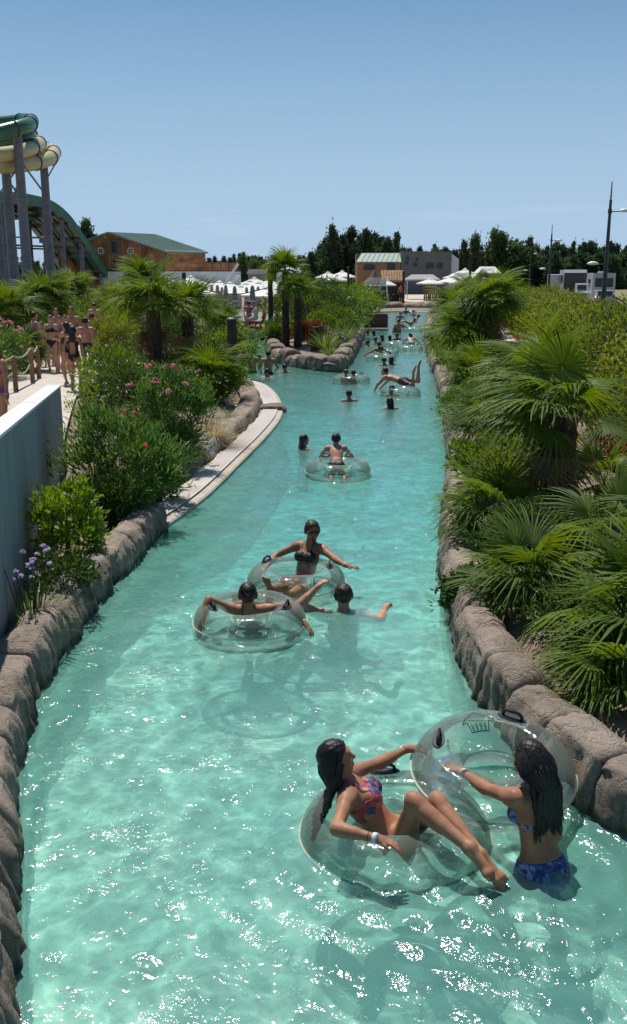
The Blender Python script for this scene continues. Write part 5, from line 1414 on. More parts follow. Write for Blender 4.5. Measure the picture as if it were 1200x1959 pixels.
# ------------------------------------------------------------------ vehicles on the road, facing the camera unless said
M['car_white'] = mat('white_paint', (.52, .53, .54), (.46, .47, .48), .3, 1)
M['car_silver'] = mat('silver_paint', (.42, .43, .45), (.38, .39, .41), .25, 1, metallic=.4)
M['lamp_red'] = mat('red_lens', (.35, .01, .01), (.3, .01, .01), .2, 1)
M['lamp_clear'] = mat('clear_lens', (.7, .7, .68), (.6, .6, .58), .1, 1)
def vehicle(name, label, cat, px, d, z, w, L, prof, paint, glass, rz=0.0, rear=False, extras=None):
    """prof: side outline (y along, z up), extruded over the width with tumblehome"""
    p = XZ(px, d, z); o = thing(name, label, cat, (p.x, p.y, z), rz)
    n = len(prof); V = []; F = []
    zmax = max(q[1] for q in prof)
    for sx, k in ((-1, 0), (-1, 1), (1, 1), (1, 0)):
        for (yy, zz) in prof:
            inset = (.06 + .10 * max(0, zz / zmax - .55)) if k == 0 else 0
            cy_ = (min(q[0] for q in prof) + max(q[0] for q in prof)) / 2
            sc2 = 1.0 if k == 1 else .985
            V.append((sx * (w / 2 - (.0 if k == 0 else .06) - (.10 * max(0, zz / zmax - .55))), cy_ + (yy - cy_) * (sc2 if k == 0 else 1), zz))
    F.append(tuple(range(n))); F.append(tuple(3 * n + i for i in range(n))[::-1])
    for s_ in range(3):
        for i in range(n):
            j = (i + 1) % n; F.append((s_ * n + i, (s_ + 1) * n + i, (s_ + 1) * n + j, s_ * n + j))
    me = bpy.data.meshes.new('body'); me.from_pydata(V, [], F); me.update()
    bm_ = bmesh.new(); bm_.from_mesh(me); bmesh.ops.recalc_face_normals(bm_, faces=bm_.faces); bm_.to_mesh(me); bm_.free()
    smooth(me); me.set_sharp_from_angle(angle=rad(30))
    mesh_obj('body', me, o, [M[paint]])
    for (nm, c, size, m_) in glass:
        MB().box(c, size).build(nm, M[m_], o, bevel=min(size) * .3)
    return o
def wheels(o, w, ys, r):
    for yy in ys:
        for sx in (-1, 1):
            c = (sx * (w / 2 - .12), yy, r)
            t = MB().tube([(c[0] - .11, yy, r), (c[0] + .11, yy, r)], r, 18).build('wheel', M['black_rubber'], o, True)
            MB().tube([(c[0] + sx * .10, yy, r), (c[0] + sx * .118, yy, r)], r * .6, 14).build('rim', M['steel'], t)
zr_ = .38
v = vehicle('coach', 'white coach with a wide dark windscreen facing the hedge', 'bus', 1098, 104, zr_, 2.5, 11, [(0, .35), (-.05, 1.2), (.18, 2.9), (.5, 3.25), (11, 3.25), (11, .35)], 'car_white',
            [('windscreen', (0, .04, 1.95), (2.34, .24, 1.95), 'glass_dark'), ('side_window', (-1.24, 5.5, 2.25), (.05, 9.5, .9), 'glass_dark'), ('side_window', (1.24, 5.5, 2.25), (.05, 9.5, .9), 'glass_dark'), ('headlight', (-.95, -.06, .85), (.34, .08, .2), 'lamp_clear'), ('headlight', (.95, -.06, .85), (.34, .08, .2), 'lamp_clear'), ('mirror', (-1.42, -.25, 2.3), (.14, .1, .5), 'black'), ('mirror', (1.42, -.25, 2.3), (.14, .1, .5), 'black'), ('bumper', (0, -.05, .5), (2.4, .1, .3), 'canvas_grey')], rad(-12))
wheels(v, 2.5, (2.0, 8.0), .5)
v = vehicle('motorhome', 'white motorhome with a flat cab roof beside the nearest lamp post', 'motorhome', 1153, 95, zr_, 2.2, 6, [(0, .4), (-.02, 2.9), (5.8, 2.9), (6, .4)], 'car_white',
            [('rear_window', (0, -.02, 2.0), (1.7, .06, .85), 'glass_dark'), ('side_window', (-1.09, 3, 2.0), (.05, 1.6, .6), 'glass_dark'), ('tail_light', (-.9, -.03, .9), (.16, .06, .4), 'lamp_red'), ('tail_light', (.9, -.03, .9), (.16, .06, .4), 'lamp_red'), ('bumper', (0, -.05, .5), (2.1, .12, .22), 'black'), ('roof_vent', (0, 2.5, 2.98), (.7, .7, .14), 'white_metal')], rad(-10))
wheels(v, 2.2, (1.2, 4.6), .35)
v = vehicle('hatchback_car', 'silver hatchback parked tail towards us at the foot of the lamp post', 'car', 1157, 84, zr_, 1.7, 3.9, [(0, .3), (-.04, .85), (.2, 1.0), (.55, 1.42), (2.3, 1.45), (3.0, .95), (3.9, .82), (3.92, .3)], 'car_silver',
            [('rear_window', (0, .30, 1.2), (1.25, .2, .34), 'glass_dark'), ('tail_light', (-.7, .02, .92), (.18, .12, .3), 'lamp_red'), ('tail_light', (.7, .02, .92), (.18, .12, .3), 'lamp_red'), ('number_plate', (0, -.05, .68), (.5, .03, .12), 'canvas'), ('bumper', (0, -.05, .45), (1.6, .1, .18), 'black'), ('side_window', (-.8, 1.5, 1.18), (.04, 1.6, .3), 'glass_dark')], rad(-8))
wheels(v, 1.7, (.75, 3.15), .3)
v = vehicle('white_van', 'small white van with a dark windscreen in front of the coach', 'van', 1118, 100, zr_, 1.8, 4.3, [(0, .35), (-.02, .95), (.7, 1.1), (1.2, 1.8), (4.3, 1.85), (4.3, .35)], 'car_white',
            [('windscreen', (0, .92, 1.45), (1.5, .3, .5), 'glass_dark'), ('headlight', (-.7, -.02, .85), (.25, .08, .18), 'lamp_clear'), ('headlight', (.7, -.02, .85), (.25, .08, .18), 'lamp_clear'), ('grille', (0, -.03, .7), (.8, .06, .18), 'black')], rad(-12))
wheels(v, 1.8, (.8, 3.4), .32)
v = vehicle('box_truck', 'white box truck at the left of the coach', 'truck', 1066, 112, zr_, 2.2, 6, [(0, .4), (-.02, 2.7), (6, 2.75), (6, .4)], 'car_white',
            [('rear_door', (-.5, -.03, 1.6), (.98, .05, 2.0), 'white_metal'), ('rear_door', (.5, -.03, 1.6), (.98, .05, 2.0), 'white_metal'), ('tail_light', (-.9, -.03, .55), (.2, .06, .14), 'lamp_red'), ('tail_light', (.9, -.03, .55), (.2, .06, .14), 'lamp_red')], rad(-12))
wheels(v, 2.2, (1.4, 4.6), .4)

# ------------------------------------------------------------------ left wall, rope fence, deck
a, b_ = Vector((-2.02, 4.0, 0)), XZ(128, 15.0, 0)
wl_ = thing('concrete_wall', 'smooth blue grey concrete parapet wall beside the rising path', 'wall', tuple(a))
t = (b_ - a); L = t.length; t.normalize(); nn = Vector((t.y, -t.x, 0))
zt0, zt1 = 2.08, 1.54
for s0, s1 in ((0, .36), (.363, .70), (.703, 1.0)):
    p0, p1 = t * L * s0, t * L * s1
    za, zb = zt0 + (zt1 - zt0) * s0, zt0 + (zt1 - zt0) * s1
    mb = MB()
    V = [p0 - nn * .2 + Vector((0, 0, -.3)), p0 + Vector((0, 0, -.3)), p1 + Vector((0, 0, -.3)), p1 - nn * .2 + Vector((0, 0, -.3)), p0 - nn * .2 + Vector((0, 0, za)), p0 + Vector((0, 0, za)), p1 + Vector((0, 0, zb)), p1 - nn * .2 + Vector((0, 0, zb))]
    mb.add(V, [(0, 3, 2, 1), (4, 5, 6, 7), (0, 1, 5, 4), (1, 2, 6, 5), (2, 3, 7, 6), (3, 0, 4, 7)])
    mb.build('wall_panel', M['concrete'], wl_, bevel=.012)
    cp = MB(); q0, q1 = p0 + t * .004, p1 - t * .004
    cp.add([q0 - nn * .215 + Vector((0, 0, za)), q0 + nn * .015 + Vector((0, 0, za)), q1 + nn * .015 + Vector((0, 0, zb)), q1 - nn * .215 + Vector((0, 0, zb)), q0 - nn * .215 + Vector((0, 0, za + .035)), q0 + nn * .015 + Vector((0, 0, za + .035)), q1 + nn * .015 + Vector((0, 0, zb + .035)), q1 - nn * .215 + Vector((0, 0, zb + .035))], [(0, 3, 2, 1), (4, 5, 6, 7), (0, 1, 5, 4), (1, 2, 6, 5), (2, 3, 7, 6), (3, 0, 4, 7)])
    cp.build('coping', M['render_white'], wl_, bevel=.006)
rf_root = thing('rope_fence', 'slack rope strung along brown timber posts beside the left path', 'fence', tuple(XZ(62, 24, .4)))
O = Vector(rf_root.location); tops = []
for px, pyb, pyt in ((-25, 765, 690), (31, 747, 683), (63, 730, 668), (75, 721, 665)):
    p = G(px, pyb, .41); zt = W(px, pyt, p.y).z
    q = Vector((p.x, p.y, 0)) - O
    MB().tube([q + Vector((0, 0, p.z - O.z - .1 + O.z)), q + Vector((0.0, 0, zt))], [.065, .06], 10).build('post', M['post_wood'], rf_root, True)
    tops.append(q + Vector((0, 0, zt + .02)))
for i in range(len(tops) - 1):
    MB().tube([tops[i].lerp(tops[i + 1], s_) + Vector((0, 0, -.12 * math.sin(math.pi * s_))) for s_ in np.linspace(0, 1, 12)], .025, 6).build('rope', M['rope'], rf_root, True)
    p0 = tops[i] + Vector((0, 0, -.35)); p1 = tops[i + 1] + Vector((0, 0, -.35))
    MB().tube([p0.lerp(p1, s_) + Vector((0, 0, -.2 * math.sin(math.pi * s_))) for s_ in np.linspace(0, 1, 12)], .02, 6).build('rope', M['rope'], rf_root, True)

a, b_ = G(440, 645, .2), G(530, 643, .2)
dk = thing('timber_deck', 'raised timber sun deck edge at the back of the side arm', 'deck', ((a.x + b_.x) / 2, a.y + 1, 0))
wdk = b_.x - a.x
for k in range(10): MB().box((0, k * .5, .52), (wdk + 1, .47, .06)).build('plank', M['post_wood'], dk)
MB().box((0, -.22, .3), (wdk + 1, .06, .36)).build('fascia', M['canvas_grey'], dk)
lz = thing('sun_lounger', 'dark sun lounger on the timber deck at the back of the side arm', 'sun lounger', group='dark sun loungers on the timber deck')
MB().box((0, 0, .32), (.62, 1.3, .06)).build('bed', M['dark_steel'], lz)
MB().box((0, .85, .52), (.62, .7, .06), M=Matrix.Rotation(rad(38), 3, 'X')).build('backrest', M['dark_steel'], lz)
for sx in (-1, 1):
    for sy in (-1, 1): MB().box((sx * .27, sy * .55, .15), (.05, .05, .3)).build('leg', M['dark_steel'], lz)
for i, x in enumerate((-1.6, -.8, 0, .8, 1.5)):
    o = lz if i == 0 else copy_tree(lz); o.location = (dk.location.x + x, dk.location.y + 1.0 + .2 * (i % 2), .55)
# maroon drum end at the tip channel
p = G(712, 632, 0)
dr = thing('channel_outlet', 'dark maroon rounded outlet block standing in the water by the planted point', 'outlet', (p.x, p.y, 0))
MB().box((0, .6, .35), (1.9, 1.3, 1.3)).build('block', M['far_wall'], dr, bevel=.2)
MB().box((-.3, -.35, .06), (2.4, .6, .2)).build('lip', M['ledge'], dr, bevel=.03)
# red chair and table under the right hand palms
tb = thing('garden_table', 'white round garden table under the fan palms on the right', 'table', tuple(XZ(985, 33, .3)))
MB().lathe([(.5, .70), (.5, .74)], n=20).build('tabletop', M['white_metal'], tb)
for k in range(4): MB().tube([(.32 * math.cos(k * 1.57 + .7), .32 * math.sin(k * 1.57 + .7), .7), (.42 * math.cos(k * 1.57 + .7), .42 * math.sin(k * 1.57 + .7), 0)], .03, 6).build('leg', M['white_metal'], tb)
for nm, px, d, rz in (('red plastic garden chair right of the white table', 994, 33.2, -.4), ('red plastic garden chair under the person in white', 972, 33.6, 1.7)):
    cr_ = thing('garden_chair', nm, 'chair', tuple(XZ(px, d, .3)), rz)
    MB().box((0, 0, .43), (.5, .46, .04)).build('seat', M['red'], cr_, bevel=.01)
    MB().box((0, .25, .68), (.48, .04, .5), M=Matrix.Rotation(rad(-10), 3, 'X')).build('backrest', M['red'], cr_, bevel=.01)
    for sx in (-1, 1):
        MB().tube([(sx * .27, .22, .66), (sx * .27, -.2, .64), (sx * .27, -.22, .43)], .02, 6).build('armrest', M['red'], cr_)
        for sy in (-1, 1): MB().tube([(sx * .22, sy * .2, .42), (sx * .26, sy * .24, 0)], .022, 6).build('leg', M['red'], cr_)
# ------------------------------------------------------------------ vegetation
M['palm'] = leaf_mat('fan_palm_leaf', (0.026, 0.066, 0.014), (0.169, 0.253, 0.034), .52, .40, .22)
M['palm_old'] = leaf_mat('dry_palm_leaf', (.12, .075, .03), (.28, .2, .08), .6, .2, .3)
M['oleander'] = leaf_mat('oleander_leaf', (0.041, 0.101, 0.024), (0.135, 0.257, 0.061), .4, 0.4)
M['bright'] = leaf_mat('bright_green_leaf', (0.072, 0.156, 0.018), (0.24, 0.36, 0.048), .4, .35)
M['dark_leaf'] = leaf_mat('dark_green_leaf', (0.024, 0.061, 0.016), (0.081, 0.149, 0.034), .38, 0.32)
M['hedge'] = leaf_mat('hedge_leaf', (0.052, 0.098, 0.017), (0.23, 0.276, 0.052), .38, 0.42)
M['reddish'] = leaf_mat('bronze_leaf', (.10, .05, .02), (.26, .13, .04), .45, .3)
M['mixed'] = leaf_mat('shrub_leaf', (0.041, 0.095, 0.02), (0.176, 0.27, 0.041), .42, 0.42)
M['grass'] = leaf_mat('grass_blade', (.06, .11, .02), (.20, .26, .06), .5, .35)
M['straw'] = leaf_mat('straw_grass', (.22, .20, .07), (.48, .40, .20), .6, .35)
M['conifer'] = leaf_mat('conifer_needles', (.028, .058, .034), (.09, .135, .062), .7, .22, .2)
M['poplar'] = leaf_mat('poplar_leaf', (.045, .085, .035), (.11, .17, .06), .6, .28, .2)
M['yucca'] = leaf_mat('yucca_leaf', (0.055, 0.11, 0.033), (0.209, 0.297, 0.066), .4, .3)
def petal_mat(name, a, b): return leaf_mat(name, a, b, .6, .35, .2)
M['pink'] = petal_mat('pink_petal', (.55, .16, .20), (.75, .36, .36)); M['redpetal'] = petal_mat('red_petal', (.42, .03, .03), (.60, .10, .08))
M['lilac'] = petal_mat('lilac_petal', (.40, .30, .50), (.60, .48, .68)); M['bluepetal'] = petal_mat('blue_petal', (.20, .25, .55), (.40, .45, .72)); M['lavender'] = petal_mat('lavender_petal', (.13, .10, .28), (.24, .19, .42)); M['whitepetal'] = petal_mat('cream_petal', (.6, .55, .4), (.75, .72, .6))

def fan_leaf(seed, nseg=34, L=.75, spread=235, petiole=.5, droop=.22):
    rnd = random.Random(seed); V = []; F = []; A = []
    tone = rnd.random()
    # petiole: thin three sided stalk, slightly arched
    for i in range(5):
        t = i / 4; z = .03 * math.sin(math.pi * t)
        for k in range(3):
            a = 2.094 * k; V.append((.011 * math.cos(a), petiole * t, z + .009 * math.sin(a))); A.append(.9)
    for i in range(4):
        for k in range(3): F.append((i * 3 + k, i * 3 + (k + 1) % 3, (i + 1) * 3 + (k + 1) % 3, (i + 1) * 3 + k))
    d = rad(spread) / nseg
    sag = rnd.uniform(.7, 1.3) * droop
    for s in range(nseg):
        th = -rad(spread) / 2 + d * (s + .5); ln = L * (.78 + .22 * math.cos(th * .75)) * rnd.uniform(.93, 1.04)
        c, sn = math.sin(th), math.cos(th); b0 = len(V); tw = rnd.uniform(-.14, .14); dr = sag * rnd.uniform(.7, 1.35); tn = .55 * tone + .45 * rnd.random()
        for j, (q, w) in enumerate(((.03, 1.0), (.38, 1.0), (.66, .62), (.88, .32), (1.0, .03))):
            rho = ln * q; hw = (rho * math.tan(d / 2) if q <= .38 else ln * .38 * math.tan(d / 2) * w * 1.05) + .0015
            zb = -dr * L * max(0, q - .25) ** 2.0 * 1.6 + .10 * abs(th) / 2 * rho * 1.0 - .05 * rho
            th2 = th + tw * q * q
            cc, ss = math.sin(th2), math.cos(th2)
            for k in (-1, 0, 1):
                V.append((cc * rho + ss * hw * k, petiole + ss * rho - cc * hw * k, zb + (hw * .55 if k == 0 else -hw * .25))); A.append(min(1, tn + .35 * max(0, q - .7) / .3))
        for j in range(4):
            for k in range(2): F.append((b0 + j * 3 + k, b0 + j * 3 + k + 1, b0 + (j + 1) * 3 + k + 1, b0 + (j + 1) * 3 + k))
    return np_mesh('leaf', V, np.array(F), A)
FAN = [fan_leaf(i, L=.55 + .05 * (i % 3), petiole=.40, droop=.25 + .12 * (i % 4)) for i in range(8)]
for m_ in FAN: m_.materials.append(M['palm'])
FAN_DRY = fan_leaf(77, L=.6, droop=.8); FAN_DRY.materials.append(M['palm_old'])
def stiff_leaf(seed, L=.6):
    return None
def trunk_mesh(h, r, seed, lean=(0, 0)):
    rnd = random.Random(seed); V = []; F = []; n = 14; m = max(5, int(h / .07))
    for i in range(m + 1):
        t = i / m; rr_ = r * (1.12 - .28 * t + .10 * math.exp(-t * 8))
        for k in range(n):
            a = 2 * math.pi * k / n + (i % 2) * math.pi / n
            q = rr_ * (1 + .16 * (((i + k * 3) % 3) / 2 - .5) + rnd.uniform(-.09, .09))
            V.append((q * math.cos(a) + lean[0] * t * t, q * math.sin(a) + lean[1] * t * t, h * t + rnd.uniform(-.015, .015)))
    for i in range(m):
        for k in range(n): F.append((i * n + k, i * n + (k + 1) % n, (i + 1) * n + (k + 1) % n, (i + 1) * n + k))
    F.append(tuple(m * n + k for k in range(n)))
    # old leaf bases and loose fibres
    for q in range(int(h * 34)):
        z = rnd.uniform(.03, h); a = rnd.uniform(0, 6.28); t = z / h; rr_ = r * (1.08 - .26 * t); x, y = lean[0] * t * t, lean[1] * t * t
        c, s = math.cos(a), math.sin(a); b0 = len(V); w = rnd.uniform(.012, .03); l = rnd.uniform(.05, .12)
        V += [(x + c * rr_ * .9 - s * w, y + s * rr_ * .9 + c * w, z), (x + c * rr_ * .9 + s * w, y + s * rr_ * .9 - c * w, z), (x + c * (rr_ + l * .6), y + s * (rr_ + l * .6), z + l)]
        F.append((b0, b0 + 1, b0 + 2))
    return np_mesh('trunk', V, F, smooth_on=False)

def frame_from(d, up=(0, 0, 1), roll=0.0):
    y = Vector(d).normalized(); u = Vector(up); x = y.cross(u)
    x = x.normalized() if x.length > 1e-3 else Vector((1, 0, 0))
    z = x.cross(y); R = Matrix((x, y, z)).transposed()
    return R @ Matrix.Rotation(roll, 3, 'Y')

def fan_palm(label, loc, h, r, nleaf, seed, scale=1.0, wind=(-.35, 0, 0), lo=-35, hi=80, name='fan_palm', lean=(0, 0), dry=2):
    rnd = random.Random(seed); o = thing(name, label, 'palm', loc)
    mesh_obj('trunk', trunk_mesh(h, r, seed, lean), o, [M['trunk']])
    for i in range(nleaf):
        t = (i + .5) / nleaf; az = i * 2.39996 + rnd.uniform(-.25, .25); el = rad(hi + (lo - hi) * t ** .8 + rnd.uniform(-9, 9))
        d = Vector((math.cos(az) * math.cos(el), math.sin(az) * math.cos(el), math.sin(el))) + Vector(wind) * (1 - .4 * t)
        R = frame_from(d, (0, 0, 1), rnd.uniform(-.5, .5))
        lf = bpy.data.objects.new('leaf', FAN[rnd.randrange(8)]); link(lf, o)
        s = scale * rnd.uniform(.85, 1.12)
        lf.matrix_local = Matrix.Translation(Vector((lean[0], lean[1], h - .05 + .12 * (1 - t)))) @ R.to_4x4() @ Matrix.Scale(s, 4)
    for i in range(dry):
        az = rnd.uniform(0, 6.28); R = frame_from((math.cos(az) * .5, math.sin(az) * .5, -.85))
        lf = bpy.data.objects.new('dry_leaf', FAN_DRY); link(lf, o); lf.matrix_local = Matrix.Translation(Vector((lean[0], lean[1], h - .12))) @ R.to_4x4() @ Matrix.Scale(scale * .85, 4)
    return o

def gz_of(px, py, z0=.3): 
    p = G(px, py, z0); return (p.x, p.y, max(.1, gz_at(p.x, p.y)) - .03)
def at(px, d, z=None):
    p = XZ(px, d, .3); return (p.x, p.y, (gz_at(p.x, p.y) if z is None else z) - .03)

# right bank palms, near to far
RP = (('smallest fan palm, its fronds fanned over the nearest right kerb rock', 1195, 6.35, .12, .12, 15, .72, (-.2, -.1, .1), -8, 65),
      ('low leafy fan palm at the right edge overhanging the kerb above the empty ring', 1235, 6.9, .32, .16, 22, .98, (-.25, -.1, 0), -20, 75),
      ('fan palm with broad lit leaves cut by the right edge of the view', 1335, 8.4, .55, .17, 17, 1.0, (-.25, 0, .1), -20, 75),
      ('low fan palm spreading over the bulge of the right kerb', 1015, 8.3, .22, .14, 18, .85, (-.25, -.1, .1), -8, 75),
      ('dark fan palm low between the kerb palm and the edge palm', 1160, 9.0, .42, .15, 18, .85, (-.2, 0, 0), -20, 70),
      ('bushy low fan palm leaning over the water, left of the tall dark trunk', 950, 10.5, .25, .14, 19, .92, (-.30, -.1, .1), -8, 75),
      ('tall fan palm with a thick dark trunk on the right bank', 1062, 10.9, 1.42, .20, 20, 1.12, (-.62, 0, .1), -18, 70),
      ('small fan palm in the shade right of the thick dark trunk', 1150, 11.6, .4, .13, 13, .85, (-.1, 0, .1), -10, 70),
      ('second fan palm, its plume swept left above the tall dark trunk', 1026, 16.0, 1.35, .19, 22, 1.2, (-.62, 0, .05), -20, 55),
      ('low fan palm drooping onto the kerb beyond the swept plume', 935, 17.0, .4, .14, 18, 1.0, (-.35, 0, .1), -10, 75),
      ('fan palm at the water edge below the lavender clump', 912, 22.5, .6, .15, 20, 1.05, (-.35, 0, .1), -18, 75),
      ('fan palm with a pale brown trunk beside the person at the table', 934, 27, 2.25, .22, 26, 1.2, (-.3, 0, .05), -8, 48),
      ('fan palm crown left of the pale brown trunk', 893, 27, 1.3, .17, 24, 1.25, (-.25, 0, .12), -25, 78),
      ('tall far fan palm standing against the white tents', 945, 37, 2.1, .2, 26, 1.3, (-.2, 0, .1), -30, 80),
      ('fan palm nearest the far beach on the right bank', 868, 42, 1.5, .17, 24, 1.4, (-.25, 0, .1), -25, 78),
      ('fan palm between the far beach palm and the tents', 905, 47, 2.1, .17, 24, 1.4, (-.2, 0, .1), -25, 78),
      ('leaning fan palm at the water edge under the far right crowns', 860, 33, .8, .16, 22, 1.2, (-.35, 0, .1), -20, 78))
for i, (lb, px, d, h, r, nl, sc_l, wd_, lo_, hi_) in enumerate(RP): fan_palm(lb, at(px, d), h, r, nl - (4 if nl > 17 else 1), i + 1, sc_l, wd_, lo_, hi_, dry=4)

# left bed palms
fan_palm('large fan palm with a dark trunk behind the pink oleander', at(300, 24), 2.15, .2, 19, 21, 1.3, (-.05, 0, .18), -2, 80)
fan_palm('fan palm right of the large left palm, its trunk half hidden', at(363, 25), 1.95, .19, 18, 22, 1.2, (-.1, 0, .18), -2, 80)
fan_palm('low bright fan palm in front of the thick timber pile', at(405, 23), .5, .15, 24, 23, 1.2, (-.1, 0, .1), -15, 80)
fan_palm('dark round headed fan palm standing tallest over the left bed', at(276, 40), 2.65, .2, 34, 24, 1.2, (0, 0, .05), -50, 85)
fan_palm('spiky dark fan palm behind the thick timber pile', at(428, 33), 1.6, .18, 34, 25, .95, (0, 0, .1), -50, 85)
fan_palm('fan palm on the far side of the path at the left edge', at(25, 34), 1.5, .2, 34, 26, 1.5, (-.1, 0, .1), -40, 78)
fan_palm('fan palm with a clear trunk behind the waiting bathers', at(92, 37), 1.9, .2, 34, 27, 1.5, (0, 0, .1), -40, 78)
fan_palm('fan palm beyond the bathers in front of the ramp slide', at(143, 50), 2.0, .2, 32, 28, 1.5, (0, 0, .1), -40, 78)
fan_palm('small bright fan palm between the oleanders left of the path', at(45, 29), .6, .15, 24, 29, 1.1, (0, 0, .15), -10, 80)
fan_palm('fan palm in the bed right of the path crowd', at(225, 46), 1.6, .18, 30, 30, 1.3, (0, 0, .1), -40, 78)
# planted point in mid river
fan_palm('tall slim fan palm on the tip of the planted point', at(547, 41), 3.1, .15, 20, 41, 1.1, (-.15, 0, .15), -15, 80)
fan_palm('second slim fan palm on the planted point, slightly shorter', at(570, 40), 2.3, .15, 18, 42, 1.0, (-.1, 0, .15), -15, 80)

# leaf clouds -------------------------------------------------------
def leaf_cloud(name, seed, n, radii, leaf=(.07, .03), clumps=40, base=0.0, up=.3, shape='ball', spread=.22, narrow=False):
    """many leaf sized folded blades gathered in clumps through a volume standing on z=base"""
    g = np.random.default_rng(seed)
    rx, ry, rz = radii
    u = g.normal(size=(clumps, 3)); u /= np.linalg.norm(u, axis=1)[:, None]
    rr_ = g.uniform(.25, 1.0, clumps) ** .5
    C = u * rr_[:, None]
    if shape == 'cone':
        z = g.uniform(0, 1, clumps) ** 1.25; a = g.uniform(0, 6.28, clumps); q = (1 - z) ** .75 * g.uniform(.35, 1.05, clumps); C = np.stack([q * np.cos(a), q * np.sin(a), z * 2 - 1], 1)
    if shape == 'column':
        z = g.uniform(0, 1, clumps); a = g.uniform(0, 6.28, clumps); q = np.sin(np.pi * np.clip(z * .88 + .1, 0, 1)) ** .6 * g.uniform(.3, 1.05, clumps); C = np.stack([q * np.cos(a), q * np.sin(a), z * 2 - 1], 1)
    ci = g.integers(0, clumps, n)
    P = C[ci] + g.normal(size=(n, 3)) * spread * np.array([1, 1, .8]) * g.uniform(.5, 1.2, clumps)[ci][:, None]
    P = P * np.array([rx, ry, rz]); P[:, 2] += rz + base
    P[:, 2] = np.maximum(P[:, 2], base + .02)
    D = P - (C[ci] * np.array([rx, ry, rz]) * .6 + np.array([0, 0, rz * .7 + base])); D /= np.linalg.norm(D, axis=1)[:, None] + 1e-9
    D = D + g.normal(size=(n, 3)) * .7 + np.array([0, 0, up]); D /= np.linalg.norm(D, axis=1)[:, None]
    S = np.cross(D, g.normal(size=(n, 3))); S /= np.linalg.norm(S, axis=1)[:, None] + 1e-9
    Nn = np.cross(S, D)
    ln = leaf[0] * g.uniform(.65, 1.25, n)[:, None]; w = leaf[1] * g.uniform(.7, 1.2, n)[:, None]
    V = np.stack([P, P + D * ln * .45 + S * w * .5 + Nn * w * .18, P + D * ln - Nn * ln * .12, P + D * ln * .45 - S * w * .5 + Nn * w * .18], 1).reshape(-1, 3)
    i = np.arange(n) * 4
    F = np.concatenate([np.stack([i, i + 1, i + 2], 1), np.stack([i, i + 2, i + 3], 1)])
    tone = np.clip(g.uniform(0, 1, clumps)[ci] * .6 + g.uniform(0, 1, n) * .4, 0, 1)
    return np_mesh(name, V, F, np.repeat(tone, 4), smooth_on=False)

def blade_tuft(name, seed, n, L, w, spread, droop=.5):
    g = random.Random(seed); V = []; F = []; A = []
    for i in range(n):
        a = g.uniform(0, 6.28); t = g.uniform(.05, 1) ** .7 * spread; l = L * g.uniform(.6, 1.1); c, s = math.cos(a), math.sin(a); b0 = len(V); tn = g.random()
        for j in range(5):
            q = j / 4; out_ = math.sin(t) * l * q + droop * l * .4 * q * q * math.sin(t); z = math.cos(t) * l * q - droop * l * .55 * q ** 2.2 * (.25 + math.sin(t))
            hw = w * (1 - q) ** .6 * .5 + .0008
            x, y = c * (out_ + .02), s * (out_ + .02)
            V += [(x - s * hw, y + c * hw, max(z, .01)), (x + s * hw, y - c * hw, max(z, .01))]; A += [tn, tn]
        for j in range(4): F.append((b0 + 2 * j, b0 + 2 * j + 1, b0 + 2 * j + 3, b0 + 2 * j + 2))
    return np_mesh(name, V, np.array(F), A)

def stems_mesh(seed, n, h, spread, r=.012):
    g = random.Random(seed); mb = MB()
    for i in range(n):
        a = g.uniform(0, 6.28); q = g.uniform(.2, 1) * spread; mb.tube([(.06 * math.cos(a), .06 * math.sin(a), -.05), (q * .45 * math.cos(a), q * .45 * math.sin(a), h * .5), (q * math.cos(a + .2), q * math.sin(a + .2), h * g.uniform(.75, .95))], [r, r * .8, r * .4], 5, cap=False)
    return mb.mesh('stems', True)

def flowers_mesh(seed, spots, r=.05, petals=14):
    g = np.random.default_rng(seed); V = []; F = []; A = []
    for s in spots:
        for k in range(petals):
            d = g.normal(size=3); d[2] = abs(d[2]) + .2; d /= np.linalg.norm(d); t = np.cross(d, g.normal(size=3)); t /= np.linalg.norm(t)
            c = np.array(s) + d * r * g.uniform(.3, 1.1); q = r * .42; b0 = len(V); n2 = np.cross(d, t)
            V += [c - t * q, c + n2 * q * .8 + d * q * .3, c + t * q, c - n2 * q * .8 + d * q * .3]; F.append((b0, b0 + 1, b0 + 2, b0 + 3)); A += [float(g.random())] * 4
    return np_mesh('blossoms', V, np.array(F), A, smooth_on=False)

def bush(label, loc, radii, n, seed, material, leaf=(.07, .03), clumps=40, up=.3, spread=.2, name='shrub', cat='shrub', flowers=None, base=.05, group=None, shape='ball'):
    o = thing(name, label, cat, loc, group=group)
    k = mesh_obj('foliage', leaf_cloud('foliage', seed, n, radii, leaf, clumps, base, up, shape, spread), o, [M[material]])
    mesh_obj('stems', stems_mesh(seed, 9, radii[2] * 1.7, max(radii[0], radii[1]) * .7), o, [M['stem']])
    if flowers:
        fm, cnt, fr = flowers; g = random.Random(seed + 5); spots = []
        for i in range(cnt):
            a = g.uniform(0, 6.28); e_ = g.uniform(-.1, 1.3); spots.append((radii[0] * 1.08 * math.cos(a) * math.cos(e_), radii[1] * 1.08 * math.sin(a) * math.cos(e_), base + radii[2] * (1 + math.sin(e_) * 1.08)))
        mesh_obj('blossoms', flowers_mesh(seed, spots, fr), o, [M[fm]])
    return o

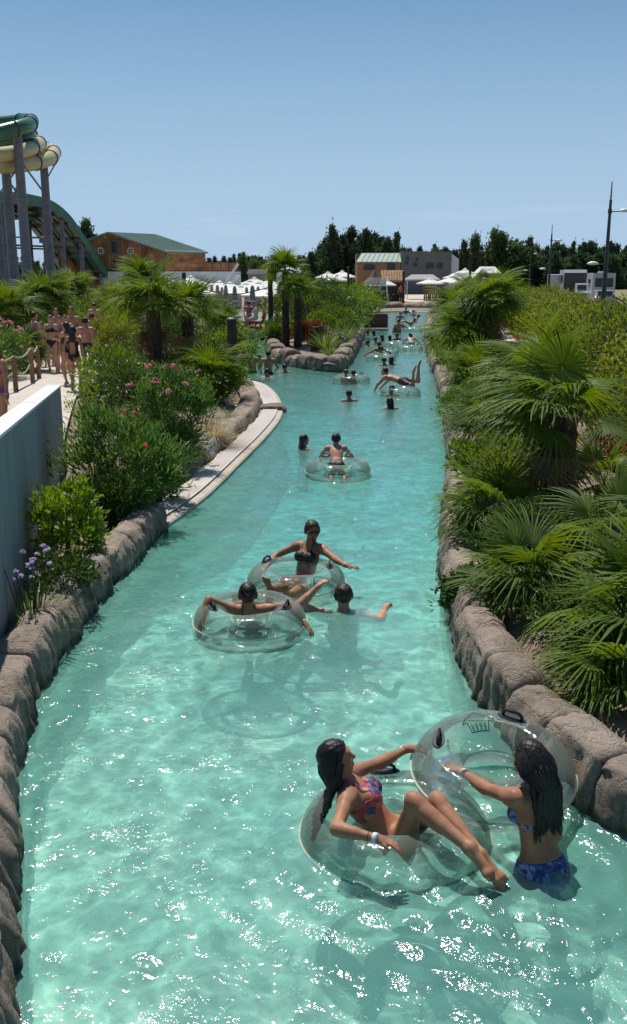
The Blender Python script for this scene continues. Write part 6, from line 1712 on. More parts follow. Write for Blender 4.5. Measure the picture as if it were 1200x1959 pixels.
# left bed, near to far
def tuft(label, loc, material, n, L, w, spread, seed, name='grass_tuft', cat='grass tuft', flowers=None, droop=.6):
    o = thing(name, label, cat, loc)
    mesh_obj('blades', blade_tuft('blades', seed, n, L, w, spread, droop), o, [M[material]])
    if flowers:
        fm, cnt, fr, fh = flowers; g = random.Random(seed); spots = []; mb = MB()
        for i in range(cnt):
            a = g.uniform(0, 6.28); q = g.uniform(.05, .35) * L; x, y, z = q * math.cos(a), q * math.sin(a), fh * g.uniform(.75, 1.1); spots.append((x, y, z)); mb.tube([(x * .2, y * .2, 0), (x * .7, y * .7, z * .6), (x, y, z)], .005, 4)
        mb.build('flower_stalks', M['grass'], o); mesh_obj('blossoms', flowers_mesh(seed, spots, fr, 26), o, [M[fm]])
    return o
tuft('clump of dark strap leaves with lilac flower heads by the concrete wall', gz_of(62, 1178), 'oleander', 170, .62, .018, .95, 1, 'lilac_clump', 'flower', ('lilac', 16, .028, .78), .5)
bush('low dark groundcover shrub between the lilac flowers and the bright bush', gz_of(122, 1120), (.30, .32, .24), 1700, 101, 'dark_leaf', (.06, .03), 26)
bush('rounded bright green bush leaning on the concrete wall', gz_of(142, 1062), (.40, .40, .46), 3200, 102, 'bright', (.075, .034), 46, .5, .17)
bush('tall glossy oleander beside the end of the concrete wall', gz_of(222, 965), (.70, .60, .70), 6000, 103, 'oleander', (.14, .024), 70, .55, .16, flowers=('redpetal', 5, .05), name='oleander')
bush('oleander with pink flowers behind the tall glossy one', gz_of(318, 870), (.66, .6, .74), 6000, 104, 'oleander', (.13, .024), 70, .5, .16, flowers=('pink', 12, .075), name='oleander')
bush('small oleander leaning over the kerb right of the tall one', gz_of(300, 930), (.45, .4, .5), 2600, 118, 'oleander', (.13, .024), 36, .5, .18, name='oleander')
tuft('fountain of pale straw coloured grass by the ledge rocks', gz_of(412, 832), 'straw', 420, .85, .009, 1.15, 2, 'ornamental_grass', 'grass tuft', None, .55)
tuft('small green grass tuft just behind the straw grass', gz_of(440, 800), 'grass', 200, .55, .010, 1.1, 3)
bush('low shrub with pale blue flowers at the foot of the oleanders', gz_of(372, 862), (.36, .3, .22), 1300, 105, 'mixed', (.05, .022), 24, .3, .22, flowers=('bluepetal', 22, .045))
bush('dark dense shrub under the large left fan palm', gz_of(262, 800, .4), (1.05, .9, .62), 7000, 106, 'dark_leaf', (.09, .04), 80, .3, .16)
bush('mixed green shrub in front of the two left palm trunks', gz_of(345, 775), (.95, .8, .42), 5500, 107, 'mixed', (.10, .034), 60, .4, .18, flowers=('pink', 4, .06))
bush('bright low shrub between the palm trunks and the timber pile', gz_of(408, 765), (.75, .6, .45), 3800, 108, 'bright', (.12, .03), 46, .6, .2)
bush('fern like green shrub in the bed beside the waiting bathers', gz_of(222, 770, .4), (.80, .75, .66), 5200, 109, 'mixed', (.12, .03), 70, .4, .18)
bush('thin airy shrub with yellowish leaves at the end of the concrete wall', gz_of(168, 820, .4), (.34, .34, .62), 900, 110, 'bright', (.055, .024), 40, .3, .12, flowers=('whitepetal', 12, .03))
bush('bronze tinted shrub right of the path crowd', gz_of(222, 700), (.8, .8, .85), 5200, 111, 'hedge', (.10, .035), 60, .4, .18)
bush('dense dark shrub behind the large left palm', at(330, 30), (1.3, 1.0, .75), 7500, 112, 'dark_leaf', (.10, .045), 80, .3, .16)
bush('leafy green shrub below the spiky palm behind the timber pile', at(425, 30), (1.2, .9, .7), 6000, 113, 'mixed', (.12, .04), 70, .4, .18)
bush('light green shrub hiding the foot of the big white parasol', at(385, 37), (1.5, 1.0, .95), 6500, 114, 'mixed', (.13, .045), 80, .4, .18)
bush('bushy shrub under the tallest left palm', at(285, 36), (1.5, 1.1, 1.05), 7000, 115, 'dark_leaf', (.12, .05), 80, .4, .18)
bush('yellowish shrub behind the path crowd', at(218, 42), (1.5, 1.2, 1.1), 6500, 116, 'hedge', (.13, .045), 80, .4, .18)
bush('shrub with creamy tops at the far end of the path', at(255, 55), (1.9, 1.2, 1.2), 6000, 117, 'bright', (.15, .05), 80, .4, .18)
for i, (px, d, r, h, m_, lb) in enumerate(((-75, 24, 1.1, .8, 'mixed', 'pink flowering oleander at the left edge beyond the rope'), (-18, 27, 1.1, .85, 'oleander', 'pink flowering oleander left of the man in blue shorts'), (40, 41, 1.3, .9, 'mixed', 'oleander with pale flowers behind the bathers'))):
    bush(lb, at(px, d), (r, r * .9, h), 6000, 130 + i, m_, (.11, .028), 70, .4, .17, flowers=('pink', 60, .06), name='oleander')
for i, (px, d, r, h, m_) in enumerate(((0, 42, 1.8, 1.0, 'dark_leaf'), (70, 46, 1.8, 1.0, 'mixed'), (118, 44, 1.3, .95, 'oleander'), (175, 60, 2.0, 1.0, 'mixed'), (205, 62, 2.0, 1.05, 'hedge'), (110, 58, 2.2, .9, 'bright'), (235, 66, 2.0, 1.0, 'bright'), (30, 56, 2.2, .95, 'mixed'))):
    bush(['dark shrub at the far left behind the palm', 'green shrub in front of the slide columns', 'slender green shrub right of the clear trunked palm', 'shrub below the foot of the ramp slide', 'golden shrub right of the ramp slide foot', 'light shrub in the middle of the slide columns', 'bright shrub below the timber hall', 'shrub among the slide columns at the left edge'][i],
         at(px, d), (r, r * .8, h), 5000, 140 + i, m_, (.15, .05), 70, .4, .18)

# planted point shrubs
for i, (px, d, r, h, m_, lf, lb) in enumerate((
        (625, 46, 1.7, 1.35, 'dark_leaf', (.14, .06), 'big dark leaved shrub in the middle of the planted point'),
        (600, 52, 1.7, 1.3, 'dark_leaf', (.14, .06), 'dark shrub behind the slim palms of the planted point'),
        (662, 50, 1.4, 1.15, 'bright', (.15, .04), 'yellow green shrub on the channel side of the planted point'),
        (677, 58, 1.6, 1.1, 'bright', (.16, .045), 'light green shrub beside the outlet on the planted point'),
        (560, 47, 1.5, 1.1, 'mixed', (.14, .05), 'leafy green shrub left behind the slim palms'),
        (640, 44, 1.1, .75, 'mixed', (.13, .045), 'mid green shrub right of the brown stumps'),
        (595, 41, .75, .5, 'reddish', (.09, .04), 'low bronze leaved shrub below the slim palms'),
        (535, 43, .8, .5, 'mixed', (.12, .03), 'low green shrub round the tall dark pole'),
        (640, 39, .5, .3, 'oleander', (.08, .03), 'low shrub with mauve flowers on the planted point'),
        (575, 56, 1.8, 1.3, 'mixed', (.15, .05), 'green shrub at the back of the planted point'),
        (660, 78, 2.4, 1.15, 'mixed', (.18, .06), 'green shrub by the far beach left of the kiosk'),
        (690, 88, 2.2, 1.0, 'dark_leaf', (.18, .06), 'dark shrub in front of the thatched kiosk'))):
    bush(lb, at(px, d), (r, r * .8, h), 5200, 160 + i, m_, lf, 70, .4, .18, flowers=('lilac', 40, .05) if 'mauve' in lb else None)
for i, (px, d, L, n, lb) in enumerate(((622, 37.5, 1.25, 160, 'sword leaved yucca on the planted point'), (655, 42, 1.4, 170, 'tall sword leaved yucca on the channel side of the planted point'), (632, 34.5, .7, 200, 'low grassy clump at the tip of the planted point'))):
    tuft(lb, at(px, d), 'yucca', n, L, .04 if i < 2 else .02, 1.0, 20 + i, 'yucca', 'plant', None, .35)
for i, (px, d) in enumerate(((603, 38), (612, 38.5))):
    o = thing('cut_palm_stump', ['brown palm stump left of the yucca', 'brown palm stump touching the yucca'][i], 'stump', at(px, d)); mesh_obj('trunk', trunk_mesh(.95, .16, 50 + i), o, [M['trunk']])

# right bank under planting and hedge
for i, (px, d, r, h, m_, lf, lb) in enumerate((
        (1130, 7.6, .5, .25, 'dark_leaf', (.07, .03), 'dark groundcover under the right edge palms'),
        (905, 8.8, .3, .2, 'dark_leaf', (.07, .03), 'low dark groundcover behind the right kerb bulge'),
        (1010, 9.3, .5, .3, 'dark_leaf', (.08, .035), 'dark low shrub left of the thick palm trunk'),
        (930, 13.2, .5, .38, 'mixed', (.09, .035), 'low green shrub between two kerb palms'),
        (960, 12.6, .45, .34, 'hedge', (.06, .025), 'yellowish low shrub behind the kerb palms'),
        (905, 19, .6, .42, 'oleander', (.10, .03), 'low shrub on the kerb under the swept palm plume'),
        (870, 30, .8, .6, 'bright', (.07, .03), 'round bright shrub right of the lavender'),
        (925, 22, .8, .5, 'mixed', (.09, .035), 'leafy shrub below the pale palm trunk'),
        (905, 36, 1.1, .9, 'mixed', (.12, .04), 'dark green shrub under the far right palms'),
        (985, 24, .8, .45, 'bright', (.08, .03), 'bright shrub in front of the white table'))):
    bush(lb, at(px, d), (r, r, h), 3200, 180 + i, m_, lf, 44, .4, .2)
o = tuft('hazy lavender clump spilling over the right kerb', at(842, 35), 'mixed', 260, .7, .010, 1.0, 31, 'lavender', 'flower', ('lavender', 90, .05, .75), .3)

M['hedge'].node_tree.nodes['Principled BSDF'].inputs['Roughness'].default_value = .6
HM = [leaf_cloud('foliage', 300 + i, 13000, (1.15, 1.15, 1.2), (.10, .046), 120, .05, .35, 'ball', .15) for i in range(3)]
HS = [stems_mesh(300 + i, 14, 2.2, .8, .018) for i in range(3)]
for m_ in HM: m_.materials.append(M['hedge'])
for m_ in HS: m_.materials.append(M['stem'])
hd_spots = [(1290, 13.6, 1.0), (1250, 15.5, 1.0), (1212, 17.8, 1.0), (1275, 18.5, 1.02), (1165, 20.5, 1.05), (1225, 21, 1.0), (1105, 23.5, 1.08), (1160, 25, 1.0), (1085, 27, 1.12), (1065, 31, 1.15), (1110, 30, 1.05), (1050, 36, 1.2), (1030, 42, 1.25), (1080, 39, 1.1), (1010, 49, 1.3), (1045, 52, 1.2), (1000, 60, 1.35)]
hl = ['hedge shrub with red tinged tips at the right edge, nearest the view', 'hedge shrub second from the right edge', 'hedge shrub behind the sandy strip right of the tall palm trunk', 'hedge shrub at the right edge, one row back', 'hedge shrub right of the swept palm plume', 'hedge shrub below the foot of the nearest lamp', 'hedge shrub behind the swept palm plume', 'hedge shrub left of the nearest lamp foot', 'hedge shrub right of the garden table', 'hedge shrub behind the red chairs', 'hedge shrub in front of the silver car', 'yellowish hedge shrub behind the garden table', 'hedge shrub left of the second lamp', 'hedge shrub in front of the coach', 'hedge shrub behind the pale trunked palm', 'hedge shrub in front of the box truck', 'farthest hedge shrub before the tents']
for i, (px, d, s) in enumerate(hd_spots):
    o = thing('hedge_shrub', hl[i], 'hedge shrub', at(px, d), i * 1.3, 'tall hedge shrubs along the right bank')
    o.scale = (s, s, (.92 if d < 20 else .86) * (1 + .03 * (i % 4)))
    mesh_obj('foliage', HM[i % 3], o); mesh_obj('stems', HS[i % 3], o)
g_ = random.Random(9); spots = [(1.2 * math.cos(a) * g_.uniform(.6, 1), 1.2 * math.sin(a) * g_.uniform(.6, 1), g_.uniform(.6, 2.1)) for a in [g_.uniform(2.4, 5.6) for _ in range(26)]]
o = thing('flowering_shrub', 'red and orange flowering shrub at the foot of the right edge hedge', 'shrub', at(1228, 13.4)); 
mesh_obj('foliage', leaf_cloud('foliage', 411, 3000, (.6, .5, .5), (.07, .03), 40, .05, .3, 'ball', .2), o, [M['reddish']]); mesh_obj('blossoms', flowers_mesh(7, [(x * .55, y * .5, z * .5) for x, y, z in spots], .06), o, [M['redpetal']])

# background trees ---------------------------------------------------
TM = {'cypress': [(leaf_cloud('crown', 500 + i, 2400, (1.35, 1.35, 5.2), (.55, .32), 90, .9, 1.4, 'column', .13), 'conifer') for i in range(3)],
      'conifer': [(leaf_cloud('crown', 510 + i, 5200, (4.0, 4.0, 5.6), (.62, .36), 150, .9, .2, 'cone', .10), 'conifer') for i in range(3)],
      'poplar': [(leaf_cloud('crown', 520 + i, 2600, (1.9, 1.9, 4.6), (.55, .36), 70, 1.6, .7, 'column', .16), 'poplar') for i in range(2)],
      'round': [(leaf_cloud('crown', 530 + i, 2600, (2.8, 2.8, 3.2), (.55, .40), 60, 1.2, .3, 'ball', .16), 'poplar') for i in range(2)]}
for k, l in TM.items():
    for me, m_ in l: me.materials.append(M[m_])
    TM[k] = [me for me, m_ in l]
TH = {'cypress': 11.6, 'conifer': 12.2, 'poplar': 11.0, 'round': 7.8}
TT = MB().tube([(0, 0, -.2), (0.05, 0, 3), (0, 0, 7.5)], [.28, .2, .06], 8).mesh('trunk', True); TT.materials.append(M['bark'])
TL = {'cypress': ('narrow dark cypress in the distant tree belt', 'cypresses of the distant tree belt'), 'conifer': ('broad dark conifer in the distant tree belt', 'conifers of the distant tree belt'),
      'poplar': ('upright lighter green poplar in the distant tree belt', 'poplars of the distant tree belt'), 'round': ('rounded green tree in the distant tree belt', 'rounded trees of the distant tree belt')}
tr_ = random.Random(21)
def tree(kind, px, py, d, label=None):
    p = XZ(px, d, 0); h = W(px, py, d).z - .1; s = h / TH[kind]
    lb, gp = TL[kind]
    o = thing({'cypress': 'cypress_tree', 'conifer': 'conifer_tree', 'poplar': 'poplar_tree', 'round': 'leafy_tree'}[kind], label or lb, 'tree', (p.x, p.y, .1), tr_.uniform(0, 6.28), None if label else gp)
    w = {'cypress': 1.0, 'conifer': .95, 'poplar': 1.0, 'round': 1.1}[kind] * tr_.uniform(.88, 1.12); o.scale = (w * max(s, .75), w * max(s, .75), s)
    mesh_obj('crown', tr_.choice(TM[kind]), o); mesh_obj('trunk', TT, o)
for px, py, k in ((605, 495, 'round'), (640, 478, 'conifer'), (680, 470, 'conifer'), (712, 470, 'round'), (745, 475, 'conifer'), (765, 476, 'round'), (662, 485, 'round'), (635, 437, 'conifer'), (672, 441, 'conifer'), (655, 455, 'conifer'), (700, 446, 'conifer'), (715, 452, 'conifer'), (740, 460, 'conifer'), (757, 450, 'cypress'), (690, 455, 'conifer'), (612, 474, 'conifer'), (596, 486, 'conifer'), (728, 458, 'conifer'), (624, 460, 'conifer'), (646, 462, 'conifer')):
    tree(k, px, py, tr_.uniform(172, 188), 'tallest dark conifer of the clump behind the ochre house' if py == 437 else None)
for px in range(772, 1260, 9):
    f = (px - 772) / 480
    py = 481 - 8 * f + tr_.uniform(-9, 8); tree('cypress' if tr_.random() < .62 else tr_.choice(['conifer', 'poplar', 'cypress']), px + tr_.uniform(-4, 4), py, tr_.uniform(185, 215))
for px in range(775, 1270, 11):
    tree(tr_.choice(['conifer', 'round', 'conifer']), px + tr_.uniform(-4, 4), 490 + tr_.uniform(-6, 6), tr_.uniform(175, 184) if px > 960 else tr_.uniform(216, 235))
for px, py, k, lb in ((905, 455, 'poplar', 'tall pale poplar rising left of the widest poplar'), (945, 446, 'poplar', 'widest poplar standing above the tents'), (958, 452, 'poplar', None), (885, 463, 'cypress', None), (985, 462, 'round', None), (1010, 458, 'cypress', None), (172, 430, 'conifer', 'tall conifer between the ramp slide and the timber hall')):
    tree(k, px, py, 120 if px == 172 else 178, lb)
for px in range(385, 620, 9):
    tree(tr_.choice(['cypress', 'cypress', 'conifer', 'round']), px + tr_.uniform(-3, 3), 494 + 5 * math.sin(px * .05) + tr_.uniform(-6, 5), tr_.uniform(270, 310))
tree('round', 530, 490, 250, 'rounded green tree rising over the far white sheds'); tree('poplar', 465, 492, 260)
for px in range(-20, 240, 16): tree(tr_.choice(['conifer', 'cypress', 'round']), px, 500 + tr_.uniform(-6, 6), tr_.uniform(150, 190))
# ------------------------------------------------------------------ clear inflatable rings
m, nt, out = nodes_of('clear_vinyl')
lw = N(nt, 'ShaderNodeLayerWeight', inp={'Blend': .30}); fr_ = N(nt, 'ShaderNodeFresnel', inp={'IOR': 1.45})
tp = N(nt, 'ShaderNodeBsdfTransparent', inp={'Color': (.955, .985, .97, 1)}); gl_ = N(nt, 'ShaderNodeBsdfGlossy', inp={'Roughness': .09, 'Color': (.95, .97, .95, 1)})
nzv = N(nt, 'ShaderNodeTexNoise', inp={'Scale': 7.0, 'Detail': 3.0}); nt.links.new(coords(nt), nzv.inputs['Vector'])
bpv = N(nt, 'ShaderNodeBump', inp={'Strength': .5, 'Distance': .02}); nt.links.new(nzv.outputs[0], bpv.inputs['Height']); nt.links.new(bpv.outputs[0], gl_.inputs['Normal'])
dfv = N(nt, 'ShaderNodeBsdfTranslucent', inp={'Color': (.70, .76, .68, 1)}); dfd = N(nt, 'ShaderNodeBsdfDiffuse', inp={'Color': (.70, .76, .68, 1)})
md = N(nt, 'ShaderNodeMixShader', inp={0: .5}); nt.links.new(dfv.outputs[0], md.inputs[1]); nt.links.new(dfd.outputs[0], md.inputs[2])
mf = N(nt, 'ShaderNodeMath', operation='MULTIPLY_ADD', inp={1: .30, 2: .10}); nt.links.new(lw.outputs['Facing'], mf.inputs[0])
ma = N(nt, 'ShaderNodeMixShader'); nt.links.new(mf.outputs[0], ma.inputs[0]); nt.links.new(tp.outputs[0], ma.inputs[1]); nt.links.new(md.outputs[0], ma.inputs[2])
mg = N(nt, 'ShaderNodeMixShader'); mq = N(nt, 'ShaderNodeMath', operation='MULTIPLY', inp={1: .8}); nt.links.new(fr_.outputs[0], mq.inputs[0]); nt.links.new(mq.outputs[0], mg.inputs[0]); nt.links.new(ma.outputs[0], mg.inputs[1]); nt.links.new(gl_.outputs[0], mg.inputs[2])
nt.links.new(mg.outputs[0], out.inputs[0]); M['vinyl'] = m
m, nt, out = nodes_of('vinyl_weld')
tp = N(nt, 'ShaderNodeBsdfTransparent', inp={'Color': (.9, .95, .9, 1)}); dd_ = N(nt, 'ShaderNodeBsdfPrincipled', inp={'Base Color': (.68, .74, .60, 1), 'Roughness': .3})
mg = N(nt, 'ShaderNodeMixShader', inp={0: .5}); nt.links.new(tp.outputs[0], mg.inputs[1]); nt.links.new(dd_.outputs[0], mg.inputs[2]); nt.links.new(mg.outputs[0], out.inputs[0]); M['weld'] = m
M['ink'] = mat('dark_print', (.02, .045, .04), (.015, .03, .03), .5, 10)

def tor(R, r, ph, th): 
    q = R + r * math.cos(th); return Vector((q * math.cos(ph), q * math.sin(ph), r * math.sin(th)))

def text_mesh(txt, size):
    cu = bpy.data.curves.new('lettering', 'FONT'); cu.body = txt; cu.size = size; cu.align_x = 'CENTER'; cu.align_y = 'CENTER'; cu.resolution_u = 3
    ob = bpy.data.objects.new('lettering', cu); COL.objects.link(ob)
    me = bpy.data.meshes.new_from_object(ob.evaluated_get(bpy.context.evaluated_depsgraph_get()))
    bpy.data.objects.remove(ob); bpy.data.curves.remove(cu)
    bm_ = bmesh.new(); bm_.from_mesh(me); bmesh.ops.triangulate(bm_, faces=bm_.faces); bmesh.ops.subdivide_edges(bm_, edges=[e for e in bm_.edges if e.calc_length() > size * .3], cuts=1); bm_.to_mesh(me); bm_.free()
    return me

def wrap(me, R, r, ph0, th0, flip=1, lift=.010):
    """bend flat print onto the ring, its top edge towards the outside"""
    for v in me.vertices:
        th = th0 - v.co.y / r; ph = ph0 - v.co.x / (R + r * math.cos(th0))
        v.co = tor(R, r + lift, ph, th)
    me.update(); return me

def ring(label, loc, R=.365, r=.172, tilt=(0, 0), rz=0.0, handles=(20, 160), prints=False, squash=1.0, wob=0, detail=True):
    o = thing('inflatable_ring', label, 'swim ring', loc, rz); o.rotation_euler = (tilt[0], tilt[1], rz)
    V = []; F = []; n, m_ = (72, 26) if detail else (40, 16); rnd = random.Random(int(abs(loc[0]) * 997 + abs(loc[1]) * 131))
    ph_ = [rnd.uniform(0, 6.28) for _ in range(4)]
    for i in range(n):
        a = 2 * math.pi * i / n; r2 = r * (1 + .025 * math.sin(3 * a + ph_[0]) + .015 * math.sin(5 * a + ph_[1])); 
        for k in range(m_):
            t = 2 * math.pi * k / m_; p = tor(R * (1 + .02 * math.sin(2 * a + ph_[2])), r2, a, t); p.z *= squash; V.append(p)
    for i in range(n):
        for k in range(m_): F.append((i * m_ + k, ((i + 1) % n) * m_ + k, ((i + 1) % n) * m_ + (k + 1) % m_, i * m_ + (k + 1) % m_))
    mesh_obj('vinyl_tube', np_mesh('vinyl_tube', V, np.array(F)), o, [M['vinyl']])
    if not detail: n = 40
    for th, w, hh in ((0.0, .014, .0035), (math.pi, .009, .003)):
        V = []; F = []
        q = 96
        for i in range(q):
            a = 2 * math.pi * i / q; cr_ = .0022 * math.sin(a * 47)
            r2 = r * (1 + .025 * math.sin(3 * a + ph_[0]) + .015 * math.sin(5 * a + ph_[1])); Rw = R * (1 + .02 * math.sin(2 * a + ph_[2]))
            for (dx, dz) in ((-.002, -hh), (w, -hh * .6), (w, hh * .6), (-.002, hh)):
                p = tor(Rw, r2 + dx, a, th); p.z = dz + cr_; V.append(p)
        for i in range(q):
            for k in range(4): F.append((i * 4 + k, ((i + 1) % q) * 4 + k, ((i + 1) % q) * 4 + (k + 1) % 4, i * 4 + (k + 1) % 4))
        mesh_obj('seam', np_mesh('seam', V, np.array(F)), o, [M['weld']])
    for deg in handles:
        a = rad(deg); th = rad(88); c = tor(R, r, a, th); nn = Vector((math.cos(a) * math.cos(th), math.sin(a) * math.cos(th), math.sin(th))); t = Vector((-math.sin(a), math.cos(a), 0)); s_ = nn.cross(t)
        Rm = Matrix((t, s_, nn)).transposed(); mb = MB()
        pl = [Vector((.10 * math.cos(q) * (1 if abs(math.cos(q)) < .8 else 1), .04 * math.sin(q), 0)) for q in np.linspace(0, 2 * math.pi, 17)[:-1]]
        mb.add([c + Rm @ (p + Vector((0, 0, .001))) for p in pl] + [c + Rm @ (p * .96 + Vector((0, 0, .010))) for p in pl], [tuple(range(16))[::-1], tuple(range(16, 32))] + [(k, (k + 1) % 16, 16 + (k + 1) % 16, 16 + k) for k in range(16)])
        mb.tube([c + Rm @ Vector(p) for p in ((-.066, 0, .004), (-.062, 0, .032), (-.045, 0, .045), (0, 0, .055), (.045, 0, .05), (.062, 0, .032), (.066, 0, .004))], .0115, 8)
        mb.build('handle', M['black'], o, True)
    if prints:
        for txt, deg, sz in prints:
            th = rad(108); mesh_obj('lettering', wrap(text_mesh(txt, sz), R, r, rad(deg), th, -1), o, [M['ink']])
    return o

def arrow_print(o, R, r, deg):
    """outlined arrow with FRONT above four little stick figures"""
    segs = []
    out_ = [(-.075, -.06), (-.075, .01), (-.115, .01), (0, .085), (.115, .01), (.075, .01), (.075, -.06), (-.075, -.06)]
    def line(p, q, w=.0036):
        p, q = Vector((*p, 0)), Vector((*q, 0)); t = (q - p).normalized(); nn = Vector((-t.y, t.x, 0)) * w; k = 6
        for i in range(k): 
            a, b_ = p.lerp(q, i / k), p.lerp(q, (i + 1) / k); segs.append((a + nn, a - nn, b_ - nn, b_ + nn))
    for p, q in zip(out_, out_[1:]): line(p, q)
    for i in range(4):
        x = -.05 + i * .033
        for k in range(8): line((x + .008 * math.cos(k * .785), -.018 + .008 * math.sin(k * .785)), (x + .008 * math.cos((k + 1) * .785), -.018 + .008 * math.sin((k + 1) * .785)), .0026)
        line((x, -.027), (x, -.043), .0026); line((x - .01, -.032), (x + .01, -.034), .0026); line((x, -.043), (x - .008, -.054), .0026); line((x, -.043), (x + .008, -.054), .0026)
    V = []; F = []
    for s_ in segs: b0 = len(V); V += list(s_); F.append((b0, b0 + 1, b0 + 2, b0 + 3))
    me = bpy.data.meshes.new('arrow_print'); me.from_pydata([tuple(v) for v in V], [], F); me.update(); mesh_obj('arrow_print', wrap(me, R, r, rad(deg), rad(114), -1), o, [M['ink']])
    tm = text_mesh('FRONT', .034)
    for v in tm.vertices: v.co.y += .018
    mesh_obj('lettering', wrap(tm, R, r, rad(deg), rad(114), -1), o, [M['ink']])

def L_(p, loc, yaw):
    """world point -> person's own frame"""
    return np.array(Matrix.Rotation(-yaw, 3, 'Z') @ (Vector(p) - Vector(loc)))
def LD(v, yaw): return np.array(Matrix.Rotation(-yaw, 3, 'Z') @ Vector(v))

def strands(body, J, n, length, material, seed, wave=.012, back=1.0, curl=0.0, rad_=.0045, spreadw=1.0, hug=.1):
    """separate wet locks falling from the scalp"""
    g = random.Random(seed); mb = MB(); hc, hf, hu, hr, hs = (Vector(J[k]) if k != 'hs' else J[k] for k in ('hc', 'hf', 'hu', 'hr', 'hs'))
    nk = Vector(J['neck']); bk = -Vector(J['fc']); down = Vector((0, 0, -1)); rc = Vector(J['rc'])
    for i in range(n):
        a = g.uniform(-1.0, 1.0); e_ = g.uniform(-.35, .8)
        d = (-hf * math.cos(a * 1.9) + hr * math.sin(a * 1.9)) * math.cos(e_) + hu * math.sin(e_)
        p = hc + hu * .03 * hs + Vector((0, 0, 0)) + d * .098 * hs
        q = nk + bk * (.095 + hug * .3 + g.uniform(0, .02)) + rc * (a * .085 * spreadw) - Vector((0, 0, 0))
        l = length * g.uniform(.72, 1.05); ph = g.uniform(0, 6.28); pts = []
        pts.append(p); pts.append(p.lerp(q, .45) + d * .035 + Vector((0, 0, .02))); pts.append(q + Vector((0, 0, .02)))
        end = q + down * l + bk * .015 * back + rc * a * .03
        for k in range(1, 8):
            t = k / 7; w = q.lerp(end, t) + rc * wave * math.sin(ph + t * (9 + curl)) + bk * wave * .7 * math.cos(ph * 1.3 + t * (8 + curl)); pts.append(w)
        rr_ = [rad_ * (1.5 if k < 3 else 1.25 * (1 - .75 * (k - 2) / 7)) for k in range(len(pts))]
        mb.tube(pts, rr_, 5, cap=False)
    return mb.build('hair_locks', HAIR[material], body, True)

# ---- foreground pair ------------------------------------------------
c1 = G(757, 1592, -.02)
ring('clear ring carrying the lounging woman in the patterned bikini', tuple(c1), .388, .186, handles=(100,), prints=[('Left Handle', 93, .036)], rz=rad(-4))
c2 = G(943, 1470, .20)
R2 = ring('empty tilted clear ring with arrow print, pushed against the right kerb', tuple(c2), .355, .165, tilt=(rad(9), rad(1)), rz=0, handles=(62, 168), prints=[('Right Handle', 52, .036), ('Left Handle', 180, .032)])
arrow_print(R2, .355, .165, 104)

yaw = rad(-97); loc = (*G(762, 1592, 0).xy, 0)
A = lambda px, py, d: L_(W(px, py, d), loc, yaw)
bodyW1, J1 = person('woman with wet curly hair lounging in a clear ring in a patterned bikini', loc, yaw, 1.66, 'f', 'tan', pelvis=(0, 0, -.04), lean=-.84, twist=.10, chest_bend=.15, head=(.15, .05, .05),
    hands=(A(722, 1604, 4.60), A(778, 1433, 5.60)), elbows=(LD((-.8, -.5, -.1), yaw), LD((0, .3, -.8), yaw)),
    feet=(A(898, 1622, 4.62), A(918, 1634, 4.66)), knees=(LD((-.05, -.1, 1), yaw), LD((.15, .05, 1), yaw)), toes=(LD((.42, -.45, -.55), yaw), LD((.5, -.35, -.55), yaw)),
    palm=(LD((0, -.15, -1), yaw), LD((.2, .3, -1), yaw), LD((1, -.18, -.28), yaw), LD((.95, .3, -.1), yaw)),
    vox=.0065, detail=1, hair=('mid', 'black'), wear=(('croptop', 'ethnic'), ('bottom', 'ethnic'), ('band', 'white', 0, .015, .03), ('band', 'black', 0, .05, .010), ('band', 'blue', 0, -.004, .012), ('band', 'black', 1, .02, .008)), curl=.35, spread=.12)
strands(bodyW1, J1, 260, .17, 'black', 3, wave=.020, curl=16, rad_=.0040, spreadw=1.7, back=9.0, hug=.0)
for sg in (1, -1):
    J = J1; c = Vector(J['hc'] + J['hr'] * sg * .031 * J['hs'] + J['hf'] * .079 * J['hs'] + J['hu'] * .008 * J['hs'])
    MB().lathe([(.001, -.009), (.006, -.007), (.009, 0), (.006, .007), (.001, .009)], c, 8).build('eye', M['black'], bodyW1, True)

yaw = rad(24); loc = (*G(1036, 1650, 0).xy, 0)
A = lambda px, py, d: L_(W(px, py, d), loc, yaw)
bodyW2, J2 = person('woman standing waist deep, seen from behind with long dark wet hair', loc, yaw, 1.62, 'f', 'tan', pelvis=(0, 0, -.04), lean=.24, twist=.12, head=(.12, -.10, 0),
    hands=(A(1062, 1535, 5.05), A(862, 1466, 5.36)), elbows=(LD((.1, -.1, -1), yaw), LD((-.2, .1, -1), yaw)),
    feet=((.17, -.02, -.60), (-.12, -.10, -.60)), knees=((.25, 1, .1), (-.2, 1, .1)),
    palm=(None, LD((.1, .1, -1), yaw), None, LD((-.75, .6, .05), yaw)), vox=.0065, detail=1, hair=('long', 'black'), build=1.0,
    wear=(('bikini', 'bluefloral'), ('band', 'black', 1, .030, .034, 'watch'), ('band', 'white', 1, .004, .016)), curl=.3, spread=.12)
strands(bodyW2, J2, 210, .29, 'black', 5, wave=.006, rad_=.0055, spreadw=.92, back=.4)

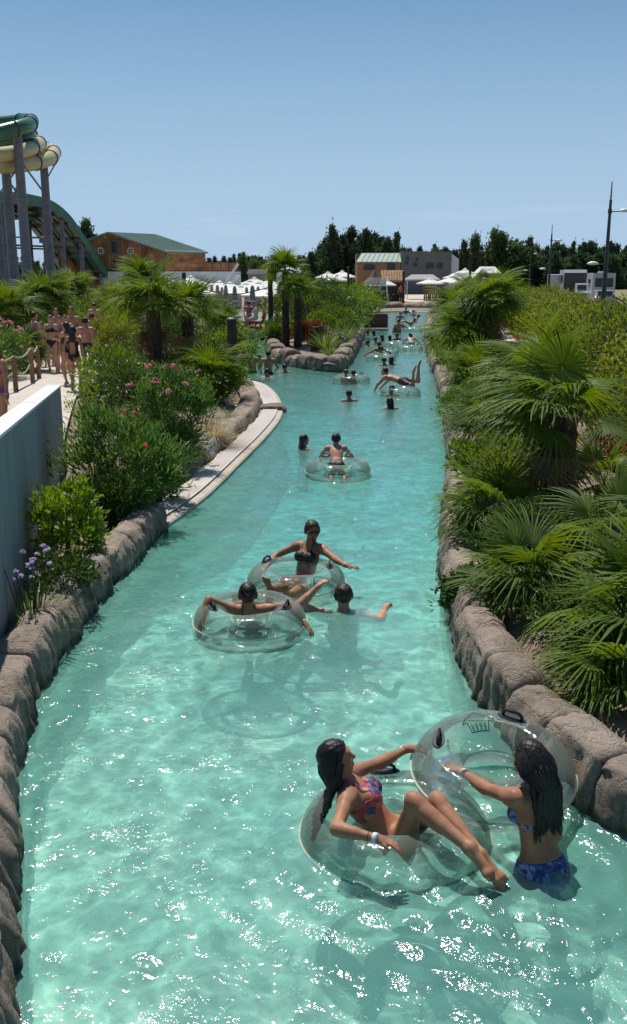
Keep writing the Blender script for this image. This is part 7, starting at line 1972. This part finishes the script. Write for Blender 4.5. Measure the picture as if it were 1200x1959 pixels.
# ---- middle group ---------------------------------------------------
ring('clear ring holding the woman with her arms spread, seen from behind', tuple(G(479, 1186, .08)), .36, .172, handles=(200, 340), rz=rad(3))
yaw = 0.0; loc = (*G(479, 1182, 0).xy, 0)
A = lambda px, py, z: L_(G(px, py, z), loc, yaw)
person('woman with a dark bun leaning back in a clear ring, arms draped over it', loc, yaw, 1.64, 'f', 'tan', pelvis=(0, .12, -.20), lean=-.70, head=(0.1, -.2, 0), hands=(A(583, 1192, .10), A(386, 1192, .10)), elbows=((.5, .2, 1), (-.5, .2, 1)),
    feet=((.16, .66, -.20), (-.12, .68, -.20)), knees=((.2, .2, 1), (-.2, .2, 1)), palm=((-.4, 0, -.9), (.4, 0, -.9)), vox=.0095, detail=1, hair=('bun', 'black'), wear=(('bikini', 'black'), ('band', 'white', 0, .02, .02)))
ring('clear ring of the woman in sunglasses, half hidden behind the nearer ring', tuple(G(566, 1112, .08)), .36, .17, handles=(120, 330), rz=rad(30))
yaw = rad(152); loc = (*G(578, 1112, 0).xy, 0)
A = lambda px, py, d: L_(W(px, py, d), loc, yaw)
bodyS, JS = person('laughing woman in sunglasses and a black bikini sitting in a clear ring', loc, yaw, 1.62, 'f', 'tan', pelvis=(0, 0, -.06), lean=-.52, chest_bend=.12, head=(.75, -.12, .08), hands=(A(510, 1084, 9.9), A(705, 1112, 9.15)), elbows=(LD((0, .8, .1), yaw), LD((0, .5, -.4), yaw)),
    feet=(A(512, 1128, 9.1), A(545, 1142, 9.0)), knees=(LD((-.1, 0, 1), yaw), LD((0, -.1, 1), yaw)), palm=(None, LD((0, 0, -1), yaw), None, LD((.95, -.15, -.15), yaw)), vox=.0095, detail=1, hair=('mid', 'brown'), wear=(('bikini', 'black'), ('band', 'white', 1, .02, .014)), spread=.25, curl=.15)
sg_ = MB()
for s_ in (1, -1):
    c = JS['hc'] + JS['hr'] * s_ * .034 * JS['hs'] + JS['hf'] * .097 * JS['hs'] + JS['hu'] * .012 * JS['hs']
    sg_.prism([(.029 * math.cos(a), .021 * math.sin(a)) for a in np.linspace(0, 2 * math.pi, 13)[:-1]], Vector(c), Vector(c + JS['hf'] * .006), Vector(JS['hr']), Vector(JS['hu']))
    sg_.tube([Vector(c + JS['hr'] * s_ * .027), Vector(JS['hc'] + JS['hr'] * s_ * .082 * JS['hs'] + JS['hu'] * .014)], .004, 5)
sg_.tube([Vector(JS['hc'] + JS['hr'] * q * .02 + JS['hf'] * .103 * JS['hs'] + JS['hu'] * .016 * JS['hs']) for q in (-1, 1)], .004, 5)
sg_.build('sunglasses', M['black'], bodyS)
yaw = rad(5); loc = (*G(657, 1160, 0).xy, 0)
A = lambda px, py, d: L_(W(px, py, d), loc, yaw)
person('man with short wet hair in the water, one hand on a ring handle', loc, yaw, 1.78, 'm', 'red', pelvis=(0, -.05, -.58), lean=.02, head=(.15, 0, 0), hands=(A(738, 1163, 9.05), A(607, 1124, 9.05)), elbows=((.3, -1, .05), LD((-.6, -.3, -.8), yaw)),
    feet=((.2, .05, -.62), (-.2, -.1, -.62)), knees=((.4, 1, .2), (-.4, 1, .2)), vox=.0095, detail=1, hair=('short', 'brown'), wear=(('trunks', 'navy'),), curl=.9)

# ---- child on a ring -------------------------------------------------
ring('clear ring under the child paddling away in mid river', tuple(G(647, 900, .07)), .39, .17, handles=(60, 120))
yaw = 0.0; loc = (*G(643, 897, 0).xy, 0)
person('child lying over a clear ring, legs trailing towards us in mid river', loc, yaw, 1.32, 'm', 'red', pelvis=(0, -.25, .12), lean=.85, head=(0, .25, 0), hands=((.28, .42, .14), (-.28, .42, .14)), feet=((.12, -.72, .0), (-.10, -.74, .0)), knees=((.1, .2, -1), (-.1, .2, -1)), toes=((0, -1, -.3), (0, -1, -.3)), vox=.012, hair=('short', 'brown'), wear=(('trunks', 'brown'),), headscale=1.15)

# ---- swimmers ---------------------------------------------------------
def swim(label, px, py, up=.13, yaw=0.0, H=1.68, sex='f', skin='tan', hair=('short', 'brown'), wear=(('bikini', 'black'),), head=(0, 0, 0), arms=None, vox=.018, hs=1.0):
    """head centre shows at (px,py), up metres above the water"""
    s = H / 1.68; p = G(px, py, up); span = .62 * s
    pz = max(-.46, up - span); lean = math.acos(max(.05, min(1, (up - pz) / span)))
    fw = Vector((-math.sin(yaw), math.cos(yaw), 0)); b0 = p - fw * math.sin(lean) * span
    loc = (b0.x, b0.y, 0)
    hands = arms or ((.35 * s, .35 + math.sin(lean) * .45, min(up - .25, -.06)), (-.35 * s, .35 + math.sin(lean) * .45, min(up - .25, -.06)))
    if pz > -.4 and lean < .3: feet = ((.12, .0, -.60), (-.12, -.05, -.60)); kn = ((.2, 1, .1), (-.2, 1, .1))
    else: feet = ((.14, -.35, -.58), (-.12, -.30, -.58)); kn = ((.2, 1, -.2), (-.2, 1, -.2))
    return person(label, loc, yaw, H, sex, skin, pelvis=(0, 0, pz), lean=lean, head=head, hands=hands, feet=feet, knees=kn, vox=vox, hair=hair, wear=wear, headscale=hs)
RT_, AW, TO = rad(-90), 0.0, math.pi
swim('girl with long wet hair swimming left of the child on the ring', 581, 845, .14, rad(-70), 1.5, 'f', 'tan', ('long', 'brown'), vox=.013)
swim('dark haired swimmer alone in mid river, left of the diver', 668, 757, .13, rad(20), 1.6, 'm', 'tan', ('short', 'black'), (('trunks', 'navy'),), vox=.015)
swim('dark haired swimmer nearest below the diver', 746, 772, .12, rad(10), 1.65, 'f', 'olive', ('bob', 'black'), vox=.015)
swim('dark haired swimmer just in front of the diver', 750, 747, .13, rad(5), 1.6, 'f', 'tan', ('bob', 'black'), vox=.015)
ring('clear ring holding two children by the tip of the planted point', tuple(G(672, 728, .07)), .42, .17, handles=(40, 90), detail=False)
swim('red haired child sharing a clear ring by the planted point', 662, 715, .30, rad(-30), 1.4, 'm', 'red', ('short', 'light'), (('trunks', 'blue'),))
swim('dark haired child sharing a clear ring by the planted point', 677, 716, .28, rad(15), 1.35, 'f', 'tan', ('short', 'black'))
ring('clear ring under the person diving across it', tuple(G(766, 752, .06)), .40, .17, handles=(30,), detail=False)
yaw = rad(58); p = G(766, 749, 0); loc = (p.x, p.y, 0); A = lambda px, py, z: L_(G(px, py, z), loc, yaw)
person('bather flopped face down across a clear ring with legs kicked up', loc, yaw, 1.68, 'm', 'red', pelvis=(0, -.05, .30), lean=1.35, head=(.3, .5, 0), hands=((.25, .75, .05), (-.25, .7, .02)), feet=((.12, -.50, .72), (-.30, -.55, .60)), knees=((.1, -1, -.3), (-.2, -1, -.3)), toes=((0, -.4, .8), (0, -.4, .8)), vox=.014, hair=('short', 'brown'), wear=(('trunks', 'brown'),))
for i, (lab, px, py, up, yw, hr_, sk) in enumerate((
        ('left of two dark heads below the open armed bathers', 735, 692, .13, .2, ('short', 'black'), 'tan'),
        ('right of two dark heads below the open armed bathers', 749, 690, .14, -.2, ('bob', 'black'), 'olive'),
        ('swimmer close to the planted point kerb, left of the rings', 704, 657, .14, 1.3, ('short', 'black'), 'tan'),
        ('small dark head left of the open armed bathers', 719, 651, .13, 0, ('short', 'black'), 'tan'),
        ('long haired swimmer behind the open armed bathers', 731, 646, .16, .8, ('long', 'black'), 'olive'),
        ('bather with dark hair in the packed group behind the rings', 746, 647, .16, 0, ('bob', 'black'), 'tan'),
        ('bather turned to a friend in the packed group behind the rings', 760, 643, .18, .5, ('short', 'black'), 'deep'),
        ('swimmer at the right of the packed group, looking right', 787, 647, .20, -1.2, ('short', 'black'), 'tan'),
        ('left of two heads by the maroon outlet', 704, 637, .12, 0, ('short', 'black'), 'tan'),
        ('right of two heads by the maroon outlet', 715, 637, .14, .4, ('bob', 'black'), 'tan'),
        ('bather on a ring beside the tall standing bather', 756, 630, .16, .6, ('bob', 'brown'), 'tan'),
        ('leftmost far bather near the beach ledge', 699, 604, .30, 0, ('short', 'black'), 'deep'),
        ('far bather in the pair near the beach ledge', 707, 605, .28, .4, ('short', 'black'), 'tan'),
        ('far swimmer in front of the pair near the beach ledge', 711, 610, .14, 0, ('short', 'black'), 'tan'),
        ('far bather with arms out by the beach ledge', 726, 596, .35, math.pi, ('short', 'brown'), 'tan'),
        ('far bather in dark blue in the middle of the channel', 766, 601, .35, 0, ('short', 'black'), 'tan'),
        ('far bather beside the distant ring, left', 777, 592, .35, 0, ('short', 'black'), 'deep'),
        ('far bather beside the distant ring, right', 791, 597, .30, .5, ('short', 'brown'), 'fair'),
        ('swimmer at the mouth of the side arm, head only', 545, 705, .13, .3, ('short', 'black'), 'tan'),
        ('low dark head in front of the pair in the side arm', 511, 714, .10, .0, ('short', 'black'), 'tan'),
        ('leftmost dark head in the side arm', 468, 685, .14, .4, ('short', 'black'), 'tan'),
        ('bather between the pair in the side arm', 496, 686, .16, -.6, ('short', 'brown'), 'red'),
        ('swimmer in front of the beach wall beyond the blue trunks boy', 772, 627, .16, .0, ('short', 'black'), 'tan'))):
    swim(lab, px, py, up, yw, 1.62, 'f' if hr_[0] in ('bob', 'long') else 'm', sk, hr_, (('bikini', 'black'),) if hr_[0] in ('bob', 'long') else (('trunks', ['navy', 'red', 'black', 'blue'][i % 4]),), vox=.022)
# open armed bathers on two rings
for (lab, px, py, up, sp, yw, sk) in (('bather with arms spread wide on the farther of two close rings', 726, 661, .42, .62, .1, 'tan'), ('bather with arms spread wide on the nearer of two close rings', 729, 669, .30, .66, -.1, 'olive')):
    swim(lab, px, py, up, yw, 1.66, 'f', sk, ('bun', 'black'), (('bikini', 'black'),), arms=((sp, .05, up - .38), (-sp, .05, up - .40)), vox=.02)
for lab, px, py in (('clear ring under the nearer open armed bather', 729, 686), ('clear ring under the farther open armed bather', 736, 676), ('pink and white ring among the packed bathers', 757, 660), ('clear ring under the boy in blue trunks', 784, 668), ('distant clear ring by the beach ledge', 784, 598), ('clear ring beside the tall standing bather', 790, 632)):
    ring(lab, tuple(G(px, py, .07)), .42, .17, handles=(30,), detail=False)
p = G(786, 666, 0); loc = (p.x, p.y, 0)
person('boy in bright blue trunks lying on a clear ring', loc, .0, 1.45, 'm', 'fair', pelvis=(0, -.1, .2), lean=1.0, head=(0, .3, 0), hands=((.6, .35, .05), (-.4, .4, .05)), feet=((.14, -.75, -.05), (-.12, -.75, -.05)), knees=((.1, .2, -1), (-.1, .2, -1)), vox=.018, hair=('short', 'black'), wear=(('trunks', 'blue'),))
p = G(763, 636, 0); loc = (p.x, p.y, 0)
person('tall bather standing chest high, back to us, in the far channel', loc, 0, 1.75, 'm', 'olive', pelvis=(0, 0, -.05), hands=((.5, .3, .25), (-.35, .3, .0)), feet=((.1, 0, -.62), (-.1, 0, -.62)), vox=.02, hair=('short', 'black'), wear=(('trunks', 'black'),))
p = G(786, 626, 0); loc = (p.x, p.y, 0)
person('bather stretched out sideways on a ring in the far channel', loc, rad(90), 1.68, 'f', 'tan', pelvis=(0, 0, .22), lean=-.9, head=(0, 0, 0), hands=((.45, -.1, .25), (-.45, -.1, .25)), feet=((.12, -.0 + .8, .3), (-.12, .8, .3)), knees=((.1, .2, 1), (-.1, .2, 1)), vox=.02, hair=('short', 'black'), wear=(('bikini', 'black'),))
for lab, px, py, H, sk in (('left of two bathers standing waist deep in the side arm, backs to us', 483, 712, 1.7, 'olive'), ('right of two bathers standing waist deep in the side arm, backs to us', 514, 715, 1.72, 'tan')):
    p = G(px, py, 0); person(lab, (p.x, p.y, 0), .1, H, 'm', sk, pelvis=(0, 0, -.02), hands=((.25, .25, .1), (-.25, .25, .1)), feet=((.1, 0, -.62), (-.1, 0, -.62)), vox=.017, hair=('short', 'black'), wear=(('trunks', 'navy'),))

# ---- path crowd -------------------------------------------------------
def stand(label, px, py, H=1.68, yaw=TO, z=None, **k):
    p = G(px, py, .40); z = path_z(p.y) if z is None else z; p = G(px, py, z)
    s = H / 1.68
    k.setdefault('vox', .018)
    return person(label, (p.x, p.y, z), yaw, H, pelvis=(0, 0, .885 * s), **k)
crossed = lambda s=1: ((-.12 * s, .24, 1.17), (.12 * s, .25, 1.20))
p = W(1, 762, 14.6)
person('woman in a purple bikini cut off by the left edge, walking on the path', (p.x - .03, 14.6, .62), rad(150), 1.68, 'f', 'tan', pelvis=(0, 0, .885), hands=((-.25, .12, .75), (.42, .10, .72)) if False else ((.30, .05, .8), (-.36, .16, .86)), feet=((.1, .15, .07), (-.1, -.15, .07)), vox=.012, detail=0, hair=('long', 'light'), wear=(('bikini', 'purple'), ('band', 'white', 1, .01, .015)))
stand('man in bright blue shorts standing by the rope posts', 72, 708, 1.78, rad(-60), sex='m', skin='red', hair=('short', 'black'), wear=(('longshorts', 'blue'),), hands=((.22, .25, 1.0), (-.2, .28, 1.0)))
stand('child half hidden behind the man in blue shorts', 84, 700, 1.4, rad(160), sex='f', skin='fair', hair=('short', 'light'), wear=(('bikini', 'coral'),))
stand('woman in a black bikini facing us in the middle of the path', 103, 711, 1.70, rad(178), skin='fair', hair=('short', 'light'), wear=(('bikini', 'black'),))
stand('woman with folded arms in a coral bikini on the path', 120, 710, 1.68, rad(172), skin='fair', hair=('short', 'light'), wear=(('bikini', 'coral'),), hands=crossed(), elbows=((.8, -.3, -.5), (-.8, -.3, -.5)))
stand('man with dark hair looking over the folded arms woman', 114, 698, 1.82, rad(185), sex='m', skin='red', hair=('short', 'brown'), wear=(('trunks', 'grey'),))
stand('boy peering between the women on the path', 108, 697, 1.55, rad(180), sex='m', skin='red', hair=('short', 'light'), wear=(('trunks', 'navy'),))
stand('person in a black swimsuit with arms crossed, turned half away on the path', 134, 735, 1.66, rad(60), skin='red', hair=('bob', 'brown'), wear=(('swimsuit', 'black'),), hands=crossed(), elbows=((.8, -.3, -.5), (-.8, -.3, -.5)))
stand('girl with long black hair in a cross back black swimsuit, nearest on the path', 146, 746, 1.62, rad(-8), skin='tan', hair=('long', 'black'), wear=(('swimsuit', 'black'),), vox=.014)
stand('tall man in yellow trunks facing us on the path', 142, 697, 1.86, rad(176), sex='m', skin='red', hair=('short', 'brown'), wear=(('longshorts', 'yellow'),), hands=((.30, .05, .88), (-.2, .28, 1.15)))
stand('boy behind the black swimsuit pair on the path', 130, 700, 1.62, rad(180), sex='m', skin='fair', hair=('short', 'light'), wear=(('trunks', 'red'),))
stand('person in black trunks beside the dark bushes, back to us', 169, 722, 1.70, rad(-5), sex='m', skin='red', hair=('short', 'black'), wear=(('trunks', 'black'),))
stand('woman in a bikini by the bushes, back to us', 181, 690, 1.62, rad(8), skin='red', hair=('bun', 'black'), wear=(('bikini', 'black'),))
stand('bare chested man with pale shoulders farther along the path', 184, 661, 1.76, rad(-4), sex='m', skin='fair', hair=('short', 'light'), wear=(('trunks', 'grey'),))
stand('person in black clothes and a white cap far along the path', 161, 615, 1.75, rad(5), sex='m', skin='tan', hair=('short', 'white'), wear=(('shirt', 'black'), ('longshorts', 'black')))
stand('woman in a coral bikini far along the path, left of the white cap', 147, 608, 1.66, rad(170), skin='red', hair=('short', 'brown'), wear=(('bikini', 'coral'),))
stand('person in turquoise far along the path, right of the white cap', 174, 614, 1.62, rad(20), skin='tan', hair=('short', 'brown'), wear=(('shirt', 'teal'), ('trunks', 'navy')))
stand('person in black standing in the palm shade behind the bathers', 98, 672, 1.72, rad(30), sex='m', skin='tan', hair=('short', 'black'), wear=(('shirt', 'black'), ('longshorts', 'black')))
# seated person in white by the hedge
p = XZ(966, 33.4, .3); z0 = .3
person('person in a white top bent over the garden table under the palms', (p.x, p.y, z0), rad(80), 1.72, 'm', 'tan', pelvis=(0, 0, .54), lean=.42, head=(.1, -.35, 0), hands=((.12, .42, .74), (-.12, .42, .74)), feet=((.12, .42, .07), (-.12, .42, .07)), vox=.016, hair=('short', 'brown'), wear=(('tank', 'white'), ('longshorts', 'red')))
# beach
for lab, px, py, d, kw in (('lifeguard in a white shirt and red shorts standing on the far beach', 720, 573, 97, dict(sex='m', skin='tan', hair=('short', 'brown'), wear=(('shirt', 'white'), ('longshorts', 'red')))),
                           ('bather in red walking on the far beach left of the lifeguard', 697, 573, 108, dict(skin='deep', hair=('short', 'black'), wear=(('swimsuit', 'red'),))),
                           ('person standing beside the tiled hut on the far beach', 767, 572, 101, dict(sex='m', skin='red', hair=('short', 'brown'), wear=(('shirt', 'coral'), ('longshorts', 'navy'))))):
    p = XZ(px, d, .34); person(lab, (p.x, p.y, .34), rad(170), 1.74, pelvis=(0, 0, .92), vox=.024, **kw)
# sunbathers round the parasols
for i, (px, d, lab, key) in enumerate(((477, 50.5, 'sunbather in pink standing between the furled parasols', 'pink'), (489, 49, 'sunbather in white at the deck edge', 'white'), (500, 51, 'sunbather in red among the loungers', 'red'), (532, 49.5, 'sunbather in navy at the right end of the deck', 'navy'), (462, 52, 'sunbather in turquoise under the parasols', 'teal'), (540, 52, 'sunbather in blue right of the tall dark pole', 'blue'))):
    p = XZ(px, d, .55); person(lab, (p.x, p.y, .57 if d < 51 else .3), 1.1 * i, 1.65, 'f' if i % 2 else 'm', 'red', pelvis=(0, 0, .55), lean=-.3, hands=((.3, .3, .6), (-.3, .3, .6)), feet=((.15, .6, .08), (-.15, .6, .08)), vox=.024, hair=('short', 'brown'), wear=(('shirt', key), ('trunks', key)))
